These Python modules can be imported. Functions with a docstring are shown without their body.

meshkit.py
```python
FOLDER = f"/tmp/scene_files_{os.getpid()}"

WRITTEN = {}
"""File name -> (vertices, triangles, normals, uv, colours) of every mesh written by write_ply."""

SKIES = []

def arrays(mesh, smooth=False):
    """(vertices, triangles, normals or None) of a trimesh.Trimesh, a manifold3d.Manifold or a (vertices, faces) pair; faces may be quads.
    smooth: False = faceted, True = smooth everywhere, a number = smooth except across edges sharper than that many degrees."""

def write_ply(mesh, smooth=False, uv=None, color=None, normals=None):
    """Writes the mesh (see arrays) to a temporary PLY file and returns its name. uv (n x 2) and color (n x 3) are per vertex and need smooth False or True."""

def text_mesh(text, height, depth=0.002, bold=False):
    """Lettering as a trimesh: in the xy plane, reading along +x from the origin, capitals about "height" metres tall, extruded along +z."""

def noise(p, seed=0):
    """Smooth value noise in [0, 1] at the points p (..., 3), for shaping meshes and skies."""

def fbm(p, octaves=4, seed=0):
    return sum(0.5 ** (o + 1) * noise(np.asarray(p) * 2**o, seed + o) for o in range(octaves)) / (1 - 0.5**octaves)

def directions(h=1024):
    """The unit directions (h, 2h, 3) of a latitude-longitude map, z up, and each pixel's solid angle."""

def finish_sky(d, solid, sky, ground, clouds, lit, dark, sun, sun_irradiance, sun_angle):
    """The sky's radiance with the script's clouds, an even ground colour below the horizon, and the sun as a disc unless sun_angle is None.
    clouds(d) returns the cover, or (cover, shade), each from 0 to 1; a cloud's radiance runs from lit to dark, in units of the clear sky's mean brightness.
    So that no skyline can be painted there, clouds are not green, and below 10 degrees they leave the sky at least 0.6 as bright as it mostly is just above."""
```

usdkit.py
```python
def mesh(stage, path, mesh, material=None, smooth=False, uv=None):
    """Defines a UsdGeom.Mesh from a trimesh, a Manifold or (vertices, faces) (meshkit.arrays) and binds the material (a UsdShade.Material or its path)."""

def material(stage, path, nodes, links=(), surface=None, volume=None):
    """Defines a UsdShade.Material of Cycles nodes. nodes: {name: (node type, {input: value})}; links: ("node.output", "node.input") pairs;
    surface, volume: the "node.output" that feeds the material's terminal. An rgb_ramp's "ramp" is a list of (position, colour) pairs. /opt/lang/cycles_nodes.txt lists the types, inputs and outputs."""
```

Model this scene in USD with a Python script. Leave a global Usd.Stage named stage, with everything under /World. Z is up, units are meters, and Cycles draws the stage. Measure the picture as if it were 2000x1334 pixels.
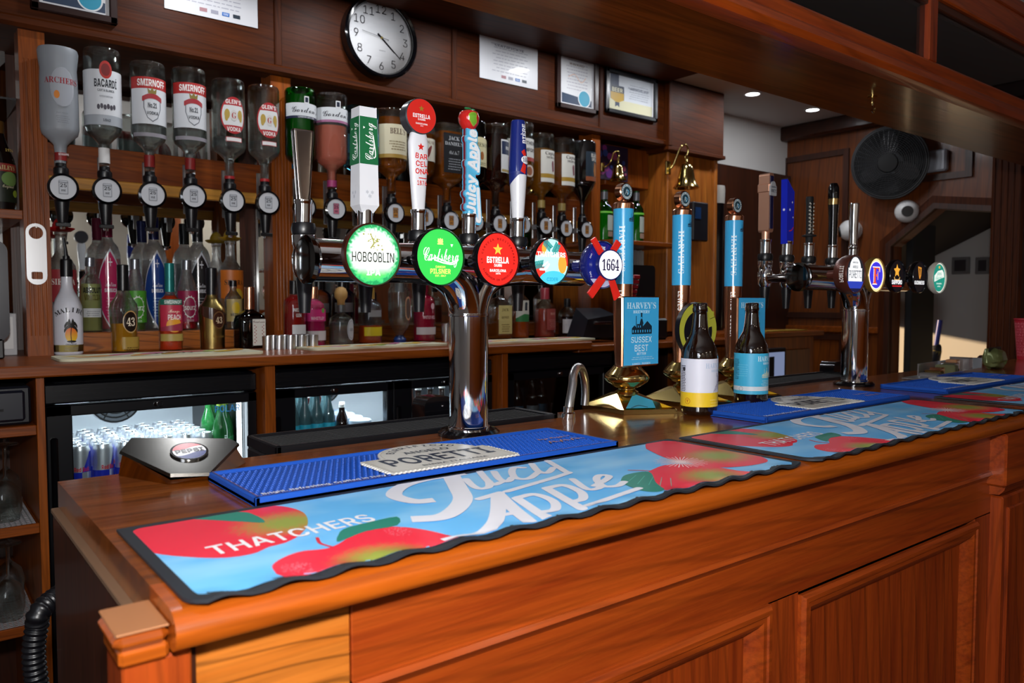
import glob, math, random
import numpy as np, trimesh, shapely, usdkit, meshkit
import manifold3d as m3
from shapely import affinity
from shapely.geometry import Polygon, Point, LineString, box as sbox
from shapely.ops import unary_union
from pxr import Gf, Sdf, Usd, UsdGeom, UsdLux, UsdShade, Vt

stage = Usd.Stage.CreateInMemory()
UsdGeom.SetStageUpAxis(stage, 'Z'); UsdGeom.SetStageMetersPerUnit(stage, 1.0)
UsdGeom.Xform.Define(stage, '/World'); UsdGeom.Scope.Define(stage, '/World/Looks')
PI = math.pi
rnd = random.Random(7)

# ---------------------------------------------------------------- camera
F = 1520.0                                     # focal length in pixels of the 2000 x 1334 frame
EYE = np.array([0.0, 0.0, 1.34])
YAW, PITCH = math.atan2(1930, 1520), math.atan2(77, 1520)
FH = np.array([math.cos(YAW), math.sin(YAW), 0]); RT = np.array([math.sin(YAW), -math.cos(YAW), 0])
FW = math.cos(PITCH)*FH - np.array([0, 0, math.sin(PITCH)]); UP = np.cross(RT, FW)
cam = UsdGeom.Camera.Define(stage, '/World/camera')
cam.AddTransformOp().Set(Gf.Matrix4d(*RT, 0, *UP, 0, *(-FW), 0, *EYE, 1))
cam.CreateHorizontalApertureAttr(23.5); cam.CreateVerticalApertureAttr(23.5*1334/2000)
cam.CreateFocalLengthAttr(F/2000*23.5); cam.CreateFStopAttr(4.5); cam.CreateFocusDistanceAttr(1.45)
cam.CreateClippingRangeAttr((0.05, 100)); cam.CreateExposureAttr(0.0)

# ---------------------------------------------------------------- lights: the camera's flash, ceiling downlights, added room fill, daylight window
def rect_light(name, loc, fwd, w, h, power, color=(1, 1, 1)):
    l = UsdLux.RectLight.Define(stage, '/World/' + name)
    f = np.array(fwd, float); f /= np.linalg.norm(f)
    r = np.cross(f, [0, 0, 1.0]) if abs(f[2]) < .99 else np.array([1.0, 0, 0]); r /= np.linalg.norm(r); u = np.cross(r, f)
    l.AddTransformOp().Set(Gf.Matrix4d(*r, 0, *u, 0, *(-f), 0, *map(float, loc), 1))
    l.CreateWidthAttr(w); l.CreateHeightAttr(h); l.CreateIntensityAttr(power/(w*h)); l.CreateColorAttr(Gf.Vec3f(*color))
    return l
FLASH, LAMP, ROOM, DAY = 6.8, .85, 3.2, 5.0
rect_light('camera_flash', EYE + UP*.16 - FW*.02, FW + np.array([0, 0, .0]), .07, .045, FLASH, (1, .985, .97))
for i in range(7):                              # row of ceiling downlights over the serving aisle
    rect_light(f'downlight_beam_{i+1:03d}', (.77 + .535*i, 2.40, 2.450 if i < 5 else 2.462), (0, 0, -1), .07, .07, LAMP, (.93, .96, 1))
for i, x in enumerate((-1.0, .9, 2.8)):          # unseen fill lights added to brighten the mirrored customers' side
    rect_light(f'room_fill_{i+1:03d}', (x, -2.5, 2.45), (0, -.15, -1), .5, .5, ROOM, (1, .88, .72))
rect_light('window_daylight', (-1.45, -.6, 1.75), (1, .1, -.1), .9, 1.0, DAY, (.9, .95, 1))

# ---------------------------------------------------------------- helpers
def ray(u, v): return FW*F + RT*(u-1000) - UP*(v-667)
def Y(u, v, y): d = ray(u, v); return EYE + d*(y/d[1])
def Zp(u, v, z): d = ray(u, v); return EYE + d*((z-EYE[2])/d[2])
def Xp(u, v, x): d = ray(u, v); return EYE + d*(x/d[0])
def S(h):
    c = np.array([int(h[i:i+2], 16) for i in (0, 2, 4)])/255
    return tuple(np.where(c <= .04045, c/12.92, ((c+.055)/1.055)**2.4))
NAMES = {}
def numbered(parent, name):
    k = (parent, name); n = NAMES[k] = NAMES.get(k, -1) + 1
    return f'{parent}/{name}' + (f'_{n:03d}' if n else '')
class T:                                        # a prim of the scene and the world point its children are measured from
    def __init__(s, prim, org): s.prim, s.org, s.path = prim, np.array(org, float), str(prim.GetPath())
def data(p, label=None, cat=None, group=None, kind=None):
    for k, v in (('label', label), ('category', cat), ('group', group), ('kind', kind)):
        if v: p.SetCustomDataByKey(k, v)
LABELS = {}
def thing(name, label, cat, loc=(0, 0, 0), rz=0, group=None, kind=None):
    x = UsdGeom.Xform.Define(stage, numbered('/World', name)); x.AddTranslateOp().Set(Gf.Vec3d(*map(float, loc)))
    x.AddRotateZOp().Set(float(rz))
    data(x.GetPrim(), label, cat, group, kind)
    return T(x.GetPrim(), (0, 0, 0))
def wthing(name, label, cat, loc, group=None, kind=None):   # as thing(), its meshes given in world coordinates
    t = thing(name, label, cat, loc, 0, group, kind); t.org = np.array(loc, float); return t
def dup(t, loc, rz, label, group=None):
    was = t.prim.GetCustomData()
    r = thing(t.prim.GetName().rstrip('0123456789').rstrip('_'), label, was['category'], loc, rz, group or was.get('group'))
    r.prim.GetReferences().AddInternalReference(t.prim.GetPath()); r.prim.SetInstanceable(True)
    return r
def cat_(ms): return trimesh.util.concatenate([m for m in ms if m is not None])
def obj(name, mesh, mat, parent=None, smooth=35, **kw):
    if isinstance(mesh, list): mesh = cat_(mesh)
    base = parent.path if parent else '/World'
    if parent is not None and np.any(parent.org): mesh = mesh.copy(); mesh.apply_translation(-parent.org)
    m = usdkit.mesh(stage, numbered(base, name), mesh, mat, smooth=smooth)
    data(m.GetPrim(), **kw)
    return T(m.GetPrim(), parent.org if parent else (0, 0, 0))

# shapes
def box(x0, x1, y0, y1, z0, z1, b=0):
    if b:
        b = min(b, (x1-x0)*.45, (y1-y0)*.45, (z1-z0)*.45)
        P = []
        for i in (0, 1, 2):
            lo, hi = np.array([x0, y0, z0])+b, np.array([x1, y1, z1])-b
            lo[i] -= b; hi[i] += b
            P += [[(lo, hi)[a][0], (lo, hi)[c][1], (lo, hi)[d][2]] for a in (0, 1) for c in (0, 1) for d in (0, 1)]
        return trimesh.convex.convex_hull(np.array(P, float))
    m = trimesh.creation.box((x1-x0, y1-y0, z1-z0)); m.apply_translation(((x0+x1)/2, (y0+y1)/2, (z0+z1)/2)); return m
def lathe(prof, n=32, loc=(0, 0, 0), squash=1):
    p = np.array(prof, float); k = len(p); a = np.arange(n)*2*PI/n
    v = np.stack([p[:, 0][:, None]*np.cos(a), p[:, 0][:, None]*np.sin(a)*squash, np.repeat(p[:, 1][:, None], n, 1)], -1).reshape(-1, 3)
    f = []
    for i in range(k-1):
        if abs(p[i, 0]) < 1e-9 and abs(p[i+1, 0]) < 1e-9: continue
        a0 = i*n + np.arange(n); a1 = i*n + (np.arange(n)+1) % n; b0 = a0+n; b1 = a1+n
        if p[i, 0] > 1e-9: f.append(np.stack([a0, a1, b1], 1))
        if p[i+1, 0] > 1e-9: f.append(np.stack([a0, b1, b0], 1))
    m = trimesh.Trimesh(v, np.vstack(f), process=False); m.merge_vertices(digits_vertex=7)
    if m.volume < 0: m.invert()
    m.apply_translation(loc); return m
def turn(m, axis, deg, loc=(0, 0, 0)):
    m = m.copy(); m.apply_transform(trimesh.transformations.rotation_matrix(math.radians(deg), axis)); m.apply_translation(loc); return m
def cyl(p, q, r, n=20, r2=None, cap=True):
    p, q = np.array(p, float), np.array(q, float); L = np.linalg.norm(q-p)
    m = lathe([(0, 0), (r, 0), (r if r2 is None else r2, L), (0, L)], n)
    m.apply_transform(trimesh.geometry.align_vectors([0, 0, 1], (q-p)/L)); m.apply_translation(p); return m
def disc_y(c, r, t, n=40, b=0):                  # a disc whose axis runs along y, its face at c towards -y
    m = lathe([(0, 0), (r-b, 0), (r, b), (r, t), (0, t)] if b else [(0, 0), (r, 0), (r, t), (0, t)], n)
    return turn(m, (1, 0, 0), -90, c)
def ball(c, r, sc=(1, 1, 1), k=2):
    m = trimesh.creation.icosphere(k, r); m.vertices *= sc; m.apply_translation(c); return m
def smoothline(p, n=6):
    p = np.array(p, float); q = np.vstack([2*p[0]-p[1], p, 2*p[-1]-p[-2]]); out = []
    for i in range(len(p)-1):
        a, b, c, d = q[i:i+4]
        for t in np.linspace(0, 1, n, endpoint=False):
            out.append(.5*(2*b + (c-a)*t + (2*a-5*b+4*c-d)*t*t + (3*b-a-3*c+d)*t**3))
    return np.array(out + [p[-1]])
def tube(pts, r, n=12, smooth=0):
    p = smoothline(pts, smooth) if smooth else np.array(pts, float)
    if np.ndim(r) and len(r) != len(p): r = np.interp(np.linspace(0, 1, len(p)), np.linspace(0, 1, len(r)), r)
    t = np.gradient(p, axis=0); t /= np.linalg.norm(t, axis=1, keepdims=True)
    a = np.cross(t[0], [0, 0, 1.0]); a = a if np.linalg.norm(a) > .1 else np.cross(t[0], [1.0, 0, 0])
    A = []
    for i in range(len(p)):
        a = a - t[i]*(a@t[i]); a /= np.linalg.norm(a); A.append(a.copy())
    A = np.array(A); B = np.cross(t, A); g = np.arange(n)*2*PI/n
    rr = np.broadcast_to(r, (len(p),))[:, None, None]
    v = (p[:, None] + rr*(np.cos(g)[None, :, None]*A[:, None] + np.sin(g)[None, :, None]*B[:, None])).reshape(-1, 3)
    i, j = np.meshgrid(np.arange(len(p)-1), np.arange(n), indexing='ij')
    q = np.stack([i*n+j, i*n+(j+1) % n, (i+1)*n+(j+1) % n, (i+1)*n+j], -1).reshape(-1, 4)
    f = np.vstack([q[:, :3], q[:, [0, 2, 3]]])
    k = len(v); v = np.vstack([v, p[0], p[-1]]); e = (len(p)-1)*n; J = np.arange(n)
    f = np.vstack([f, np.stack([np.full(n, k), (J+1) % n, J], 1), np.stack([np.full(n, k+1), e+J, e+(J+1) % n], 1)])
    m = trimesh.Trimesh(v, f, process=False)
    if m.volume < 0: m.invert()
    return m
def prism(poly, t, M=None):                      # a shapely polygon, extruded t along +z of its frame; M = 4x4
    ms = [trimesh.creation.extrude_polygon(g, t, engine='earcut') for g in getattr(poly, 'geoms', [poly]) if g.area > 1e-10]
    m = cat_(ms)
    if M is not None: m.apply_transform(M)
    return m
def frame(o, u, v):                              # a 4x4 whose x, y run along u, v and z along u x v
    u, v = np.array(u, float), np.array(v, float); M = np.eye(4); M[:3, 0], M[:3, 1], M[:3, 2], M[:3, 3] = u, v, np.cross(u, v), o; return M
def front(o): return frame(o, (1, 0, 0), (0, 0, 1))   # faces the customers: x right, y up, out towards -y
def flat(o): return frame(o, (1, 0, 0), (0, 1, 0))
def along_x(prof, x0, x1): return prism(Polygon(prof), x1-x0, np.array([[0, 0, 1, x0], [1, 0, 0, 0], [0, 1, 0, 0], [0, 0, 0, 1.0]]))   # profile in (y, z)

# lettering
FONT = {k: glob.glob('/opt/blender-*/*/datafiles/fonts/' + n)[0] for k, n in (('i', 'Inter.woff2'), ('m', 'NotoSansMath-Regular.woff2'), ('s', 'NotoSansMath-Regular.woff2'), ('c', 'NotoSansMath-Regular.woff2'))}
def _map(ch, st):
    o = ord(ch); bases = {'s': (0x1D400, 0x1D41A, 0x1D7CE), 'c': (0x1D4D0, 0x1D4EA, 0x1D7CE)}.get(st)
    if not bases: return ch
    if 'A' <= ch <= 'Z': return chr(bases[0]+o-65)
    if 'a' <= ch <= 'z': return chr(bases[1]+o-97)
    if '0' <= ch <= '9': return chr(bases[2]+o-48)
    return ch
TXT = {}
def text(s, h=1.0, w=None, st='i', wt=700, at=(0, 0), rot=0, px=72):   # lettering as polygons, capitals h tall, centred on at, w wide if given
    from PIL import Image, ImageDraw, ImageFont
    k = (s, st, wt, px)
    if k not in TXT:
        f = ImageFont.truetype(FONT[st], px)
        if st == 'i': f.set_variation_by_axes([14, wt])
        q = ''.join(_map(c, st) for c in s)
        b = f.getbbox(q, anchor='ls'); im = Image.new('L', (b[2]-b[0]+8, b[3]-b[1]+8))
        ImageDraw.Draw(im).text((4-b[0], 4-b[1]), q, 255, f, anchor='ls')
        on = np.pad(np.asarray(im) > 127, ((0, 0), (1, 1))).astype(np.int8); dd = np.diff(on, axis=1)
        r, a = np.nonzero(dd == 1); e = np.nonzero(dd == -1)[1]
        g = shapely.union_all(shapely.box(a, -r-1, e, -r)).buffer(.7).buffer(-.7).simplify(.75)
        cap = px*.727 if st == 'i' else px*.714
        x0, y0, x1, y1 = g.bounds
        TXT[k] = affinity.translate(affinity.affine_transform(g, [1/cap, 0, 0, 1/cap, -(x0+x1)/2/cap, 0]), 0, (4-b[1])/cap - .5)
    g = TXT[k]; x0, _, x1, _ = g.bounds
    sx = h if w is None else w/(x1-x0)
    g = affinity.scale(g, sx, h, origin=(0, 0))
    if rot: g = affinity.rotate(g, rot, origin=(0, 0))
    return affinity.translate(g, *at)
def arc_text(s, h, R, a0, a1, st='i', wt=700, c=(0, 0), inside=False):   # letters set round a circle from angle a0 to a1 (degrees, clockwise from the top)
    out = []; n = max(len(s)-1, 1)
    for i, ch in enumerate(s):
        if ch == ' ': continue
        a = math.radians(a0 + (a1-a0)*i/n)
        out.append(text(ch, h, st=st, wt=wt, px=40, at=(c[0]+R*math.sin(a), c[1]+R*math.cos(a)), rot=-math.degrees(a) + (180 if inside else 0)))
    return unary_union(out)
def stroke(pts, w, smooth=6, cap=1): return LineString(smoothline(pts, smooth) if smooth else pts).buffer(w/2, cap_style=cap, join_style=1, quad_segs=5)
def ell(x, y, a, b=None, n=10): return affinity.scale(Point(x, y).buffer(1, quad_segs=n), a, b or a)
def rrect(x0, y0, x1, y1, r=0): return sbox(x0+r, y0+r, x1-r, y1-r).buffer(r, quad_segs=5) if r else sbox(x0, y0, x1, y1)
def star(x, y, r, k=.42, n=5): return Polygon([(x+(r if i % 2 == 0 else r*k)*math.sin(i*PI/n), y+(r if i % 2 == 0 else r*k)*math.cos(i*PI/n)) for i in range(2*n)])
def fake_lines(x0, x1, y0, y1, n, h=.35, seed=1):   # rows of small print too fine to read
    r = random.Random(seed); d = (y1-y0)/n; out = []
    for i in range(n):
        x = x0 + r.random()*(x1-x0)*.15
        while x < x1 - (x1-x0)*.08:
            e = min(x + (x1-x0)*(.04+.1*r.random()), x1); out.append(sbox(x, y0+i*d, e, y0+i*d+d*h)); x = e + (x1-x0)*.025
    return unary_union(out)
class Ink:                                       # flat print: coloured polygons, laid over one another in 0.12 mm steps
    def __init__(s): s.L = []
    def add(s, g, c, fine=None): s.L.append((g, c, fine)); return s
    def t(s, txt, h, c, **k): return s.add(text(txt, h, **k), c)
    def build(s, parent, M=None, fn=None, mat=None, name='print', edge=None, eps=.00012, lift=.0002, smooth=True, **kw):
        V, Fc, C, n = [], [], [], 0
        for i, (g, c, fine) in enumerate(s.L):
            for p in getattr(g, 'geoms', [g]):
                if p.geom_type != 'Polygon' or p.area < 1e-9: continue
                v, f = trimesh.creation.triangulate_polygon(p, engine='earcut')
                e = fine or edge
                if e and len(f):
                    v3, f = trimesh.remesh.subdivide_to_size(np.c_[v, np.zeros(len(v))], f, e, max_iter=14); v = v3[:, :2]
                col = np.array([c(x, y) for x, y in v]) if callable(c) else np.tile(S(c) if isinstance(c, str) else c, (len(v), 1))
                off = lift + eps*i
                w = np.array([fn(x, y, off) for x, y in v]) if fn else np.c_[v, np.full(len(v), off)]
                V.append(w); Fc.append(f+n); C.append(col); n += len(v)
        V, Fc, C = np.vstack(V), np.vstack(Fc), np.vstack(C)
        if M is not None: V = V@M[:3, :3].T + M[:3, 3]
        m = trimesh.Trimesh(V, Fc, process=False)
        if parent is not None: m.apply_translation(-parent.org)
        g = usdkit.mesh(stage, numbered(parent.path, name), m, mat or M_PRINT, smooth=smooth if fn else False)
        assert len(C) == len(g.GetPointsAttr().Get()), (name, parent.path)
        UsdGeom.PrimvarsAPI(g).CreatePrimvar('Cd', Sdf.ValueTypeNames.Color3fArray, 'vertex').Set(Vt.Vec3fArray.FromNumpy(C.astype(np.float32)))
        data(g.GetPrim(), **kw)
        return g
def wrap(rf, c=(0, 0, 0), turn_=0, squash=1):    # print coordinates (x round the bottle, y up) to the surface of a lathe of radius rf(z); faces -y
    def fn(x, y, off):
        r = rf(y) if callable(rf) else rf
        a = x/max(rf(y) if callable(rf) else rf, .004)*1.0 + turn_
        r = r + off
        return (c[0] + r*math.sin(a), c[1] - r*math.cos(a)*squash, c[2] + y)
    return fn

# ---------------------------------------------------------------- materials
LOOK = {}
def mat(name, col=None, rough=.5, metal=0, **kw):
    if name in LOOK: return LOOK[name]
    c = S(col) if isinstance(col, str) else col
    LOOK[name] = usdkit.material(stage, '/World/Looks/' + name, {'p': ('principled_bsdf', dict(base_color=c, roughness=rough, metallic=metal, **kw))}, surface='p.BSDF')
    return LOOK[name]
def wood(name, dark, light, axis='x', sc=14., rough=.3, coat=.3, line=.28, gap=3.2, wob=4.5, bump=.15, spec=.5):   # fine streaks, thin dark growth lines, pores
    a, b = (S(dark), S(light)); s = {'x': (.07, 1, 1), 'y': (1, .07, 1), 'z': (1, 1, .07)}[axis]
    LOOK[name] = usdkit.material(stage, '/World/Looks/' + name, {
        'g': ('geometry', {}), 'm': ('mapping', dict(scale=tuple(sc*1.6*q for q in s))),
        'n': ('noise_texture', dict(scale=1., detail=8, roughness=.66, distortion=.4)),
        'm2': ('mapping', dict(scale=tuple(sc*.3*q*(1.6 if q < 1 else 1) for q in s))),
        'w': ('wave_texture', dict(scale=gap, distortion=wob, detail=3, detail_scale=.45, detail_roughness=.55, bands_direction='diagonal', wave_type='bands')),
        'm3': ('mapping', dict(scale=tuple(sc*11*q*(.4 if q < 1 else 1) for q in s))), 'n3': ('noise_texture', dict(scale=1., detail=2)),
        'r': ('rgb_ramp', dict(ramp=[(.25, a), (.75, b)])),
        'lr': ('map_range', dict(from_min=.0, from_max=.10, to_min=1-line, to_max=1., clamp=True)),
        'pr': ('map_range', dict(from_min=.3, from_max=.6, to_min=.72, to_max=1., clamp=True)), 'pc': ('mix', dict(mix_type='multiply', fac=1.)), 'lc': ('mix', dict(mix_type='multiply', fac=1.)),
        'b': ('bump', dict(strength=bump, distance=.002)),
        'p': ('principled_bsdf', dict(roughness=rough, coat_weight=coat, coat_roughness=.12, specular_ior_level=spec))},
        [('g.position', 'm.vector'), ('m.vector', 'n.vector'), ('g.position', 'm2.vector'), ('m2.vector', 'w.vector'), ('g.position', 'm3.vector'), ('m3.vector', 'n3.vector'),
         ('n.fac', 'r.fac'), ('w.fac', 'lr.value'), ('n3.fac', 'pr.value'), ('r.color', 'pc.color1'), ('pr.result', 'pc.color2'), ('pc.color', 'lc.color1'), ('lr.result', 'lc.color2'), ('lc.color', 'p.base_color'),
         ('n3.fac', 'b.height'), ('b.normal', 'p.normal')], surface='p.BSDF')
    return LOOK[name]
def pane(name, tint=(1, 1, 1), ior=1.45, rough=0., base=0.):     # thin clear glass: lets light through, mirrors more at a slant
    if name in LOOK: return LOOK[name]
    LOOK[name] = usdkit.material(stage, '/World/Looks/' + name, {
        't': ('transparent_bsdf', dict(color=tint)), 'g': ('glossy_bsdf', dict(color=(1, 1, 1), roughness=rough)), 'f': ('fresnel', dict(IOR=ior)), 'x': ('mix_closure', {})},
        [('f.fac', 'x.fac'), ('t.BSDF', 'x.closure1'), ('g.BSDF', 'x.closure2')], surface='x.closure')
    return LOOK[name]
def liquid(name, col, dens=.25, ior=1.35):        # tinted drink: mostly see-through, partly cloudy
    if name in LOOK: return LOOK[name]
    c = S(col)
    LOOK[name] = usdkit.material(stage, '/World/Looks/' + name, {
        't': ('refraction_bsdf', dict(color=tuple(q**.5 for q in c), IOR=ior, roughness=.0)), 'd': ('diffuse_bsdf', dict(color=c)), 'x': ('mix_closure', dict(fac=dens)),
        'tr': ('transparent_bsdf', dict(color=tuple(q**.5 for q in c))), 'y': ('mix_closure', dict(fac=.5)),
        'g': ('glossy_bsdf', dict(roughness=.02)), 'f': ('fresnel', dict(IOR=1.3)), 'z': ('mix_closure', {})},
        [('t.BSDF', 'y.closure1'), ('tr.BSDF', 'y.closure2'), ('y.closure', 'x.closure1'), ('d.BSDF', 'x.closure2'), ('f.fac', 'z.fac'), ('x.closure', 'z.closure1'), ('g.BSDF', 'z.closure2')], surface='z.closure')
    return LOOK[name]
def inkmat(name, emit=0., rough=.4, coat=0.):
    n = {'a': ('attribute', dict(attribute='Cd')), 'p': ('principled_bsdf', dict(roughness=rough, coat_weight=coat, emission_strength=emit))}
    l = [('a.color', 'p.base_color')] + ([('a.color', 'p.emission_color')] if emit else [])
    return usdkit.material(stage, '/World/Looks/' + name, n, l, surface='p.BSDF')
def glow(name, col, strength):
    if name not in LOOK: LOOK[name] = usdkit.material(stage, '/World/Looks/' + name, {'e': ('emission', dict(color=S(col), strength=strength))}, surface='e.emission')
    return LOOK[name]
M_PRINT = inkmat('printed_paper', 0, .45); M_GLOSSPRINT = inkmat('printed_gloss', 0, .18, .5)
M_LIT = inkmat('backlit_print', .5, .15, .3); M_LITFAR = inkmat('backlit_print_far', 1.0, .15, .3); M_LITDIM = inkmat('backlit_print_dim', .35, .15, .3); M_FOIL = inkmat('printed_foil', 0, .25)
CHROME = mat('chrome', (.82, .83, .85), .06, 1); STEEL = mat('brushed_steel', (.62, .63, .65), .28, 1); BRASS = mat('brass', (.62, .46, .17), .14, 1)
SATINCU = mat('satin_copper', (.80, .44, .30), .42, .85); COPPER = mat('copper', (.78, .38, .22), .2, 1); BLACK = mat('black_plastic', '0d0d11', .35); GLOSSBLACK = mat('gloss_black', '08080b', .12, 0, coat_weight=.4); MATTBLACK = mat('matt_black', '0b0b0d', .7)
WHITE = mat('white_plastic', 'e6e6e6', .3); GLASS = pane('clear_glass', (.955, .97, .965), 1.5); NAVY = mat('navy_plastic', '11133a', .4)
W_TOPX = wood('oak_counter', '5e2806', 'a05414', 'x', 11, .22, .8); W_NOSE = wood('oak_nosing', '8c3a08', 'b4580f', 'x', 14, .32, .35, .2)
W_RED = wood('oak_front', '7e2806', 'aa4a10', 'x', 15, .38, .2, .20); W_REDV = wood('oak_front_upright', '7a2606', 'a84610', 'z', 15, .38, .2, .3)
W_PALE = wood('oak_veneer_pale', 'a2500e', 'c4742a', 'x', 16, .38, .1, .5, 4.5, 16.); W_BACK = wood('oak_back', '642805', '9c4e0e', 'x', 15, .4, .1, .25, spec=.3); W_BACKV = wood('oak_back_upright', '6a2b05', 'a4540f', 'z', 15, .4, .1, .25, spec=.3)
W_HEAD = wood('oak_header', '371503', '572606', 'x', 15, .5, 0, .3, spec=.15); W_HEADV = wood('oak_header_upright', '371503', '572606', 'z', 15, .5, 0, .3, spec=.15)
W_DARK = wood('oak_dark', '2a1006', '4a200a', 'x', 15, .4, .15, .3); W_DARKV = wood('oak_dark_upright', '2a1006', '4a200a', 'z', 15, .4, .15, .3); W_RAIL = wood('pine_rail', 'b0701c', 'd29a3c', 'x', 10, .45, .1, .15)
W_LITBAY = wood('oak_lit_bay', '8a4410', 'c0742a', 'z', 13, .36, .15, .25); W_Y = wood('oak_crosswise', '6a3008', 'b06020', 'y', 12, .25, .6); W_PANEL = wood('teak_panel', '5c2804', '80400a', 'z', 11, .38, .15, .3)  # right bay and wide pillar oak: lamplight put into a lighter wood colour
PLASTER = mat('plaster', 'b9b7b4', .8); DRYWALL = mat('white_wall', 'd6d4d2', .75)

# ================================================================ the room
def struct(name, mesh, m, label, **kw): return obj(name, mesh, m, None, label=label, kind='structure', **kw)
CARPET = mat('carpet', '3a1a16', .95); LINO = mat('lino', '2a2624', .6)
fl = struct('floor', box(-1.6, 4.7, -3.1, 3.2, -.05, 0), CARPET, 'dark red carpeted floor of the bar room')
struct('ceiling', box(-1.6, 4.7, -3.1, 3.2, 2.47, 2.55), DRYWALL, 'flat white plaster ceiling over the serving aisle')
struct('wall_back', box(-1.6, 4.7, 3.06, 3.2, 0, 2.55), W_DARKV, 'dark wood wall behind the back bar')
wl = struct('wall_left', prism(sbox(-3.1, 0, 3.2, 2.55), .1, np.array([[0, 0, 1, -1.6], [1, 0, 0, 0], [0, 1, 0, 0], [0, 0, 0, 1.]])), PLASTER, 'cream plaster wall at the customers\' end')
wf = struct('wall_front', box(-1.6, 4.7, -3.1, -3.0, 0, 2.55), PLASTER, 'cream plaster wall behind the viewer, mirrored in the back bar')
obj('wainscot', box(-1.5, 4.6, -3.0, -2.97, 0, 1.25), W_BACKV, wf)
for x in (.2, 2.3): obj('timber_post', box(x, x+.16, -3.0, -2.93, 1.25, 2.47), W_BACKV, wf)
wn = wthing('window_1', 'window with glazing bars in the left wall, seen only in mirrors', 'window', (-1.5, -.6, 1.75), kind='structure')
obj('window_frame', [box(-1.5, -1.47, -1.1+.49*i, -1.06+.49*i, 1.2, 2.3) for i in range(3)] + [box(-1.5, -1.47, -1.1, -.08, z, z+.04) for z in (1.2, 1.55, 1.9, 2.27)], WHITE, wn)
obj('pane', box(-1.499, -1.495, -1.08, -.1, 1.22, 2.29), glow('window_daylight_glass', 'dfe8ff', 2.2), wn)

# end wall, with the opening under the stairs
d0, d1, d2, d3 = Xp(1735, 482, 4.6), Xp(1832, 408, 4.6), Xp(1948, 414, 4.6), Xp(1920, 720, 4.6)
yj = 2.22                                         # the far jamb of the opening
hole = Polygon([(d3[1]+.0, 0), (d2[1], d2[2]), (d1[1], d1[2]), (yj, Xp(1735, 482, 4.6)[2]), (yj, 0)])
YZ = lambda x: np.array([[0, 0, 1, x], [1, 0, 0, 0], [0, 1, 0, 0], [0, 0, 0, 1.]])
we = struct('wall_end', prism(sbox(-3.1, 0, 3.2, 2.55).difference(hole), .1, YZ(4.6)), W_PANEL, 'teak panelled end wall beyond the taps with an opening under the stairs')
casing = hole.buffer(.07, join_style=2).difference(hole).intersection(sbox(0, 0, 4, 2.4))
obj('casing', prism(casing, .03, YZ(4.572)), W_HEADV, we); obj('casing', prism(hole.buffer(.03, join_style=2).difference(hole).intersection(sbox(0, 0, 4, 2.4)), .015, YZ(4.56)), W_DARKV, we)
obj('fluted_post', [box(4.5, 4.6, d3[1]-.20, d3[1]-.05, 0, 2.3, .008)] + [cyl((4.5, d3[1]-.185+.03*i, .1), (4.5, d3[1]-.185+.03*i, 2.2), .005, 8) for i in range(5)], W_HEADV, we)
def wall_frame(y0, y1, z0, z1, x=4.6, w=.035, m=W_DARKV, name='panel_frame'):
    o = sbox(y0, z0, y1, z1); i = sbox(y0+w, z0+w, y1-w, z1-w)
    obj(name, prism(o.difference(i), .018, YZ(x-.018)), m, we)
wall_frame(2.50, 2.96, 1.24, 2.28); wall_frame(2.50, 2.96, .2, 1.14); wall_frame(1.80, 2.32, 2.02, 2.32); wall_frame(-2, 1.2, 1.2, 2.3)
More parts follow.
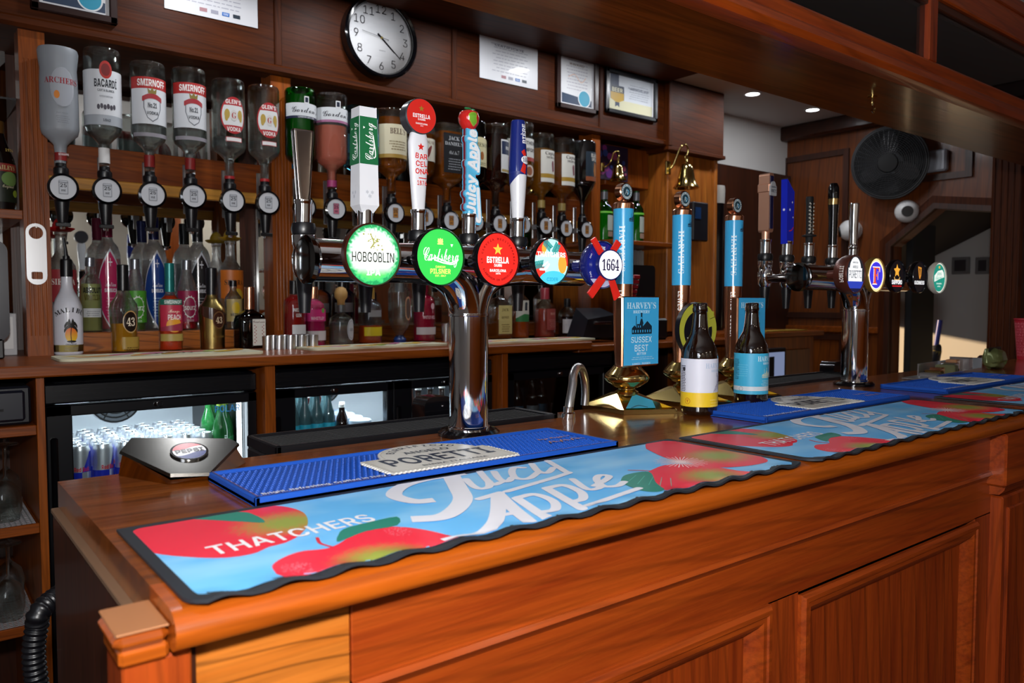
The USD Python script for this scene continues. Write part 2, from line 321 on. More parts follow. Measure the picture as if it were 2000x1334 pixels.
obj('cornice', box(4.52, 4.6, -3, 3.06, 2.38, 2.47, .01), W_DARK, we); obj('dado_rail', box(4.57, 4.6, 2.22+.07, 3.06, 1.15, 1.19, .006), W_BACK, we)
struct('trim_1', box(3.0, 4.6, 2.93, 3.06, 2.16, 2.47), DRYWALL, 'white boxed-in beam under the ceiling beside the end wall')
obj('lining', box(3.57, 4.6, 2.90, 3.06, 0, 2.16), W_DARKV, None, label='dark wood lining under the white beam', kind='structure')
# the lobby beyond the opening
lb = struct('wall_lobby', box(5.75, 5.85, .9, 3.7, 0, 2.6), PLASTER, 'grey white lobby wall seen through the opening with a patch of low sun')
struct('wall_lobby_near', box(4.7, 5.85, .8, .9, 0, 2.6), PLASTER, 'near side wall of the lobby')
struct('wall_lobby_far', [box(4.7, 5.85, 3.6, 3.7, 0, .5), box(4.7, 5.85, 3.6, 3.7, 1.32, 2.6), box(4.7, 4.80, 3.6, 3.7, .5, 1.32), box(5.6, 5.85, 3.6, 3.7, .5, 1.32)], PLASTER, 'far side wall of the lobby with its window opening')
struct('lobby_floor', box(4.7, 5.85, .9, 3.7, -.05, 0), LINO, 'dark lino floor of the lobby'); struct('lobby_ceiling', box(4.6, 5.85, .8, 3.7, 2.55, 2.65), PLASTER, 'pale ceiling of the lobby')
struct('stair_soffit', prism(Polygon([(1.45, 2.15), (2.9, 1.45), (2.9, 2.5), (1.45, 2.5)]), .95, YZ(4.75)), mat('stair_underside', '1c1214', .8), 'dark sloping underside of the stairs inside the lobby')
dr = wthing('door_1', 'dark door leaf standing open inside the lobby', 'door', (4.75, 2.2, 0), kind='structure')
obj('leaf', box(4.72, 5.02, 2.165, 2.205, .01, 1.9, .005), MATTBLACK, dr)
a, b = Xp(1858, 500, 5.75), Xp(1930, 540, 5.75)
for k, (u0, u1) in enumerate(((1862, 1895), (1908, 1935))):
    p, q = Xp(u0, 503, 5.75), Xp(u1, 535, 5.75)
    f = wthing('lobby_picture', ['small dark framed picture on the lobby wall, nearer the stairs', 'small dark framed picture on the lobby wall, nearer the door post'][k], 'picture', (5.74, (p[1]+q[1])/2, q[2]))
    obj('frame', box(5.725, 5.75, q[1], p[1], q[2], p[2], .003), mat('frame_grey', '6a6868', .5), f); obj('picture', box(5.72, 5.726, q[1]+.02, p[1]-.02, q[2]+.02, p[2]-.02), mat('picture_dark', '2a2428', .5), f)
rect_light('lobby_fill', (5.45, 1.5, 2.4), (0, .2, -1), .3, .3, 2.2, (1, .93, .86))  # unseen fill light added to brighten the lobby
sd = np.array([.42, -.78, -.17]); sd /= np.linalg.norm(sd)
rect_light('low_sun', np.array([5.12, 3.65, 1.05]) - sd*6, sd, .10, .10, 520, (1, .70, .40))   # the low sun, far outside the lobby window


# ================================================================ the counter
ct = thing('bar_counter', 'long varnished oak bar counter with panelled front and rounded nosing', 'bar counter')
X0, XE = .160, 3.75
obj('worktop', prism(Polygon([(X0, .70), (XE, .70), (XE, 1.262), (1.12, 1.262), (1.085, 1.200), (X0, 1.186)]), .034, frame((0, 0, 1.066), (1, 0, 0), (0, 1, 0))), W_TOPX, ct)
obj('nosing', along_x([(.70, 1.066), (.70, 1.10), (.640, 1.0995), (.629, 1.0965), (.6235, 1.091), (.621, 1.084), (.6215, 1.076), (.625, 1.070), (.632, 1.0665)], X0, XE), W_NOSE, ct, smooth=40)
obj('end_panel', [box(.165, .20, .70, 1.19, 0, 1.064, .002)], W_DARKV, ct, label='dark stained end panel')
obj('ledge_strip', box(.151, .1655, .70, 1.185, 1.059, 1.0655, .001), mat('worn_wood_edge', '6a4e38', .7), ct, label='worn pale wooden ledge under the worktop end')
obj('end_panel', box(.153, .166, .70, 1.185, 0, 1.059, .002), W_DARKV, ct)
# corner post: cap and shaft
obj('worn_top', box(.1205, .1590, .6355, .699, 1.0865, 1.0885, .0008), mat('worn_wood_top', '96623c', .6), ct)
obj('corner_post_cap', [box(.119, .1595, .634, .70, 1.073, 1.087, .006), box(.123, .1595, .638, .698, 1.060, 1.074, .003)], W_NOSE, ct, label='moulded cap of the corner post')
obj('corner_post', box(.126, .178, .645, .70, 0, 1.060, .002), W_REDV, ct)
obj('front_board', box(.182, .326, .662, .70, 0, 1.064, .001), W_PALE, ct, label='pale flame-grained veneer board at the near corner')
obj('filler_strip', box(.176, .184, .656, .70, 0, 1.064), W_DARKV, ct)
obj('frieze_rail', box(.327, XE, .660, .70, .976, 1.064, .001), W_RED, ct)
obj('frieze_moulding', along_x([(.70, .962), (.70, .980), (.656, .980), (.653, .974), (.660, .968), (.664, .962)], .327, XE), W_RED, ct)
obj('top_rail', box(.327, XE, .664, .70, .886, .963), W_RED, ct)
def front_panel(x0, x1, z0, z1, w=.045):
    def rim(a, b, h0, h1, t):                      # a rectangular moulding ring with a sloping section
        o, i = sbox(x0+a, z0+a, x1-a, z1-a), sbox(x0+b, z0+b, x1-b, z1-b)
        V, Fc = [], []
        for (d, h) in t: V += [(x0+d, .664-h, z0+d), (x1-d, .664-h, z0+d), (x1-d, .664-h, z1-d), (x0+d, .664-h, z1-d)]
        for k in range(len(t)-1):
            for j in range(4): A, B = 4*k+j, 4*k+(j+1) % 4; Fc += [(A, B, B+4), (A, B+4, A+4)]
        m = trimesh.Trimesh(V, Fc, process=False); return m
    pf = obj('panel_moulding', rim(0, w, 0, 0, [(0, 0), (0, .006), (.005, .012), (.012, .012), (.014, .009), (.022, .009), (.030, .004), (.038, -.006), (.045, -.012)]), W_RED, ct, smooth=25)
    obj('panel', box(x0+.044, x1-.044, .675, .70, z0+.044, z1-.044), W_REDV, pf)
    return pf
front_panel(.42, 1.012, .25, .888); front_panel(1.094, 1.756, .25, .882); front_panel(2.06, 2.72, .25, .882); front_panel(2.80, 3.46, .25, .882)
for a, b in ((.327, .42), (1.012, 1.094), (1.756, 2.06), (2.72, 2.80), (3.46, XE)): obj('stile', box(a, b, .664, .70, 0, .888), W_REDV, ct)
obj('bottom_rail', box(.327, XE, .664, .70, 0, .25), W_RED, ct)
for x in (1.835,):
    obj('pilaster', [box(x, x+.125, .640, .70, 0, .925, .004), box(x+.02, x+.105, .634, .66, .05, .90, .003)], W_REDV, ct)
    obj('pilaster_bracket', [box(x-.022, x+.105, .628, .70, .950, 1.063, .004), along_x([(.70, .925), (.70, .952), (.632, .952), (.636, .94), (.645, .93)], x-.008, x+.115)], W_RED, ct)
obj('back_panel', box(.20, XE, 1.16, 1.19, 0, 1.064), W_DARKV, ct)

# ================================================================ back bar unit
bb = thing('back_bar_unit', 'oak back bar with fluted pillars, mirrors, panelled header and long shelf', 'back bar')
SH = 1.180                                          # top of the long shelf
obj('long_shelf', along_x([(3.06, 1.149), (3.06, SH), (2.284, SH), (2.280, SH-.004), (2.280, 1.153), (2.284, 1.149)], -1.2, 2.21), W_BACK, bb, smooth=20)
MIRROR = mat('mirror', (.80, .83, .82), .015, 1)
for a, b in ((-1.2, .296), (.363, 1.045), (1.118, 2.60)): obj('mirror', box(a, b, 3.03, 3.055, SH, 2.2), MIRROR, bb)
def flute(x0, x1, z0=SH, z1=2.15, n=5):
    base = sbox(x0, 2.69, x1, 2.78); w = (x1-x0)/(n+1.2)
    cuts = unary_union([Point(x0+w*(1.1+i), 2.688).buffer(w*.30, quad_segs=4) for i in range(n)])
    mid = prism(base.difference(cuts), (z1-z0)-.16, frame((0, 0, z0+.06), (1, 0, 0), (0, 1, 0)))
    return [mid, box(x0, x1, 2.69, 2.78, z0, z0+.06), box(x0, x1, 2.69, 2.78, z1-.10, z1)]
for a, b in ((.296, .363), (1.045, 1.118), (2.60, 2.655)): obj('fluted_pillar', flute(a, b), W_BACKV, bb)
obj('bottle_riser', box(.40, 1.045, 2.78, 3.03, SH, 1.243, .003), W_PALE, bb, label='pale wooden step for the rear row of bottles')
obj('bottle_riser', box(1.118, 2.60, 2.86, 3.03, SH, 1.243, .003), W_PALE, bb)
obj('optics_board', box(.363, 1.045, 2.716, 2.736, 1.718, 1.82, .002), W_BACK, bb); obj('optics_board', box(1.118, 2.60, 2.716, 2.736, 1.718, 1.82, .002), W_BACK, bb)
obj('optics_rail', box(.363, 1.045, 2.6905, 2.716, 1.682, 1.718, .003), W_RAIL, bb, label='light pine rail carrying the optics'); obj('optics_rail', box(1.118, 2.60, 2.6905, 2.716, 1.682, 1.718, .003), W_RAIL, bb)
# header
obj('header_panel', box(-1.2, 3.11, 2.685, 2.74, 2.16, 2.47), W_HEAD, bb)
obj('header_lip', along_x([(2.74, 2.132), (2.74, 2.165), (2.672, 2.165), (2.664, 2.158), (2.664, 2.142), (2.672, 2.132)], -1.2, 3.11), W_HEAD, bb)
for x in (.16, 1.072, 1.812, 2.652): obj('header_strip', box(x-.012, x+.012, 2.678, 2.69, 2.165, 2.47, .003), W_HEADV, bb)
obj('header_underside', box(-1.2, 3.11, 2.74, 3.06, 2.15, 2.165), W_HEAD, bb)
obj('header_box', [box(3.11, 3.56, 2.655, 3.06, 2.13, 2.47, .004), box(3.10, 3.57, 2.648, 3.06, 2.115, 2.135, .003)], W_HEAD, bb)
obj('header_strip', box(3.10, 3.125, 2.645, 2.69, 2.135, 2.47, .003), W_HEADV, bb)
struct('trim_2', box(-1.2, 3.10, 2.08, 2.684, 2.454, 2.4695, .002), W_HEAD, 'dark wood soffit board under the ceiling in front of the header')
# cupboard bay and wide pillar on the right
obj('bay_lining', box(2.655, 3.15, 3.0, 3.03, SH-.2, 2.15), W_LITBAY, bb); obj('bay_cupboard', box(2.80, 3.12, 2.80, 3.0, 1.93, 2.13, .003), W_BACKV, bb)
obj('wide_pillar', [box(3.14, 3.555, 2.70, 2.9, 1.185, 2.115, .004)] + [box(3.14+d, 3.165+d, 2.688, 2.71, 1.185, 2.115, .004) for d in (0, .39)], W_LITBAY, bb)
obj('small_shelf', box(2.655, 3.13, 2.60, 3.0, 1.615, 1.637, .003), W_BACK, bb)
obj('low_shelf', box(2.2101, 3.35, 2.36, 3.0, 1.130, 1.158, .003), W_BACK, bb)
# under the shelf
for a, b in ((.270, .289), (.868, .900), (1.776, 1.804)): obj('divider', box(a, b, 2.315, 3.0, 0, 1.149, .001), W_BACKV, bb)
for z in (.998, .742, .48): obj('glass_shelf', box(-1.2, .270, 2.32, 3.0, z, z+.026, .002), W_BACK, bb, label='lower wooden shelf for glasses')
obj('back_board', box(-1.2, 3.3, 3.0, 3.05, 0, 1.149), W_DARKV, bb)
obj('left_shelf', box(-1.2, .296, 2.70, 3.03, 1.583, 1.610, .002), W_BACK, bb); obj('glass_ledge', box(-1.2, .296, 2.74, 3.03, 1.935, 1.941), GLASS, bb, label='clear glass ledge')
cb = wthing('low_cupboard', 'low oak cupboard beyond the hand pumps with yellow strip on top', 'cupboard', (3.85, 2.5, 0))
obj('body', box(3.40, 4.10, 2.42, 2.9, 0, 1.15, .004), W_BACKV, cb); obj('top', box(3.36, 4.14, 2.38, 2.9, 1.15, 1.18, .004), W_BACK, cb)
obj('cloth_strip', box(3.6, 4.0, 2.40, 2.5, 1.181, 1.186), mat('yellow_cloth', '9a7a1c', .8), cb, label='folded yellow cloth'); obj('door', box(3.46, 4.04, 2.405, 2.42, .1, 1.08, .004), W_PANEL, cb)

# ================================================================ overhead canopy and gantry
gn = thing('overhead_gantry', 'overhead oak gantry above the bar with glazed front and moulded edge', 'gantry')
GX0, GX1, GY0, GY1, GZ = -.3, 4.5, .93, 1.218, 1.889
obj('soffit_board', box(GX0, GX1, GY0+.02, GY1, GZ, GZ+.025, .003), wood('oak_soffit', '4a1c06', '84400f', 'x', 12, .24, .5, .35, 1.5, 6.), gn)
obj('edge_moulding', along_x([(.96, GZ-.002), (.96, 1.962), (.935, 1.962), (.930, 1.955), (.932, 1.93), (.918, 1.918), (.915, 1.902), (.922, 1.889), (.935, GZ-.003)], GX0, GX1), W_RED, gn, smooth=25)
for x in (.3, 2.095, 3.9): obj('post', box(x, x+.045, .932, .965, 1.96, 2.13, .003), W_REDV, gn)
obj('top_rail', [box(GX0, GX1, .928, .968, 2.125, 2.23, .004), box(GX0, GX1, .922, .95, 2.20, 2.24, .003)], W_RED, gn); obj('rail_lip', box(GX0, GX1, .938, .962, 2.103, 2.125, .002), W_DARK, gn)
obj('front_glass', box(GX0, GX1, .946, .950, 1.96, 2.11), pane('gantry_glass', (.86, .89, .86), 1.5), gn)
obj('back_rail', box(GX0, GX1, GY1-.03, GY1, GZ+.025, GZ+.06, .003), W_RED, gn)
bp = Y(1704, 190, 1.1)
ht = wthing('brass_hook', 'small brass ceiling hook under the gantry soffit', 'hook', (Zp(1704, 188, GZ)[0], Zp(1704, 188, GZ)[1], GZ))
hx, hy, _ = Zp(1704, 188, GZ); obj('plate', cyl((hx, hy, GZ-.004), (hx, hy, GZ), .012), BRASS, ht); obj('hook', tube([(hx, hy, GZ-.003), (hx, hy, GZ-.02), (hx+.012, hy, GZ-.03), (hx+.008, hy, GZ-.042), (hx-.004, hy, GZ-.038)], .003, 8, 4), BRASS, ht)

# ================================================================ bar runners: printed cider mats and blue rubber mats
RED, GREEN, LEAF = S('e2223c'), S('8f9a3c'), '1f7f6c'
def blotch(cx, cy, r, seed=0, base=RED, other=GREEN, k=1.):
    def f(x, y):
        d = math.hypot(x-cx, (y-cy)*1.25)/r; n = meshkit.noise(np.array([x*900, y*900, seed]), 3)
        t = max(0, min(1, (1.15-d)*1.2 + (n-.5)*.5))*k
        return tuple(a*(1-t)+b*t for a, b in zip(base, other))
    return f
MAT_T = mat('mat_rubber_edge', '1c2027', .6)
ML, MW = .868, .258
def mat_z(x, y): return .0034 + (.0022*math.sin(x*2*PI/.062+.8*math.sin(x*9)) + .0016)*max(0, 1-y/.03)**1.5
def make_runner(label, loc, rz):
    t = thing('cider_runner', label, 'bar runner', loc, rz, 'printed cider bar runners on the counter')
    nx, ny = 150, 14; ys = np.concatenate([np.linspace(-.003, .03, 7), np.linspace(.05, MW, ny-7)]); xs = np.linspace(0, ML, nx)
    rx = lambda y: .026 - math.sqrt(max(.026**2 - max(0, .020-y)**2, 0))
    top = np.array([[(rx(y) + x*(1-2*rx(y)/ML), y, mat_z(x, y)) for y in ys] for x in xs]).reshape(-1, 3); bot = top - [0, 0, .003]; bot[:, 2] = np.maximum(bot[:, 2], .0004)
    i, j = np.meshgrid(np.arange(nx-1), np.arange(ny-1), indexing='ij'); q = np.stack([i*ny+j, (i+1)*ny+j, (i+1)*ny+j+1, i*ny+j+1], -1).reshape(-1, 4)
    n = nx*ny; f = np.vstack([q[:, :3], q[:, [0, 2, 3]], q[:, [0, 2, 1]]+n, q[:, [0, 3, 2]]+n])
    loop = [k*ny for k in range(nx)] + [(nx-1)*ny+k for k in range(1, ny)] + [k*ny+ny-1 for k in range(nx-2, -1, -1)] + [k for k in range(ny-2, 0, -1)]
    a = np.array(loop); b = np.roll(a, -1); f = np.vstack([f, np.stack([a, a+n, b+n], 1), np.stack([a, b+n, b], 1)])
    obj('rubber_backing', trimesh.Trimesh(np.vstack([top, bot]), f, process=False), MAT_T, t, smooth=30)
    inner = sbox(.011, .006, ML-.012, MW-.012).buffer(-.012).buffer(.012); P = lambda pts, w=.0, s=6: Polygon(smoothline(list(pts)+[pts[0]], s)).buffer(w)
    k = Ink()
    def sky(x, y):
        n_ = meshkit.fbm(np.array([x*14+3, y*30, 1.]), 3, 5); c0, c1 = S('5fb2ea'), S('86c4ee'); t_ = max(0, min(1, (n_-.35)*2.4)); return tuple(a*(1-t_)+b*t_ for a, b in zip(c0, c1))
    k.add(inner, sky, .014)
    ap1 = P([(.01, .25), (.033, .263), (.075, .266), (.127, .262), (.166, .243), (.178, .202), (.165, .156), (.142, .122), (.121, .106), (.102, .102), (.083, .092), (.058, .097), (.032, .121), (.010, .156), (.004, .213)], .001).intersection(inner)
    k.add(ap1, blotch(.150, .17, .055, 1), .0045)
    k.add(P([(.0735, .246), (.1, .252), (.129, .238), (.131, .187), (.11, .206), (.092, .226)]).intersection(inner), LEAF)
    ap2 = P([(.08, .022), (.088, .05), (.118, .068), (.149, .062), (.189, .087), (.223, .090), (.247, .062), (.258, .017), (.245, -.02), (.16, -.05), (.09, -.02)], .001).intersection(inner)
    k.add(ap2, blotch(.172, .008, .045, 2), .0045)
    for x, y, r, sx in ((.100, .028, .018, .8), (.226, .070, .020, .6)):
        for m_ in range(90): a = rnd.random()*2*PI; d = r*rnd.random()**.7; k.L.append((ell(x+d*math.cos(a)*sx, y+d*math.sin(a),   .0006, n=2).intersection(inner), 'f2a9b8', None))
    k.L[-180:] = [(unary_union([g for g, _, _ in k.L[-180:]]), 'ee8a9c', None)]
    k.add(stroke([(.151, .099), (.146, .080), (.150, .063)], .0035), 'd02038')
    lf = P([(.166, .086), (.185, .110), (.216, .116), (.252, .117), (.236, .088), (.2, .089), (.163, .074)], 0, 3); k.add(lf.intersection(inner), LEAF)
    ap3 = P([(.767, .216), (.80, .245), (.836, .25), (.868, .207), (.879, .139), (.846, .05), (.80, .036), (.745, .055), (.732, .10), (.736, .15)], .001).intersection(inner); k.add(ap3, blotch(.81, .11, .06, 3), .0045)
    ap4 = P([(.592, .052), (.62, .085), (.656, .104), (.70, .112), (.733, .085), (.742, .039), (.735, -.01), (.65, -.03), (.58, -.02), (.575, .02)], .001).intersection(inner); k.add(ap4, blotch(.69, .03, .05, 4), .0045)
    lf4 = P([(.562, .078), (.60, .104), (.640, .098), (.60, .05), (.572, .012), (.552, .03)]).intersection(inner); k.add(lf4, LEAF)
    k.add(unary_union([stroke([(.566+.008*i, .070-.012*i), (.61+.006*i, .094-.010*i)], .0009, 0) for i in range(5)]), '4fb3a0')
    k.add(unary_union([LineString([(.727+.010*math.cos(a), .114+.010*math.sin(a)), (.727+(.034+.005*(i_ % 2))*math.cos(a), .114+(.034+.005*(i_ % 2))*math.sin(a))]).buffer(.0008) for i_, a in enumerate(np.linspace(0, 2*PI, 36))] + [ell(.727, .114, .009)]), 'f0d8da')
    k.add(stroke([(.85, .222), (.866, .232), (.872, .246)], .003).intersection(inner), 'b03038'); k.add(stroke([(.625, .122), (.636, .112), (.646, .100)], .003), 'd02038')
    k.add(affinity.affine_transform(text('THATCHERS', .030, .176, wt=640), [1, 0, .06, 1, .14, .1255]), 'e6e6ea')
    W = 'dcdde6'; big = []
    for pts, w in (([(.322, .150), (.300, .160), (.296, .200), (.33, .236), (.374, .250), (.408, .248), (.432, .247)], .020), ([(.412, .250), (.378, .182), (.352, .134), (.316, .098), (.287, .084), (.258, .096)], .024),
                   ([(.414, .217), (.399, .179), (.398, .162), (.412, .163), (.43, .187)], .0105), ([(.456, .244), (.434, .198), (.424, .169), (.44, .174)], .0105), ([(.471, .231), (.449, .189), (.449, .172), (.468, .186)], .0105),
                   ([(.519, .225), (.509, .233), (.488, .212), (.470, .180), (.482, .168), (.516, .189)], .0105), ([(.545, .238), (.521, .195), (.524, .179), (.553, .199)], .0105), ([(.577, .24), (.550, .172), (.536, .157), (.415, .130)], .0105),
                   ([(.398, .125), (.345, .056), (.312, .022), (.281, .004), (.242, .007)], .018), ([(.40, .128), (.372, .062), (.352, .007)], .017), ([(.338, .050), (.366, .046)], .0105), ([(.367, .121), (.405, .130)], .0120),
                   ([(.404, .096), (.374, .003)], .0135), ([(.408, .098), (.433, .097), (.430, .060), (.407, .030), (.387, .030)], .0120), ([(.465, .112), (.433, .013)], .0135), ([(.468, .113), (.493, .110), (.486, .072), (.464, .045), (.443, .043)], .0120),
                   ([(.525, .129), (.503, .080), (.512, .071), (.531, .078)], .0105), ([(.522, .084), (.555, .098), (.576, .112), (.570, .123), (.549, .108), (.530, .076), (.545, .066), (.568, .076)], .0105), ([(.446, .018), (.557, .040)], .0105)):
        big.append(stroke(pts, w, 6, 2 if w > .016 else 1))
    k.add(unary_union(big).intersection(inner), W)
    k.build(t, fn=lambda x, y, o: (x, y, mat_z(x, y)+o), edge=.02, eps=.00008, mat=M_PRINT)
    return t
CZ = 1.1004
ru = make_runner('blue printed cider runner with red apples at the near end of the counter', (.171, .625, CZ), 0)
dup(ru, (1.066, .622, CZ), .3, 'blue printed cider runner with red apples, second along the counter from the near end'); dup(ru, (2.03, .612, CZ), 0, 'blue printed cider runner with red apples cut off by the right edge of the photo')

def make_barmat(label, loc, rz):
    t = thing('rubber_bar_mat', label, 'bar mat', loc, rz, 'blue rubber bar mats on the counter'); L, W = .60, .178
    BL = mat('blue_rubber', '164aa6', .6, 0, specular_ior_level=.25); BL2 = mat('blue_rubber_floor', '123c94', .5)
    obj('mat_body', [box(0, L, 0, W, 0, .008, .002), box(0, L, 0, .006, 0, .0125, .001), box(0, L, W-.006, W, 0, .0125, .001), box(0, .006, 0, W, 0, .0125, .001), box(L-.006, L, 0, W, 0, .0125, .001)], BL, t)
    V, Fc = [], []
    pq = .0086; r = .0031
    for i in range(int((L-.016)/pq)):
        for j in range(int((W-.016)/pq)):
            x, y = .010+i*pq+(j % 2)*pq/2, .010+j*pq; b = len(V)
            V += [(x+r*math.cos(a), y+r*math.sin(a), .008) for a in (0, 1.257, 2.513, 3.77, 5.027)] + [(x+r*.6*math.cos(a), y+r*.6*math.sin(a), .0115) for a in (0, 1.257, 2.513, 3.77, 5.027)]
            Fc += [(b+m_, b+(m_+1) % 5, b+5+(m_+1) % 5) for m_ in range(5)] + [(b+m_, b+5+(m_+1) % 5, b+5+m_) for m_ in range(5)] + [(b+5, b+6, b+7), (b+5, b+7, b+8), (b+5, b+8, b+9)]
    obj('rubber_nubs', trimesh.Trimesh(np.array(V), np.array(Fc), process=False), BL, t, smooth=False, kind='stuff')
    pl = unary_union([sbox(.188, .014, .402, .105), Polygon([(.222, .10)] + [(.305+.083*math.cos(a), .10+.075*math.sin(a)) for a in np.linspace(PI, 0, 24)])])
    teeth = unary_union([sbox(.188+.0072*i, .010, .1916+.0072*i, .016) for i in range(30)] + [sbox(.184, .02+.0072*i, .190, .0236+.0072*i) for i in range(11)] + [sbox(.40, .02+.0072*i, .406, .0236+.0072*i) for i in range(11)])
    p = obj('plaque', prism(unary_union([pl, teeth]), .0022, frame((0, 0, .0112), (1, 0, 0), (0, 1, 0))), mat('plaque_white', 'd8d6cf', .35), t, label='raised white name plaque')
    k = Ink(); k.add(pl.buffer(-.004).difference(pl.buffer(-.0048)), 'a8a49a')
    k.add(arc_text('BIRRIFICIO', .0125, .066, -54, 54, wt=600, c=(.305, .094)), '1c2a42'); k.t('ANGELO', .0155, '1c2a42', at=(.305, .1185), wt=560, w=.078); k.t('PORETTI', .046, '1c2a42', at=(.297, .070), wt=620, w=.176); k.t('BIRRA ITALIANA', .007, '1c2a42', at=(.300, .029), wt=400, w=.11)
    k.build(p, frame((0, 0, .0134), (1, 0, 0), (0, 1, 0)))
    e = Ink(); e.t('Bright. Refreshing. Crafted in Italy', .0085, 'e8e8ea', at=(.095, .0135), w=.165, wt=700); e.add(unary_union([stroke([(.500+.012*i, .052+.012*(i % 2)), (.508+.012*i, .066-.01*(i % 2)), (.514+.012*i, .054)], .0022) for i in range(6)] + [text('Lago Maggiore', .012, .07, st='c', at=(.535, .09))]), 'c8843c')
    e.add(sbox(.004, .004, L-.004, W-.004).difference(sbox(.0052, .0052, L-.0052, W-.0052)), '8a5a50')
    e.build(t, frame((0, 0, .0127), (1, 0, 0), (0, 1, 0)), name='edge_lettering')
    return t
bm = make_barmat('blue rubber bar mat with white plaque lying in front of the near tap tower', (.318, .884, CZ+.0003), 0)
dup(bm, (1.335, .885, CZ+.0003), 0, 'blue rubber bar mat with white plaque between the brown bottles and the far tap tower'); dup(bm, (2.13, .878, CZ+.0003), 0, 'blue rubber bar mat with white plaque beside the right edge of the photo')

# ================================================================ soda dispenser head
pd = wthing('soda_dispenser_head', 'low dark chrome wedge-shaped dispenser lid with round red white and blue badge', 'dispenser', (.31, 1.1, CZ))
bot = np.array([(.232, 1.175), (.272, 1.075), (.330, 1.072), (.40, 1.15), (.385, 1.198), (.25, 1.198)])
top = np.array([(.230, 1.139, 1.136), (.273, 1.070, 1.107), (.318, 1.058, 1.108), (.377, 1.120, 1.129), (.369, 1.135, 1.1355), (.25, 1.17, 1.142)])
DARKCHROME = mat('dark_chrome', (.16, .16, .16), .10, 1)
pv = np.vstack([np.c_[bot, np.full(6, CZ)], top])
obj('body', trimesh.convex.convex_hull(pv), mat('bronze_chrome', (.35, .30, .25), .08, 1), pd, smooth=10)
cen = top.mean(0); nrm = np.linalg.svd(top-cen)[2][2]; nrm *= np.sign(nrm[2]); tf = top - np.outer((top-cen)@nrm, nrm); lift = ((top-cen)@nrm).max()
obj('lid', trimesh.convex.convex_hull(np.vstack([tf+nrm*(lift+.0005)+(tf-cen)*.05, tf+nrm*(lift+.005)+(tf-cen)*.03])), mat('lid_chrome', (.12, .115, .105), .2, 1), pd, smooth=10)
u = np.cross([0, 1.0, 0], nrm); u /= np.linalg.norm(u); v = np.cross(nrm, u); M = frame(cen + nrm*(lift+.0048) + u*.006 - v*.002, u, v)
rim = obj('badge', prism(ell(0, 0, .0245, n=16), .0025, M), CHROME, pd, label='round drink badge with chrome rim')
k = Ink(); R = .0215; cc = ell(0, 0, R, n=16); k.add(cc, 'ecedf0')
wv = lambda y0: [(x, y0 + .0035*math.sin(x/R*2.4)) for x in np.linspace(-R, R, 14)]
k.add(cc.intersection(Polygon(wv(.0075)+[(R, .03), (-R, .03)])), 'c8202c'); k.add(cc.intersection(Polygon(wv(-.0078)+[(R, -.03), (-R, -.03)])), '1b2a78'); k.t('PEPSI', .0105, '0a0a0c', wt=900, w=.037)
M2 = M.copy(); M2[:3, 3] += nrm*.0026; k.build(rim, M2, mat=M_GLOSSPRINT)

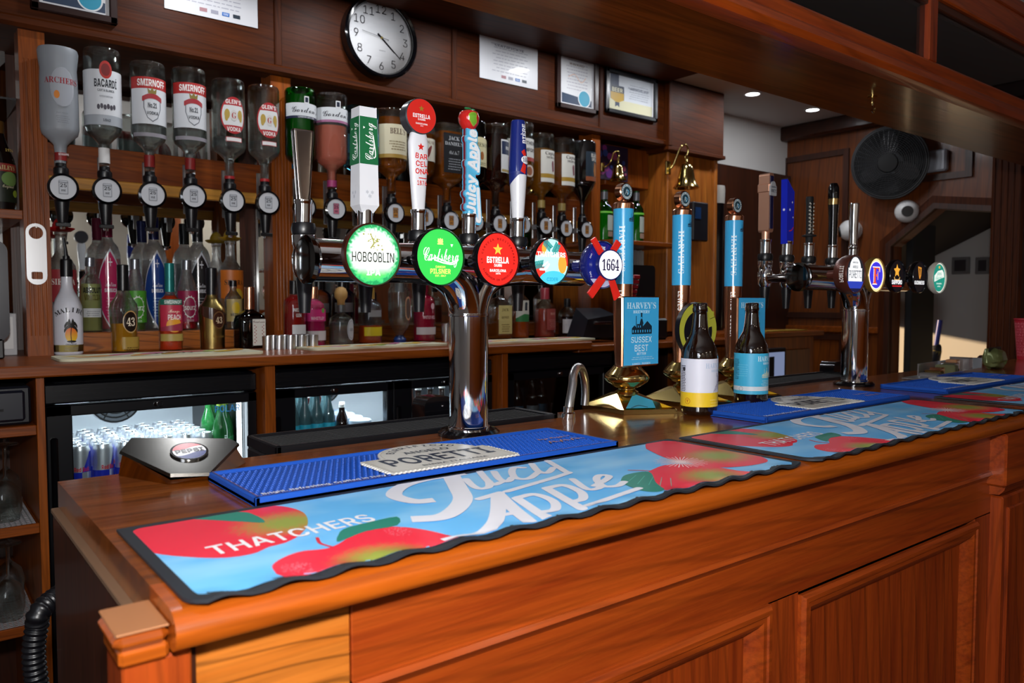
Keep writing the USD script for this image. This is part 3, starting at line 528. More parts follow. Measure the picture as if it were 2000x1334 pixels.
# ================================================================ tap towers
def badge(parent, x, y, z, R, rim_mat, ink, lit, label, depth=.022, ry=1.0):
    ms = turn(lathe([(0, .004), (R*.93, .004), (R*.955, 0), (R, .003), (R, depth*.6), (R*.85, depth), (.014, depth+.012), (.012, .075), (0, .075)], 44), (1, 0, 0), -90)
    ms.vertices[:, 2] *= ry; ms.apply_translation((x, y, z))
    b = obj('badge', ms, rim_mat, parent, label=label)
    if ink: 
        M = front((x, y+.0038, z)); M[:3, 1] *= ry; ink.build(b, M, mat=lit, name='badge_print', edge=.006)
    return b
def tower(x, y, nm, label, xs):
    t = wthing('tap_tower', label, 'beer tap tower', (x, y, CZ), group=None)
    obj('base_ring', lathe([(0, 0), (.056, 0), (.056, .006), (.050, .011), (.036, .012), (0, .012)], 40, (x, y, CZ)), GLOSSBLACK, t)
    obj('column', lathe([(0, .012), (.038, .012), (.038, .016), (.0355, .017), (.0355, .214), (.037, .215), (.037, .219), (.0345, .2195), (0, .2195)], 48, (x, y, CZ)), CHROME, t)
    zb = 1.406
    def limb(s): return tube([(x+s*.001, y, CZ+.20), (x+s*.003, y, CZ+.235), (x+s*.020, y, CZ+.268), (x+s*.055, y, CZ+.294), (x+s*.10, y, zb)], [.0345, .0345, .034, .033, .033], 28) 
    def limb2(s):
        p = smoothline([(x+s*.001, y, CZ+.195), (x+s*.004, y, CZ+.235), (x+s*.022, y, CZ+.272), (x+s*.060, y, CZ+.297), (x+s*.11, y, zb)], 6); return tube(p, .0338, 28)
    for s in (-1, 1): obj('curved_arm', limb2(s), CHROME, t)
    obj('crossbar', turn(lathe([(0, 0), (.030, 0), (.034, .004), (.034, xs[-1]-xs[0]+.096), (.030, xs[-1]-xs[0]+.10), (0, xs[-1]-xs[0]+.10)], 40), (0, 1, 0), 90, (xs[0]-.05, y, zb)), CHROME, t)
    obj('end_flange', turn(lathe([(0, 0), (.030, 0), (.038, .005), (.038, .012), (.034, .016), (0, .016)], 40), (0, 1, 0), 90, (xs[0]-.064, y, zb)), DARKCHROME, t)
    for xx in xs:
        tb = obj('tap_body', [turn(lathe([(0, 0), (.020, 0), (.018, .012), (.012, .03), (.011, .09), (.014, .115), (0, .115)], 24), (1, 0, 0), -90, (xx, y+.025, zb)),
             lathe([(0, -.030), (.013, -.030), (.019, -.018), (.021, 0), (.021, .012), (.017, .022), (.020, .030), (.021, .045), (.016, .05), (.0, .05)], 28, (xx, y+.14, zb+.004))], CHROME, t)
        obj('spout', lathe([(0, 0), (.0095, 0), (.011, .02), (.014, .05), (.0145, .062), (0, .062)], 20, (xx, y+.14, zb-.085)), BLACK, tb)
        obj('collar', lathe([(0, 0), (.020, 0), (.022, .008), (.0195, .018), (0, .018)], 24, (xx, y+.14, zb+.052)), BLACK, tb)
        obj('ferrule', lathe([(0, .018), (.0135, .018), (.0145, .02), (.0145, .05), (.016, .053), (.016, .058), (0, .058)], 24, (xx, y+.14, zb+.052)), CHROME, tb)
    return t
HY = 1.29
xs1 = (.556, .674, .788, .906, 1.032)
t1 = tower(.806, 1.15, 'near', 'near chrome tap tower with five round beer badges and printed handles', xs1)
DB = mat('bronze_rim', '3a1c12', .25, .3); BR = mat('black_rim', '0a0a0c', .15)
# badge prints
k = Ink(); R = .0445
def hob(x, y):
    d = math.hypot(x, y)/R; n = meshkit.noise(np.array([x*400, y*400, 0.]), 8)*.16
    if d + n > 1.0: return S('1f8a50')
    w = S('f4fff8'); g = S('58d860'); t_ = max(0, min(1, (-y/R-.22)*2.2)); c = tuple(a*(1-t_)+b*t_ for a, b in zip(w, g)); e = max(0, min(1, (d+n-.80)*5)); return tuple(a*(1-e)+b*e for a, b in zip(c, S('2fa864')))
k.add(ell(0, 0, R, n=20), hob, .003); r0 = random.Random(4)
k.add(unary_union([ell(.014*r0.gauss(0, .55), .020+.013*r0.gauss(0, .6), .0006+.0016*r0.random(), .0005+.0011*r0.random(), n=3) for i in range(30)] + [stroke([(-.004, .010), (.001, .018), (-.003, .028)], .0022), stroke([(.001, .018), (.009, .020)], .0014)]), '8a8a4c')
k.t('HOBGOBLIN', .0145, '2a2c26', at=(0, -.0035), w=.070, wt=560); k.t('IPA', .009, 'eaffea', at=(0, -.026), wt=800); k.add(sbox(-.014, -.0175, .014, -.0125), 'dcffe0')
badge(t1, xs1[0], 1.035, 1.41, .0475, DB, k, M_LIT, 'backlit white and green badge with dark lettering')
k = Ink(); R = .0435; k.add(ell(0, 0, R, n=20), '2fb648')
k.t('Carlsberg', .0235, 'eefbee', st='c', w=.066, at=(.002, .0055)); k.add(stroke([(-.022, -.0055), (-.008, -.0015), (.006, -.0055), (.020, -.0085), (.0335, -.003), (.024, -.0105), (.006, -.009), (-.008, -.0055)], .0022), 'eefbee'); k.add(Polygon([(.019, .021), (.024, .021), (.0215, .016)]), 'eefbee')
k.add(unary_union([ell(0, .0245, .0052, .0035), sbox(-.0055, .0195, .0055, .0215)] + [ell(.0036*i, .0285-abs(i)*.0008, .0013) for i in (-1, 0, 1)]), 'd8d878'); k.t('DANISH', .0036, 'dfe66a', at=(0, -.0155), wt=700, w=.018); k.t('PILSNER', .0078, 'dfe66a', at=(0, -.0225), wt=800, w=.038); k.t('EST. 1847', .003, 'dfe66a', at=(0, -.0295), w=.02)
badge(t1, xs1[1], 1.035, 1.411, .0465, BR, k, M_LIT, 'backlit green badge with white script')
k = Ink(); R = .0435; k.add(ell(0, 0, R, n=20), 'e0261f'); k.add(star(0, .0165, .0105), 'f0b040'); k.t('ESTRELLA', .0105, 'ffeee8', at=(0, -.001), w=.046, wt=900); k.t('DAMM', .0048, 'ffeee8', at=(0, -.0098), wt=800, w=.016); k.t('BARCELONA', .0045, 'ffeee8', at=(0, -.0185), wt=800, w=.034); k.t('1876', .003, 'ffeee8', at=(0, -.0235))
k.add(arc_text('LA CERVEZA MEDITERRANEA', .0036, .034, -100, 100, wt=700), '6a1010'); k.add(arc_text('ELABORADA EN BARCELONA', .0036, .034, 240, 120, wt=700, inside=True), '6a1010')
badge(t1, xs1[2], 1.035, 1.411, .046, BR, k, M_LIT, 'backlit red badge with gold star')
k = Ink(); R = .0395; cc = ell(0, 0, R, n=20); k.add(cc, 'd23428')
k.add(cc.intersection(Polygon(smoothline([(-.006, .045), (-.012, .02), (-.03, .010), (-.045, .012), (-.045, -.012), (-.022, -.004), (-.012, -.03), (-.026, -.045), (.03, -.045), (.045, -.012), (.022, .0), (.016, .03), (.018, .045)], 4))), 'b4ece8'); k.add(cc.intersection(Polygon([(-.045, -.02), (-.02, -.018), (.045, -.012), (.045, -.045), (-.045, -.045)])).intersection(ell(.006, -.034, .034, .018)), '4cc0dc')
k.add(unary_union([cc.intersection(ell(.026, -.004, .010, .016)), cc.intersection(ell(-.017, .022, .005, .010))]), 'e8a03c')
for px, py, an in ((-.010, .030, -40), (.010, .022, 60), (-.030, -.006, 10)): k.add(cc.intersection(affinity.translate(affinity.rotate(unary_union([stroke([(-.011, 0), (.011, .001)], .0015)] + [stroke([(.018*j/8-.009, 0), (.018*j/8-.006, s*.006)], .0017) for j in range(9) for s in (-1, 1)]), an, origin=(0, 0)), px, py)), '178080')
k.t('THATCHERS', .0088, 'f6fbfb', at=(0, .0125), w=.066, wt=850); k.add(unary_union([stroke([(-.026, -.014), (-.014, -.013), (-.006, -.005)], .004), stroke([(-.02, -.008), (-.009, -.001)], .003)]), 'eefafa'); k.t('CIDER', .006, '2a9ac0', at=(.002, -.031), w=.026, wt=700)
badge(t1, xs1[3], 1.035, 1.411, .0425, BR, k, M_LIT, 'backlit turquoise and red fruit badge')
k = Ink(); R = .0415; cc = ell(0, 0, R, n=20); k.add(cc, '1a2480'); k.add(cc.intersection(sbox(-.05, -.05, .05, -.026)), 'b9bfe0'); k.t('BIÈRE', .006, 'e8eaf4', at=(-.001, .031), w=.017, wt=900); k.t('1664', .004, 'c8cce4', at=(-.030, .016), rot=60, w=.01); k.t('PURE', .004, 'c8cce4', at=(-.030, -.018), rot=110, w=.011)
b5 = badge(t1, xs1[4], 1.035, 1.409, .045, mat('navy_rim', '161e62', .15, 0, coat_weight=.5), k, M_GLOSSPRINT, 'navy badge crossed by a red ribbon with white oval', .026)
for rb in (Polygon([(-.036, .044), (-.026, .050), (-.002, .022), (-.014, .016)]), Polygon([(.030, .048), (.042, .040), (.020, .016), (.008, .020)]), Polygon([(-.008, -.016), (-.044, -.052), (-.032, -.062), (.006, -.022)]), Polygon([(.020, -.018), (.040, -.056), (.026, -.066), (.008, -.020)])): obj('ribbon', prism(rb, .004, front((xs1[4], 1.034, 1.409))), mat('ribbon_red', 'd8281e', .35), b5, label='red ribbon')
ov = obj('oval_plate', prism(ell(.010, 0, .032, .0285, n=16), .007, front((xs1[4], 1.034, 1.409))), mat('ink_blue', '1a2060', .3), b5, label='white oval plate')
k = Ink(); k.add(ell(.010, 0, .030, .0265, n=16), 'f4f6fc'); k.t('1664', .021, '2a2440', at=(.010, 0), w=.044, st='c'); k.build(ov, front((xs1[4], 1.0268, 1.409)), mat=M_LITDIM)

# near tower's handles
def handle(parent, mesh, m, label): return obj('tap_handle', mesh, m, parent, label=label)
def loft(secs, n=28):                            # sections (z, half width, half depth, squareness) joined up
    V = []
    for z, a, b, e in secs:
        for j in range(n):
            t_ = 2*PI*(j+.5)/n; c_, s_ = math.cos(t_), math.sin(t_); V.append((a*np.sign(c_)*abs(c_)**e, b*np.sign(s_)*abs(s_)**e, z))
    V = np.array(V); f = []
    for i in range(len(secs)-1):
        for j in range(n): a0, a1 = i*n+j, i*n+(j+1) % n; f += [(a0, a1, a1+n), (a0, a1+n, a0+n)]
    k0 = len(V); V = np.vstack([V, [(0, 0, secs[0][0])], [(0, 0, secs[-1][0])]]); e = (len(secs)-1)*n
    f += [(k0, (j+1) % n, j) for j in range(n)] + [(k0+1, e+j, e+(j+1) % n) for j in range(n)]
    return trimesh.Trimesh(V, np.array(f), process=False)
def at_(m, x, y, z): m = m.copy(); m.apply_translation((x, y, z)); return m
handle(t1, at_(loft([(0, .011, .008, .6), (.02, .012, .008, .35), (.12, .0185, .008, .25), (.124, .0178, .007, .25)]), xs1[0], HY, 1.512), mat('smoky_chrome', (.38, .34, .32), .16, 1), 'tapered chrome blade handle')
W_ = mat('handle_white', 'e4e6ec', .3, 0, coat_weight=.3); hx = xs1[1]
h2 = handle(t1, [trimesh.convex.convex_hull(np.array([(sx*w, sy*w*.95, z) for z, w in ((1.515, .0195), (1.690, .0170)) for sx in (-1, 1) for sy in (-1, 1)]) + [hx, HY, 0]), trimesh.convex.convex_hull(np.array([(sx*w, sy*w*.95, z) for z, w in ((1.502, .012), (1.515, .0195)) for sx in (-1, 1) for sy in (-1, 1)]) + [hx, HY, 0])], W_, 'square white handle with green script band')
def hw(z): return .0195 - (z-1.515)/.175*.0025
for M, nm in ((np.array([[1, 0, 0, hx], [0, 0, -1, HY-hw(1.6)*.95-.0011], [0, 1, 0, 0], [0, 0, 0, 1.]]), 'handle_print'), (np.array([[0, 0, -1, hx-hw(1.6)-.0012], [-1, 0, 0, HY], [0, 1, 0, 0], [0, 0, 0, 1.]]), 'handle_print')):
    k = Ink(); zt, zb_ = 1.672, 1.588; k.add(Polygon([(-hw(zb_), zb_), (hw(zb_), zb_), (hw(zt), zt), (-hw(zt), zt)]), '17683c')
    sc = text('Carlsberg', .0185, .066, st='c', rot=90, at=(-.001, 1.629)); k.add(sc, 'eef2ee'); k.add(stroke([(.007, 1.606), (.010, 1.622), (.0085, 1.640), (.013, 1.607), (.010, 1.600)], .0022), 'eef2ee'); k.add(Polygon([(-.011, 1.650), (-.011, 1.655), (-.007, 1.6525)]), 'eef2ee')
    k.add(unary_union([star(0, 1.531, .0045, .5, 6), star(-.005, 1.538, .004, .5, 6), star(.005, 1.538, .004, .5, 6)]), 'c4c8d0')
    tl = math.atan(.0025*.95/.175); M[:3, 1] += M[:3, 2]*(-tl) if True else 0; M[:3, 3] -= M[:3, 2]*(-tl)*1.6; k.build(h2, M, name=nm)
hx = xs1[2]
h3 = handle(t1, at_(loft([(0, .0095, .008, .8), (.01, .0125, .009, .8), (.06, .0165, .010, .8), (.11, .0205, .010, .8), (.135, .021, .010, .8), (.152, .017, .009, .8), (.158, .010, .006, .8)]), hx, HY, 1.508), W_, 'white paddle handle with red hand lettering and red disc on top')
h3d = obj('disc', disc_y((hx, HY-.013, 1.691), .0335, .024, 44, .002), mat('disc_grey', '3a3a40', .3), h3, label='red disc on top of the handle')
k = Ink(); k.add(ell(0, 0, .0318, n=18), 'd82a22'); k.add(star(0, .014, .0062), 'a07a28'); k.t('ESTRELLA', .0075, 'f4eeee', at=(0, 0), w=.038, wt=900); k.t('DAMM', .0036, 'f4eeee', at=(0, -.0065), wt=800); k.t('BARCELONA', .0032, 'f4eeee', at=(0, -.0145), w=.026, wt=800); k.t('1876', .002, 'f4eeee', at=(0, -.0185)); k.build(h3d, front((hx, HY-.0130, 1.691)), mat=M_GLOSSPRINT)
k = Ink(); c_ = 'd8241e'; k.add(star(0, 1.634, .0075, .45), c_)
for s_, x_, z_ in (('B', -.0085, 1.617), ('A', .001, 1.6155), ('R', .010, 1.616), ('C', -.0075, 1.6025), ('E', .0015, 1.6015), ('L', .0095, 1.6025), ('O', -.0085, 1.588), ('N', .0015, 1.5875), ('A', .0105, 1.588)): k.t(s_, .0098, c_, at=(x_, z_), wt=600, rot=8*math.sin(9*x_*100))
k.add(sbox(-.006, 1.5745, .011, 1.576), c_); k.t('1876', .0085, c_, at=(.001, 1.566), wt=560, w=.021)
k.build(h3, np.array([[1, 0, 0, hx], [0, 0, -1, HY-.0104], [0, 1, 0, 0], [0, 0, 0, 1.]]), name='handle_print')
hx = xs1[3]
sk = lambda g: affinity.skew(g, xs=10, origin=(0, 0))
JA = unary_union([affinity.rotate(sk(unary_union([text('Juicy', .0195, .076, wt=720, at=(-.046, .001)), text('Apple', .0195, .078, wt=720, at=(.044, -.002)), stroke([(-.083, -.008), (-.094, -.012), (-.092, -.019), (-.060, -.017), (-.030, -.015)], .0045), stroke([(.004, -.016), (.040, -.017), (.052, -.012)], .0035)])), 90, origin=(0, 0))])
JB = unary_union([JA.buffer(.0048), sbox(-.010, -.10, .011, .085)]).buffer(.002).buffer(-.002); jz = 1.600; JA = JA.buffer(.0006)
JM = lambda y: front((hx, y, jz))
h4 = handle(t1, [prism(JB.simplify(.0004), .016, JM(HY+.008)), lathe([(0, 0), (.011, 0), (.012, .02), (0, .02)], 20, (hx, HY, 1.502))], mat('handle_blue', '58b4dc', .35), 'cut-out script handle in pale blue and white topped by an apple')
obj('red_edge', prism(JB.buffer(.0012).simplify(.0005), .006, JM(HY+.003)), mat('dark_red', '7a2030', .4), h4)
obj('raised_lettering', prism(JA.simplify(.0003), .004, JM(HY-.0075)), mat('lettering_white', 'eef2f6', .3), h4)
ap = lathe([(0, -.016), (.006, -.019), (.013, -.017), (.0195, -.006), (.0215, .005), (.0185, .015), (.010, .0195), (.004, .017), (0, .014)], 32, (hx, HY, 1.702))
apn = usdkit.material(stage, '/World/Looks/apple_red_green', {'c': ('texture_coordinate', {}), 'g': ('geometry', {}), 'm': ('mapping', dict(location=(-hx-.002, -HY+.02, -1.705), scale=(1, 1, 1))), 'gr': ('vector_math', dict(math_type='length')), 'r': ('rgb_ramp', dict(ramp=[(0, S('6ea82c')), (.016, S('8ab43c')), (.021, S('c85a2c')), (.027, S('c82420')), (1, S('c82420'))])), 'p': ('principled_bsdf', dict(roughness=.12, coat_weight=.6))}, [('g.position', 'm.vector'), ('m.vector', 'gr.vector1'), ('gr.value', 'r.fac'), ('r.color', 'p.base_color')], surface='p.BSDF')
apo = obj('apple', ap, mat('apple_red', 'c82622', .12, 0, coat_weight=.6), h4, smooth=60, label='glossy red and green apple knob')
k = Ink()
gp = Polygon(smoothline([(-.012, -.004), (-.013, .008), (-.004, .013), (.006, .011), (.004, .003), (.007, -.006), (.002, -.014), (-.006, -.011), (-.012, -.004)], 4))
def apmap(x, y, off):
    pr = [(.0, -.016), (.006, -.019), (.013, -.017), (.0195, -.006), (.0215, .005), (.0185, .015), (.010, .0195)]
    r = np.interp(y, [p[1] for p in pr[1:]], [p[0] for p in pr[1:]]) + off + .0004; a = x/.0215; return (hx + r*math.sin(a), HY - r*math.cos(a), 1.702 + y)
k.add(gp, '9aa83c', .003); k.add(gp.buffer(-.002), '72ac34', .003); k.build(apo, fn=apmap, mat=M_GLOSSPRINT, edge=.003)
obj('leaf', [cyl((hx, HY, 1.717), (hx+.003, HY, 1.727), .0018, 8), ball((hx-.006, HY-.003, 1.7245), .0065, (1, .6, .35)), ball((hx+.008, HY-.002, 1.7235), .006, (1, .6, .35))], mat('leaf_green', '2c7a44', .2), apo)
hx = xs1[4]
h5 = handle(t1, at_(loft([(0, .0095, .0095, 1), (.008, .012, .012, 1), (.07, .0165, .0165, 1), (.122, .0195, .0195, 1), (.128, .0192, .0192, 1)], 32), hx, HY, 1.502), W_, 'white and navy tapered handle with red ribbon and small oval')
wave = [(x_, .012*math.cos(x_/.0195*1.5)+.004) for x_ in np.linspace(-.0613, .0613, 40)]
rr5 = lambda z: float(np.interp(z, [1.572, 1.624, 1.718], [.0167, .0197, .0150]))
obj('navy_sleeve', lathe([(0, 1.606), (.0192, 1.606), (.0197, 1.626), (.0150, 1.716), (.0138, 1.719), (0, 1.719)], 32, (hx, HY, 0)), mat('navy_gloss', '1a2a78', .2, 0, coat_weight=.4), h5)
k = Ink(); k.add(Polygon([(x_, 1.606-.013+z_) for x_, z_ in wave] + [(.0613, 1.612), (-.0613, 1.612)]), '1a2a78', .004)
k.add(text('BIÈRE', .0125, .040, wt=850, rot=90, at=(.004, 1.690)), 'eef0f6')
k.add(Polygon([(-.006, 1.652), (.002, 1.658), (.008, 1.648), (.002, 1.640)]), 'd8281e'); k.add(Polygon([(-.008, 1.612), (.004, 1.606), (.006, 1.624), (-.002, 1.630)]), 'd8281e'); k.add(ell(.006, 1.636, .0125, .0085), 'f2f4fa'); k.t('1664', .0085, '20204a', at=(.006, 1.636), st='c', w=.018)
k.build(h5, fn=lambda x, y, o: (hx+(rr5(y)+o+.0003)*math.sin(x/.0195), HY-(rr5(y)+o+.0003)*math.cos(x/.0195), y), name='handle_print', edge=.0028)

# far tower
xs2 = (1.925, 2.032, 2.148, 2.281, 2.405)
t2 = tower(2.165, 1.15, 'far', 'far chrome tap tower with blue, black and copper handles', xs2)
k = Ink(); R = .0455; cc = ell(0, 0, R, n=20); k.add(cc, 'e6e8ea'); k.add(cc.intersection(sbox(-.05, -.05, .05, -.018)), '2a3ea8'); k.add(cc.intersection(sbox(-.05, -.05, .05, -.036)), '141a3c'); k.add(cc.difference(unary_union([sbox(-.034, -.05, .034, .016), ell(0, .012, .028, .032)])).intersection(sbox(-.05, -.018, .05, .05)), '20242c'); k.t('BIRRIFICIO', .004, '3a4048', at=(0, .030), w=.026); k.t('ANGELO', .0065, '3a4048', at=(0, .019), w=.026); k.t('PORETTI', .019, '3a4048', at=(0, .000), w=.060, wt=420)
b = badge(t2, xs2[0], 1.022, 1.411, .050, mat('copper_rim', '5a2c20', .3, .4), k, M_LITFAR, 'brown drum badge with white and blue face', .04)
k = Ink(); k.t('PORETTI', .011, 'e8e0d8', at=(0, 0), w=.042, rot=90); k.build(b, fn=lambda x, y, o: (xs2[0]-(.0502+o)*math.cos(y/.05), 1.022+.014+x, 1.411+(.0502+o)*math.sin(y/.05)), name='side_lettering', edge=.006)
k = Ink(); k.add(ell(0, 0, .0445, n=20), 'f0e0a0'); k.add(ell(.001, 0, .037, n=18), 'eceaf4'); k.add(ell(.001, 0, .0345, n=18), '3a34d4'); k.t('F', .050, 'f4f0ee', st='s', at=(.001, 0), w=.040); k.t('F', .044, 'dc4a30', st='s', at=(.001, 0), w=.033)
badge(t2, xs2[1], 1.022, 1.411, .0465, mat('gold_rim', '8a6c30', .3, .5), k, M_LITFAR, 'cream badge with blue oval and red letter')
k = Ink(); k.add(ell(0, 0, .0425, n=20), '0c0c10'); k.add(star(0, .014, .019, .5), 'e8a438'); k.add(stroke([(-.015, -.004), (-.010, -.010), (.010, -.010), (.015, -.004)], .004), 'c89a50'); k.t('SAPPORO', .012, 'f2f2f4', at=(0, -.0165), w=.058, wt=900); k.add(sbox(-.026, -.029, .026, -.0255), 'b81c20')
badge(t2, xs2[2], 1.022, 1.411, .0455, BR, k, M_LITFAR, 'black badge with gold star')
k = Ink(); k.add(ell(0, 0, .0425, n=20), '0c0c10'); k.add(Polygon([(-.010, .030), (.012, .027), (.010, .004), (.004, -.006), (-.001, -.004), (-.006, .012)]).difference(Polygon([(-.005, .025), (.007, .023), (.005, .006), (.001, .002)])), 'c88430'); k.add(unary_union([stroke([(-.004+.003*j, .025), (.0+.0018*j, .0)], .0008, 0) for j in range(4)]), 'c88430'); k.t('GUINNESS', .0105, 'f2f2f4', at=(0, -.016), w=.060, wt=800)
badge(t2, xs2[3], 1.022, 1.411, .0455, BR, k, M_LITFAR, 'black badge with gold harp and white lettering')
k = Ink(); k.add(ell(0, 0, .0445, n=20), 'd8dad2'); k.add(ell(0, 0, .040, n=18), '1f8a78'); k.add(Polygon([(-.030, .006), (-.008, .020), (.02, .024), (.030, .016), (.034, .002), (.010, -.002), (-.030, -.012)]), 'e8efe8'); k.t("JOHN", .011, '1f8a78', at=(.002, .013), w=.034, st='c'); k.t("SMITH'S", .011, '1f8a78', at=(.002, .000), w=.052, st='c'); k.t('EXTRA SMOOTH', .004, 'e8efe8', at=(0, -.017), w=.034); k.t('BITTER', .0035, 'e8efe8', at=(0, -.025)); k.add(ell(.0, .031, .005, .004), 'd8a848')
badge(t2, xs2[4], 1.022, 1.411, .0465, mat('cream_rim', 'b8b4a8', .3), k, M_LITFAR, 'green oval badge with white script')
hx = xs2[0]
h = handle(t2, [prism(rrect(-.011, 1.535, .011, 1.700, .008), .034, frame((hx, HY-.017, 0), (1, 0, 0), (0, 0, 1)) @ np.diag([1, 1, -1, 1.])), at_(loft([(0, .010, .010, 1), (.03, .011, .011, 1)]), hx, HY, 1.508), box(hx-.013, hx+.013, HY-.019, HY+.022, 1.645, 1.672, .004)], SATINCU, 'flat copper handle with navy front and small plaque')
obj('navy_inlay', box(hx-.008, hx+.008, HY-.019, HY-.016, 1.545, 1.692, .001), NAVY, h); pq = obj('plaque', prism(unary_union([rrect(-.014, 1.636, .014, 1.664, .003), ell(0, 1.664, .010, .012)]), .005, front((hx, HY-.019, 0))), mat('plaque_grey', 'a4a6aa', .4), h)
k = Ink(); k.t('PORETTI', .008, '3a4250', at=(0, 1.649), w=.024); k.t('ANGELO', .004, '3a4250', at=(0, 1.660)); k.build(pq, front((hx, HY-.0242, 0)))
hx = xs2[1]
bl = prism(Polygon([(-.0165, 1.508), (.0165, 1.508), (.0185, 1.660), (.010, 1.667), (0, 1.676), (-.010, 1.687), (-.0185, 1.694)]), .020, front((hx, HY+.010, 0)))
h = handle(t2, bl, mat('cobalt', '1a2ac0', .2, 0, coat_weight=.4), 'bright blue handle with slanted top and white stars'); obj('silver_edge', prism(LineString([(.0185, 1.660), (.010, 1.667), (0, 1.676), (-.010, 1.687), (-.0185, 1.694)]).buffer(.0012), .021, front((hx, HY+.0105, 0))), CHROME, h)
k = Ink(); k.add(unary_union([star(.008, 1.628, .004, .5, 4), star(.012, 1.585, .0035, .5, 4), star(-.004, 1.606, .005, .45, 7)]), 'e8ecff'); k.add(stroke([(-.006, 1.545), (.006, 1.548), (.014, 1.556)], .003), 'd02c3c'); k.build(h, front((hx, HY-.0101, 0)), name='handle_print')
k = Ink(); k.add(star(0, 1.606, .005, .45, 7), 'e8ecff'); k.build(h, np.array([[0, 0, -1, hx-.0182], [-1, 0, 0, HY], [0, 1, 0, 0], [0, 0, 0, 1.]]), name='handle_print')
hx = xs2[2]
h = handle(t2, at_(loft([(0, .010, .010, 1), (.022, .0105, .0105, 1), (.024, .020, .020, .9), (.028, .020, .020, .9), (.030, .0105, .009, 1), (.12, .0115, .010, 1), (.134, .0125, .011, 1), (.142, .011, .010, 1)]), hx, HY, 1.512), MATTBLACK, 'black sword-grip handle wrapped in cord')
obj('cord_wrap', [cyl((hx-.011, HY-.006, 1.546+.011*i), (hx+.011, HY-.0075, 1.546+.011*(i+1)), .0022, 6) for i in range(8)] + [cyl((hx+.011, HY-.006, 1.546+.011*i), (hx-.011, HY-.0075, 1.546+.011*(i+1)), .0022, 6) for i in range(8)], mat('cord', 'c8c4b8', .6), h)
hx = xs2[3]
h = handle(t2, at_(loft([(0, .0125, .0125, 1), (.10, .014, .014, 1), (.138, .0165, .0165, 1), (.165, .0175, .0165, 1), (.185, .0165, .015, .9), (.198, .010, .010, .9)]), hx, HY, 1.508), GLOSSBLACK, 'glossy black handle with gold band'); obj('gold_band', lathe([(0, 0), (.0168, 0), (.0172, .018), (0, .018)], 28, (hx, HY, 1.640)), mat('gold', (.75, .52, .2), .2, 1), h)
k = Ink(); k.t('GUINNESS', .009, 'b8924c', rot=90, at=(.006, 1.58), w=.07); k.build(h, fn=lambda x, y, o: (hx+(.0142+o)*math.sin(x/.014), HY-(.0142+o)*math.cos(x/.014), y), name='handle_print', edge=.003)
hx = xs2[4]
handle(t2, at_(loft([(0, .016, .016, 1), (.004, .017, .017, 1), (.010, .0135, .0135, 1), (.02, .0125, .0125, 1), (.06, .0135, .0135, 1), (.142, .0165, .0165, 1), (.146, .0155, .0155, 1)]), hx, HY, 1.508), CHROME, 'plain tapered chrome handle')

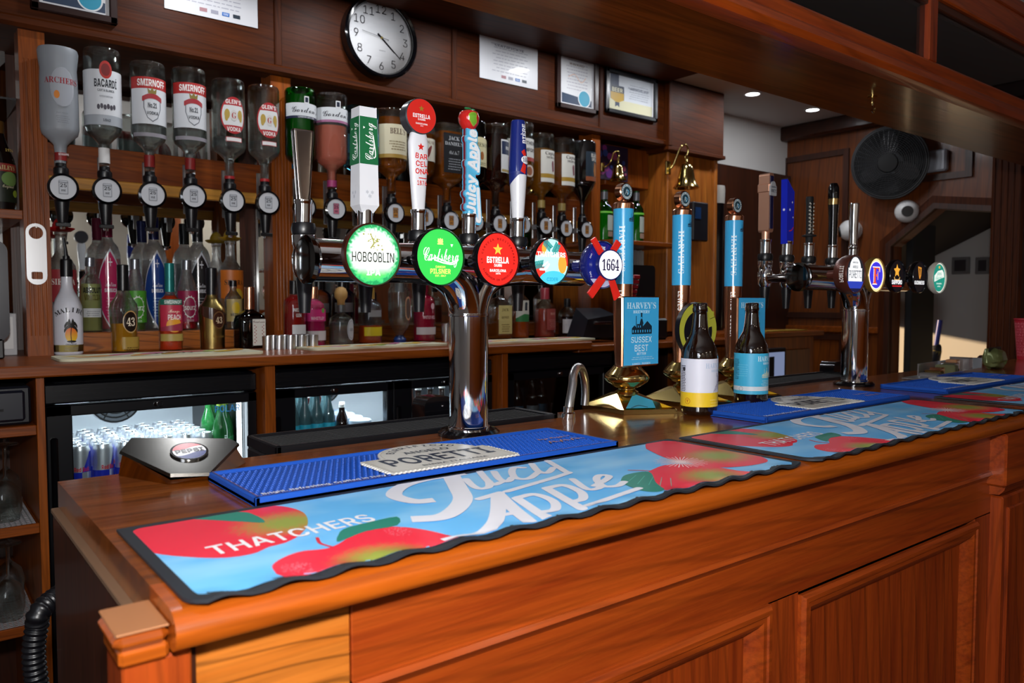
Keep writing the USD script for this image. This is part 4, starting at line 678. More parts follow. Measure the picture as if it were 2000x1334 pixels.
# ================================================================ hand pumps
def town(s):                                      # small line drawing of brewery roofs
    g = [sbox(-.5, 0, -.25, .2), sbox(-.25, 0, .05, .34), sbox(.05, 0, .5, .26), Polygon([(-.5, .2), (-.37, .3), (-.25, .2)]), Polygon([(-.12, .34), (-.02, .62), (.08, .34)]), sbox(-.055, .5, .015, .72), sbox(-.30, .2, -.27, .62), Polygon([(.05, .26), (.27, .44), (.5, .26)])]
    g = unary_union(g).difference(unary_union([sbox(-.46+.12*i, .05, -.41+.12*i, .14) for i in range(8)] + [sbox(-.2, .22, -.16, .29), sbox(-.1, .22, -.06, .29), sbox(-.045, .52, .005, .58)])); return affinity.scale(g, s, s, origin=(0, 0))
HB = '3aa6dc'
def hand_pump(x, y, clip, label):
    t = wthing('hand_pump', label, 'beer engine', (x+.015, y, CZ)); s = x-1.205
    bt = np.array([(1.165, 1.235), (1.168, 1.110), (1.272, 1.052), (1.300, 1.12), (1.29, 1.235)]) + [s, y-1.15]
    cx, cy = 1.222+s, y+.012
    tp = np.array([(cx+.030*math.cos(a), cy+.026*math.sin(a)) for a in np.arange(5)*2*PI/5+2.2])
    base = trimesh.convex.convex_hull(np.vstack([np.c_[bt, np.full(5, CZ)], np.c_[bt*.995+.005*bt.mean(0), np.full(5, CZ+.010)], np.c_[tp, np.full(5, CZ+.040)]]))
    bo = obj('base_plate', base, BRASS, t, smooth=10)
    A, B, Cc = np.array([*bt[1], CZ+.010]), np.array([*bt[2], CZ+.010]), np.array([cx+.0, cy-.026, CZ+.040])
    n_ = np.cross(B-A, Cc-A); n_ /= np.linalg.norm(n_); u_ = (B-A)/np.linalg.norm(B-A); v_ = np.cross(n_, u_); L_ = np.linalg.norm(B-A); h_ = (Cc-A)@v_; a_ = (Cc-A)@u_
    k = Ink(); tri = Polygon([(0, 0), (L_, 0), (a_, h_)]).buffer(-.003); k.add(tri.intersection(sbox(0, -1, L_*.60, 1)), '3a94b0'); k.add(tri.intersection(sbox(L_*.72, -1, 1, 1)), 'd8a820'); k.add(stroke([(L_*.15, .004), (L_*.3, .012), (L_*.45, .006)], .003).intersection(tri), '2a6070'); k.build(bo, frame(A+n_*.0018, u_, v_), name='plate_print', mat=M_GLOSSPRINT)
    obj('brass_neck', lathe([(0, 1.136), (.024, 1.136), (.026, 1.144), (.018, 1.148), (.018, 1.150), (.030, 1.155), (.046, 1.166), (.050, 1.174), (.046, 1.183), (.032, 1.197), (.022, 1.21), (.021, 1.232), (0, 1.232)], 40, (cx-.003, y, 0)), BRASS, t, smooth=60)
    sh = obj('shaft', lathe([(0, 1.2), (.017, 1.2), (.0205, 1.30), (.0212, 1.38), (0, 1.38)], 32, (x, y, 0)), COPPER, t)
    k = Ink(); k.t('LEWES · SUSSEX', .011, 'e8e4e0', rot=-90, at=(-.013, 1.31), w=.11, wt=700); k.build(sh, fn=lambda px, py, o: (x+(.0214+o)*math.sin(px/.0208-.35), y-(.0214+o)*math.cos(px/.0208-.35), py), name='shaft_lettering', edge=.003)
    sl = obj('sleeve', lathe([(0, 1.379), (.0222, 1.379), (.0222, 1.541), (0, 1.541)], 36, (x, y, 0)), mat('sleeve_blue', HB, .22, 0, coat_weight=.4), t, label='pale blue printed sleeve')
    k = Ink(); k.t("HARVEY'S", .0135, 'd8ecf6', st='s', rot=-90, at=(-.017, 1.455), w=.098); k.add(affinity.translate(town(.028), .012, 1.513), '1c3e58'); k.build(sl, fn=lambda px, py, o: (x+(.0222+o)*math.sin(px/.0222-.15), y-(.0222+o)*math.cos(px/.0222-.15), py), name='sleeve_print', edge=.003)
    obj('copper_cap', lathe([(0, 1.541), (.0228, 1.541), (.0228, 1.552), (.020, 1.555), (.008, 1.556), (.007, 1.562), (0, 1.562)], 32, (x, y, 0)), COPPER, t)
    kn = obj('knob_disc', disc_y((x, y-.009, 1.578), .0190, .018, 36, .002), COPPER, t); k = Ink(); k.add(ell(0, 0, .0172), '22404c'); k.add(ell(0, 0, .0158).difference(ell(0, 0, .0108)), 'b4c2c6'); k.add(arc_text('HARVEYS BREWERY', .0036, .0133, -150, 150), '22404c'); k.t('A', .012, 'b4c2c6', st='s', at=(-.001, 0)); k.add(stroke([(.001, .004), (.006, .0), (.003, -.006)], .002), '68b4dc'); k.build(kn, front((x, y-.0092, 1.578)))
    if clip == 'square':
        x0, z0, x1, z1 = x-.062, 1.203, x+.052, 1.352
        c = obj('pump_clip', box(x0, x1, y-.058, y-.038, z0, z1, .003), COPPER, t, label='rectangular pale blue clip with copper edge'); cx_ = (x0+x1)/2
        k = Ink(); k.add(sbox(x0+.004, z0+.004, x1-.002, z1-.002), HB)
        k.t("HARVEY'S", .0135, 'c4e4f4', st='s', at=(cx_+.001, 1.333), w=.090); k.t('BREWERY', .0065, 'c4e4f4', st='s', at=(cx_+.001, 1.3195), w=.052); k.add(affinity.translate(town(.062), cx_+.002, 1.2725), '0c2434'); k.t('SUSSEX', .0125, 'd0e8f4', at=(cx_+.001, 1.2605), w=.064, wt=520); k.t('BEST', .0135, 'd0e8f4', at=(cx_+.001, 1.2425), w=.042, wt=520); k.t('BITTER', .005, 'd0e8f4', at=(cx_+.001, 1.2305), w=.028); k.add(fake_lines(x0+.02, x1-.016, 1.2185, 1.2265, 2, .3, 5), 'a8d4ea'); k.t('LEWES · SUSSEX', .004, 'c4e4f4', at=(cx_+.001, 1.2095), w=.056)
        k.build(c, front((0, y-.0583, 0)), name='clip_print')
    else:
        c = obj('pump_clip', prism(ell(x-.008, 1.278, .067, .062, n=20), .012, front((0, y-.045, 0))), mat('clip_black', '10121a', .3), t, label='oval lime green and black clip')
        k = Ink(); o = ell(x-.008, 1.278, .066, .061, n=20); i = ell(x-.008, 1.274, .050, .046, n=20); k.add(o.difference(i), 'b4b43c'); k.add(Polygon([(x-.0, 1.322), (x+.048, 1.318), (x+.046, 1.285), (x+.03, 1.282), (x+.026, 1.265), (x+.012, 1.265), (x+.010, 1.288)]), 'b4b43c'); k.add(unary_union([stroke([(x-.07+.02*j, 1.24+.012*j), (x-.045+.02*j, 1.247+.012*j)], .0012, 0) for j in range(6)]).intersection(o.difference(i)), '3a3c10'); k.t('HARVEYS', .020, 'e8e8e0', st='s', at=(x-.006, 1.252), w=.084)
        k.build(c, front((0, y-.0572, 0)), name='clip_print')
    return t
hand_pump(1.242, 1.186, 'square', 'hand pump nearest the chrome swan-neck spout with copper shaft and square blue clip'); hand_pump(1.437, 1.186, 'oval', 'middle hand pump with copper shaft and oval lime green clip'); hand_pump(1.636, 1.186, 'square', 'hand pump behind the blue-labelled bottle, blue sleeve and square blue clip')
sn = wthing('swan_neck_spout', 'chrome swan-neck spout rising behind the counter beside the first hand pump', 'spout', (1.085, 1.19, CZ))
obj('pipe', tube([(1.082, 1.185, CZ+.002), (1.088, 1.188, CZ+.03), (1.103, 1.196, 1.165), (1.115, 1.206, 1.188), (1.135, 1.217, 1.200), (1.16, 1.231, 1.196), (1.182, 1.243, 1.172), (1.19, 1.248, 1.14), (1.19, 1.25, 1.112)], .0092, 16, 5), STEEL, sn, smooth=60); obj('collar', lathe([(0, 0), (.014, 0), (.014, .010), (.0105, .013), (.0105, .024), (0, .024)], 24, (1.082, 1.185, CZ)), CHROME, sn)

# ================================================================ two beer bottles on the counter
AMBER = mat('brown_bottle_glass', '140803', .05, 0, coat_weight=1., specular_ior_level=.7)
def ale(x, y, label, bands, lt):
    t = thing('beer_bottle', label, 'beer bottle', (x, y, CZ)); pr = [(0, .004), (.030, 0), (.0375, .004), (.0385, .012), (.0385, .122), (.036, .140), (.027, .158), (.0195, .172), (.0165, .190), (.0145, .212), (.0140, .218), (.0158, .220), (.0160, .226), (.0148, .228), (.0150, .236), (.0125, .238), (0, .238)]
    b = obj('glass', lathe(pr, 48), AMBER, t, smooth=55)
    k = Ink()
    for z0, z1, c in bands: k.add(sbox(-.118, z0, .118, z1), c)
    lt(k); k.build(t, fn=wrap(.0387, (0, 0, 0), -.62), name='paper_label', edge=.0042)
    return t
def lt1(k):
    k.add(fake_lines(-.060, -.042, .052, .108, 16, .5, 3), '3a3a44'); k.t('HARVEYS', .011, 'b4c4dc', st='s', at=(.028, .107), w=.052); k.t('BREWERY', .005, 'b4c4dc', at=(.032, .096)); r = random.Random(2)
    k.add(unary_union([stroke([(.02+.03*r.random(), .05+.04*r.random()) for _ in range(4)], .0009) for i in range(9)]), '9a94a8'); k.add(ell(-.036, .032, .0065).difference(ell(-.036, .032, .0057)), 'b4501c'); k.t('Y', .006, 'b4501c', at=(-.036, .032)); k.add(fake_lines(.012, .04, .022, .04, 3, .3, 4), 'f0d878'); k.add(ell(-.046, .099, .004), '2a2a34')
def lt2(k):
    k.add(fake_lines(-.060, -.042, .062, .110, 14, .5, 6), '1c5a74'); k.t('HARVEYS', .012, 'cfe8f2', st='s', at=(.028, .110), w=.054); k.t('BREWERY', .005, 'cfe8f2', at=(.032, .099)); k.add(affinity.translate(town(.032), .028, .066), 'c8d4c0'); k.add(fake_lines(.01, .044, .048, .062, 4, .3, 7), 'bfe0ec'); k.add(fake_lines(-.05, -.02, .07, .1, 6, .2, 8), '7cc8e2'); k.add(ell(-.036, .0405, .005).difference(ell(-.036, .0405, .0043)), '7a8088')
ale(1.337, 1.052, 'dark brown beer bottle with white and yellow label on the counter', [(.050, .121, 'd9dbe8'), (.020, .050, 'e8c226')], lt1)
ale(1.560, 1.078, 'dark brown beer bottle with pale blue label on the counter', [(.028, .122, '41b0d8'), (.036, .046, 'd0d8de')], lt2)

# ================================================================ drip trays and dark boxes behind the counter's edge
def tray(x0, x1, label, Y0=1.207):
    D_ = Y0-1.207
    t = wthing('drip_tray', label, 'drip tray', ((x0+x1)/2, 1.27, 1.05)); obj('tray', [box(x0, x1, 1.207+D_, 1.345+D_, 1.05, 1.088, .004), box(x0, x1, 1.207+D_, 1.216+D_, 1.088, 1.108, .002), box(x0, x1, 1.336+D_, 1.345+D_, 1.088, 1.108, .002), box(x0, x0+.009, 1.207+D_, 1.345+D_, 1.088, 1.108, .002), box(x1-.009, x1, 1.207+D_, 1.345+D_, 1.088, 1.108, .002)], BLACK, t)
    obj('grille', [box(x0+.01, x1-.01, 1.22+D_+.009*i, 1.2235+D_+.009*i, 1.098, 1.104) for i in range(13)] + [box(x0+.02+(x1-x0-.04)*i/5, x0+.025+(x1-x0-.04)*i/5, 1.216+D_, 1.336+D_, 1.094, 1.1035) for i in range(6)], MATTBLACK, t); obj('leg', box(x0+.05, x0+.09, 1.27+D_, 1.31+D_, 0, 1.05), BLACK, t); obj('leg', box(x1-.09, x1-.05, 1.27+D_, 1.31+D_, 0, 1.05), BLACK, t)
tray(.47, 1.07, 'long black drip tray with grille behind the near tap tower'); tray(1.82, 2.45, 'black drip tray behind the far tap tower', 1.265)
def darkbox(u, v0, v1, y, w, label, nm='card_terminal'):
    p, q = Y(u, v0, y), Y(u, v1, y); t = wthing(nm, label, 'device', (p[0], y, q[2])); obj('body', prism(rrect(-w/2, q[2], w/2, p[2], .02), .05, front((p[0], y+.05, 0))), GLOSSBLACK, t); obj('lamp', ball((p[0]+w*.1, y-.001, p[2]-.02), .003), CHROME, t); obj('foot', box(p[0]-w*.3, p[0]+w*.3, y+.005, y+.045, q[2]-.012, q[2]+.003), BLACK, t)
darkbox(858, 775, 838, 1.37, .072, 'small black rounded device beside the near tap column'); darkbox(1650, 705, 752, 1.36, .14, 'black rounded device left of the far tap column')

# ================================================================ bottles
def size(u, v0, v1, W, y):
    a, b = Y(u, v0, y), Y(u, v1, y); d = (b-EYE)@FW; ph = math.atan((u-1000)/F)
    return a[0], b[2], a[2]-b[2], W/2*d*math.cos(ph)/F
SHAPES = {                                       # (radius, height) of 1, read from the lower end
 'inv': [(0, 0), (.29, 0), (.29, .17), (.33, .20), (.60, .245), (.90, .285), (1, .33), (1, .965), (.93, .992), (.30, .992), (.26, 1.012), (.12, 1.022), (0, 1.022)],
 'archers': [(0, 0), (.26, 0), (.30, .10), (.34, .16), (.60, .205), (.90, .25), (.97, .30), (.97, .50), (.95, .72), (.92, .82), (1.0, .92), (1.02, .965), (.97, .992), (.5, 1), (0, 1)],
 'invcone': [(0, 0), (.16, 0), (.18, .16), (.30, .22), (.75, .34), (1, .42), (1, .97), (.92, .995), (.2, 1), (.15, 1.015), (0, 1.015)],
 'std': [(0, 0), (.93, 0), (1, .02), (1, .58), (.94, .66), (.62, .735), (.40, .79), (.36, .84), (.36, .965), (.42, .97), (.42, 1), (0, 1)],
 'slim': [(0, 0), (.92, 0), (1, .02), (1, .50), (.92, .60), (.60, .72), (.42, .80), (.38, .86), (.38, 1), (0, 1)],
 'flask': [(0, 0), (.93, 0), (1, .03), (1, .62), (.93, .70), (.55, .76), (.36, .80), (.36, .985), (.43, .99), (.43, 1), (0, 1)],
 'malibu': [(0, 0), (.92, 0), (.97, .015), (1, .10), (1, .52), (.97, .62), (.80, .71), (.52, .80), (.41, .86), (.38, .93), (.38, 1), (0, 1)],
 'gold': [(0, 0), (.84, 0), (.88, .02), (.90, .30), (.98, .55), (1, .60), (.92, .68), (.55, .78), (.40, .86), (.38, 1), (0, 1)],
 'taper': [(0, 0), (.88, 0), (.92, .02), (.98, .30), (1, .48), (.90, .60), (.62, .74), (.42, .86), (.38, 1), (0, 1)],
 'samb': [(0, 0), (.93, 0), (1, .02), (.98, .60), (.96, .66), (.80, .72), (.45, .77), (.38, .80), (.38, 1), (0, 1)],
 'invround': [(0, 0), (.45, 0), (.50, .05), (.40, .10), (.36, .12), (.62, .20), (.90, .30), (1, .42), (1, .80), (.92, .86), (.80, .88), (.80, .97), (.74, 1), (0, 1)],
 'dumpy': [(0, 0), (.93, 0), (1, .03), (1, .55), (.9, .66), (.55, .74), (.34, .78), (.34, 1), (0, 1)],
}
G_TINT = {'clear': (.93, .95, .945), 'frost': None, 'green': (.08, .50, .14), 'blue': (.45, .72, .85), 'tea': (.70, .45, .22)}
G_CLEAR = LOOK['bottle_clear'] = usdkit.material(stage, '/World/Looks/bottle_clear', {'g': ('glass_bsdf', dict(color=(.97, .99, .98), IOR=1.5, roughness=0.)), 't': ('transparent_bsdf', dict(color=(.93, .96, .95))), 'x': ('mix_closure', dict(fac=.25))}, [('g.BSDF', 'x.closure1'), ('t.BSDF', 'x.closure2')], surface='x.closure'); G_GREEN = pane('bottle_green', (.16, .72, .24), 1.55); G_BLUE = pane('bottle_blue', (.35, .72, .88), 1.55)
FROST = mat('frosted_glass', 'aab0b8', .45, 0, transmission_weight=.35); OPAL = mat('opal_white', 'd4d6e0', .25, 0, coat_weight=.4)
DARKG = mat('dark_bottle', '0c0a0a', .06, 0, coat_weight=.8); GOLDB = mat('gold_lacquer', (.46, .34, .12), .25, 1)
CAPB = mat('cap_black', '101014', .3); CAPR = mat('cap_burgundy', '6a1030', .25, .3); CAPN = mat('cap_navy', '141a4a', .25, .3); CAPS = mat('cap_silver', '8c9098', .3, .8); CAPT = mat('cap_teal', '1c7a78', .3, .3); CORK = mat('cork_ball', 'b0884e', .6)
def body(shape, R, H, e, sq, inset=0, z0=None, z1=None):
    p = np.array(SHAPES[shape], float)*[R, H]
    if z0 is not None:
        zs = p[:, 1]; r_at = lambda z: float(np.interp(z, zs[1:-1], p[1:-1, 0])); mid = [(max(r-inset, .001), z) for r, z in p[1:-1] if z0 < z < z1]
        p = np.array([(0, z0), (max(r_at(z0)-inset, .001), z0)] + mid + [(max(r_at(z1)-inset, .001), z1), (0, z1)])
    if e == 1 and sq == 1: return lathe(p, 36)
    return loft([(z, max(r, .0005), max(r, .0005)*sq, e if r > R*.5 else 1) for r, z in p[1:-1]], 36)
G_TEX = LOOK['bottle_textured'] = usdkit.material(stage, '/World/Looks/bottle_textured', {'c': ('geometry', {}), 'm': ('mapping', dict(scale=(150, 150, 90))), 'n': ('noise_texture', dict(scale=1., detail=1)), 'b': ('bump', dict(strength=.55, distance=.004)), 'g': ('glass_bsdf', dict(color=(.98, .99, .99), IOR=1.5, roughness=0.)), 's': ('glossy_bsdf', dict(color=(1, 1, 1), roughness=.12)), 'y': ('mix_closure', dict(fac=.12)), 't': ('transparent_bsdf', dict(color=(.95, .96, .96))), 'x': ('mix_closure', dict(fac=.2))},
    [('c.position', 'm.vector'), ('m.vector', 'n.vector'), ('n.fac', 'b.height'), ('b.normal', 'g.normal'), ('b.normal', 's.normal'), ('g.BSDF', 'y.closure1'), ('s.BSDF', 'y.closure2'), ('y.closure', 'x.closure1'), ('t.BSDF', 'x.closure2')], surface='x.closure')
def shell(shape, R, H, e, sq, th=.0026):
    o = body(shape, R, H, e, sq); i = o.copy(); c = [1-th/R, 1-th/R/ max(sq, .3), 1-2.2*th/H]; i.vertices = i.vertices*c + [0, 0, 1.1*th]; i.invert(); return cat_([o, i])
class Bottle:
    def __init__(s, label, spec, shape, glass=None, liq=None, cap=None, y=2.74, e=1, sq=1, group=None, name='spirit_bottle', z=None, cat='bottle'):
        u, v0, v1, W = spec; x, zb, H, R = size(u, v0, v1, W, y)
        if z is not None: H += zb - z; zb = z
        s.x, s.y, s.z, s.H, s.R, s.e, s.sq = x, y, zb, H, R, e, sq
        s.t = thing(name, label, cat, (x, y, zb), 0, group)
        s.g = obj('glass', shell(shape, R, H, e, sq) if glass is None else body(shape, R, H, e, sq), glass or (G_TEX if shape in ('samb', 'std', 'taper') else G_CLEAR), s.t, smooth=50)
        s.k = Ink()
        if liq: m, a, b = liq; obj('drink', body(shape, R, H, e, sq, .0032, a*H+.003, b*H-.003), m, s.t, smooth=50)
        if cap:
            m, a, b, r = cap[:4]; obj('cap', lathe([(0, a*H), (r*R, a*H), (r*R, b*H-.002), (r*R-.002, b*H), (0, b*H)], 24), m, s.t)
    def band(s, z0, z1, c, half=1.9, r=0): h = min(half, 1.9)*s.R; s.k.add(rrect(-h, z0*s.H, h, z1*s.H, r), c); return s
    def t_(s, txt, z, h, c, w=None, st='i', wt=800, x=0, rot=0): s.k.t(txt, h*s.H, c, at=(x*s.R, z*s.H), w=w and w*s.R, st=st, wt=wt, rot=rot); return s
    def sh(s, g, c): s.k.add(affinity.scale(g, s.R, s.H, origin=(0, 0)), c); return s
    def done(s, turn_=0, name='paper_label', mat=None):
        if s.e == 1 and s.sq == 1: s.k.build(s.t, fn=wrap(s.R+.0005, (0, 0, 0), turn_), edge=s.R*.13, name=name, mat=mat)
        else: s.k.build(s.t, frame((0, -s.R*s.sq-.0004, 0), (1, 0, 0), (0, 0, 1)), name=name, mat=mat)
        return s
LQ = lambda n, c, d=.25: liquid(n, c, d)
L_GIN = LQ('water_clear', 'eef2f4', .05); L_AMB = LQ('whisky', 'b8600e', .45); L_RUM = LQ('dark_rum', '4a1606', .3); L_PINK = LQ('pink_gin', 'f48a74', .65); L_GOLD = LQ('gold_rum', 'c47a18', .45)
# ---- optics: one dispenser, then copies
def optic(x, y, z, label, measure='25', win='b9bdc4'):
    t = thing('optic_dispenser', label, 'optic', (x, y, z), 0, 'spirit optics along the back bar')
    obj('ring', turn(lathe([(.0345, 0), (.041, .003), (.041, .018), (.030, .024), (.0, .024), (0, .012), (.0345, .012), (.0345, 0)], 36), (1, 0, 0), -90), GLOSSBLACK, t)
    f = obj('face', turn(lathe([(0, 0), (.0340, 0), (.0345, .003), (.0345, .013), (0, .013)], 36), (1, 0, 0), -90, (0, .001, 0)), mat('optic_face', 'c9ccd2', .2, 0, coat_weight=.6), t, label='white round measure face')
    k = Ink(); k.add(rrect(-.0125, -.020, .0125, .021, .003), '8e929a'); k.add(rrect(-.0100, -.017, .0100, .019, .002), win); k.t(measure, .0105, '2a2c32', at=(0, .006)); k.t('ml', .007, '2a2c32', at=(0, -.008)); k.add(sbox(-.0125, .0135, .0125, .0155), '5a5e66'); k.build(f, front((0, .001, 0)))
    obj('collar', lathe([(0, .038), (.018, .038), (.0205, .045), (.0205, .058), (.015, .064), (.0145, .0735), (0, .0735)], 24, (0, .034, 0)), BLACK, t)
    obj('chamber', [box(-.017, .017, .018, .052, -.04, .045, .004), lathe([(0, -.105), (.011, -.105), (.014, -.09), (.019, -.05), (.021, -.03), (0, -.03)], 24, (0, .034, 0))], BLACK, t)
    obj('nozzle', lathe([(0, -.118), (.007, -.118), (.009, -.104), (0, -.104)], 16, (0, .034, 0)), CHROME, t)
    obj('bracket', [box(-.012, .012, .052, .0895, -.012, .012, .002), box(-.010, .010, .082, .0895, -.05, .11, .002)], STEEL, t); obj('lever', box(-.020, .020, .020, .027, -.112, -.100, .002), BLACK, t)
    return t
OPT = [(124, 366), (210, 372), (299, 380), (379, 383), (456, 392), (525, 396), (597, 405), (657, 408), (714, 412), (773, 416), (832, 424), (882, 431), (931, 434), (977, 437), (1024, 439), (1067, 441), (1107, 446), (1147, 449)]
ON = ['peach-coloured frosted bottle', 'bottle with red bat emblem', 'first red-banded vodka bottle', 'second red-banded vodka bottle', 'first oval-label vodka bottle', 'second oval-label vodka bottle', 'green gin bottle', 'pink gin bottle', 'pale blue bottle', 'cream-labelled whisky bottle', 'red-bird whisky bottle', 'black-labelled whiskey bottle', 'green bottle with cream label', 'dark red bottle', 'grey-labelled amber bottle', 'first white-labelled rum bottle', 'second white-labelled rum bottle', 'black rum bottle']
OP = {}; OY = 2.60
for i, (u, v) in enumerate(OPT):
    p = Y(u, v, OY); lb = 'black spirit optic with white round face under the ' + ON[i]
    kd = 'pink' if i == 7 else 'amber' if i > 8 else 'plain'
    if kd not in OP: OP[kd] = optic(*p, lb, win={'plain': 'b9bdc4', 'pink': 'b8607a', 'amber': 'a8702c'}[kd])
    else: dup(OP[kd], p, 0, lb)
BYO = OY + .034
def hung(i, v0, W, label, shape='inv', glass=None, liq=None, cap=None, e=1, sq=1):
    u, v = OPT[i]; p = Y(u, v, OY); zb = p[2] + .074; q = Y(u, v0, BYO); d = (q-EYE)@FW; ph = math.atan((u-1000)/F)
    b = Bottle.__new__(Bottle); R = W/2*d*math.cos(ph)/F; H = q[2]-zb
    b.x, b.y, b.z, b.H, b.R, b.e, b.sq, b.k = p[0], BYO, zb, H, R, e, sq, Ink()
    b.t = thing('spirit_bottle', label, 'bottle', (p[0], BYO, zb), 0, 'inverted bottles hung on optics')
    b.g = obj('glass', shell(shape, R, H, e, sq) if glass is None else body(shape, R, H, e, sq), glass or G_CLEAR, b.t, smooth=50)
    if liq: m, a, c = liq; obj('drink', body(shape, R, H, e, sq, .0034, a*H+.003, c*H-.003), m, b.t, smooth=50)
    if cap: m, a, c, r = cap; obj('neck_band', lathe([(r*R-.002, a*H), (r*R, a*H), (r*R, c*H), (r*R-.002, c*H)], 24), m, b.t)
    return b
b = hung(0, 98, 80, 'large frosted inverted bottle with orange spot on silver disc', 'archers', FROST, None, (mat('neck_red', '8a2020', .4), .02, .09, .31))
b.sh(ell(.05, .64, .62, .17), 'a4a8b0').sh(ell(-.25, .57, .14, .035), 'd8822c').t_('ARCHERS', .695, .052, '9a3038', 1.75, 's', x=.0).t_('peach schnapps', .42, .02, '8a8f98', .6, 'c').sh(fake_lines(-.35, .35, .33, .40, 4, .3, 2), '8a8f98').t_('SCHNAPPS', .055, .018, 'd8c8c8', .5).done(mat=M_FOIL)
b = hung(1, 100, 74, 'clear inverted rum bottle with white label and red bat emblem', liq=(L_GIN, .02, .5), cap=(WHITE, .03, .16, .31))
b.band(.42, .80, 'dadde2').band(.335, .42, 'a6acb4').sh(ell(0, .80, .34, .075), 'b4302a').sh(ell(0, .80, .24, .052), '7a2424').t_('BACARDÍ', .685, .066, '22262e', 1.25).t_('CARTA BLANCA', .625, .020, '5a5e66', .9).t_('SUPERIOR WHITE RUM', .575, .014, '8a8e96', .7).sh(unary_union([ell(-.42+.17*i, .485+.008*(i % 2), .08, .022) for i in range(6)]), '4a4650').t_('1862', .376, .022, '4a5058', .4).done()
for i, v0, W, lb in ((2, 126, 70, 'clear inverted vodka bottle with red banner label, left of its twin'), (3, 138, 67, 'clear inverted vodka bottle with red banner label, right of its twin')):
    b = hung(i, v0, W, lb, liq=(L_GIN, .02, .45), cap=(mat('neck_red', '8a2020', .4), .04, .15, .31))
    b.band(.415, .74, 'd6d9de', 1.35).band(.735, .84, 'b02a28', 1.35).t_('SMIRNOFF', .788, .062, 'f0ecea', 1.7).sh(Polygon([(-.5, .665), (.5, .665), (.5, .56), (.3, .47), (0, .435), (-.3, .47), (-.5, .56)]).difference(Polygon([(-.45, .655), (.45, .655), (.45, .56), (.27, .475), (0, .445), (-.27, .475), (-.45, .56)])), '6a6e78').sh(stroke([(-.55, .64), (-.2, .665), (.2, .665), (.55, .64)], .045), 'a83038').sh(Polygon([(-.22, .69), (.22, .69), (.26, .74), (.1, .715), (0, .75), (-.1, .715), (-.26, .74)]), '8a7a3c').t_('No.21', .585, .045, '3a3e46', .5).t_('VODKA', .515, .028, '3a3e46', .65).band(.30, .335, '8e8a92', 1.2).done()
for i, v0, W, lb in ((4, 160, 66, 'clear inverted vodka bottle with red oval lion label, next to the banner-label pair'), (5, 172, 62, 'clear inverted vodka bottle with red oval lion label, beside the fluted pillar')):
    b = hung(i, v0, W, lb, liq=(L_GIN, .02, .42), cap=(mat('ring_red', 'a8262a', .4), .0, .03, .31))
    b.sh(ell(0, .62, .80, .185), 'b0262c').sh(ell(0, .62, .72, .168), 'dfe0e0').sh(ell(0, .62, .78, .18).intersection(sbox(-1, .72, 1, .85)), 'b0262c').sh(ell(0, .62, .78, .18).intersection(sbox(-1, .40, 1, .52)), 'b0262c').t_("GLEN'S", .755, .042, 'f0e8e6', .95).t_('VODKA', .482, .042, 'f0e8e6', .85).sh(unary_union([ell(-.40, .63, .16, .05), ell(.40, .63, .16, .05), ell(-.44, .60, .10, .04), ell(.44, .60, .10, .04)]), 'b89a40').sh(ell(0, .62, .20, .055), 'd8d4d0').t_('G', .62, .06, 'b0262c', .26, 's').sh(rrect(-.5, .355, .5, .405, .01), 'e4e4e4').sh(rrect(-.5, .355, .5, .405, .01).difference(rrect(-.46, .362, .46, .398, .01)), 'a03a3c').done()
b = hung(6, 177, 62, 'inverted green gin bottle with white script label', glass=G_GREEN, liq=(LQ('green_gin', '168a2c', .75), .02, .93))
b.band(.70, .83, 'd8dce0', 1.5).band(.675, .70, '1c2440', 1.5).t_("Gordon's", .765, .062, '1a1e2c', 1.9, 'c').sh(rrect(-.16, .825, .16, .90, .01), 'e0e2e4').sh(rrect(-.10, .838, .10, .888, .01), '22283c').t_('LONDON DRY GIN', .687, .014, 'c8ccd4', 1.1).done()
b = hung(7, 187, 64, 'inverted pink gin bottle with white script label', liq=(L_PINK, .02, .66), cap=(mat('neck_pink', 'b0407a', .4), .02, .09, .31))
b.band(.70, .83, 'd8dce0', 1.5).band(.675, .70, 'a86a90', 1.5).t_("Gordon's", .765, .062, '1a1e2c', 1.9, 'c').sh(rrect(-.16, .825, .16, .90, .01), 'e0e2e4').sh(rrect(-.10, .838, .10, .888, .01), '22283c').done()
b = hung(8, 212, 64, 'inverted pale blue square bottle half hidden by the white square tap handle', glass=G_BLUE, e=.35, sq=.8); b.sh(rrect(-.75, .40, .75, .85, .02), 'c4d4dc').sh(rrect(-.68, .415, .68, .835, .02).difference(rrect(-.62, .425, .62, .825, .02)), '3a4a6a').t_('GIN', .7, .05, '3a4a6a', .5, 's').sh(fake_lines(-.45, .45, .45, .62, 6, .4, 3), '5a6a84').done()
b = hung(9, 217, 62, 'inverted amber whisky bottle with large cream label', liq=(L_AMB, .02, .9)); b.band(.45, .80, 'd4ccae', 1.5).band(.405, .45, 'a8863c', 1.5).t_("BELL'S", .72, .07, '4a2418', 1.1, 's').sh(fake_lines(-.6, .6, .5, .62, 4, .4, 5), '8a7a5a').done()
b = hung(10, 222, 54, 'inverted whisky bottle with a red bird on its label', liq=(L_AMB, .02, .75)); b.band(.42, .68, 'd2cdbc', 1.5).t_('GROUSE', .635, .036, '6a4a3a', 1.3, 's').sh(Polygon(smoothline([(-.3, .50), (0, .56), (.25, .60), (.34, .585), (.2, .52), (.05, .47), (-.15, .45), (-.3, .50)], 3)), '7a2c28').done()
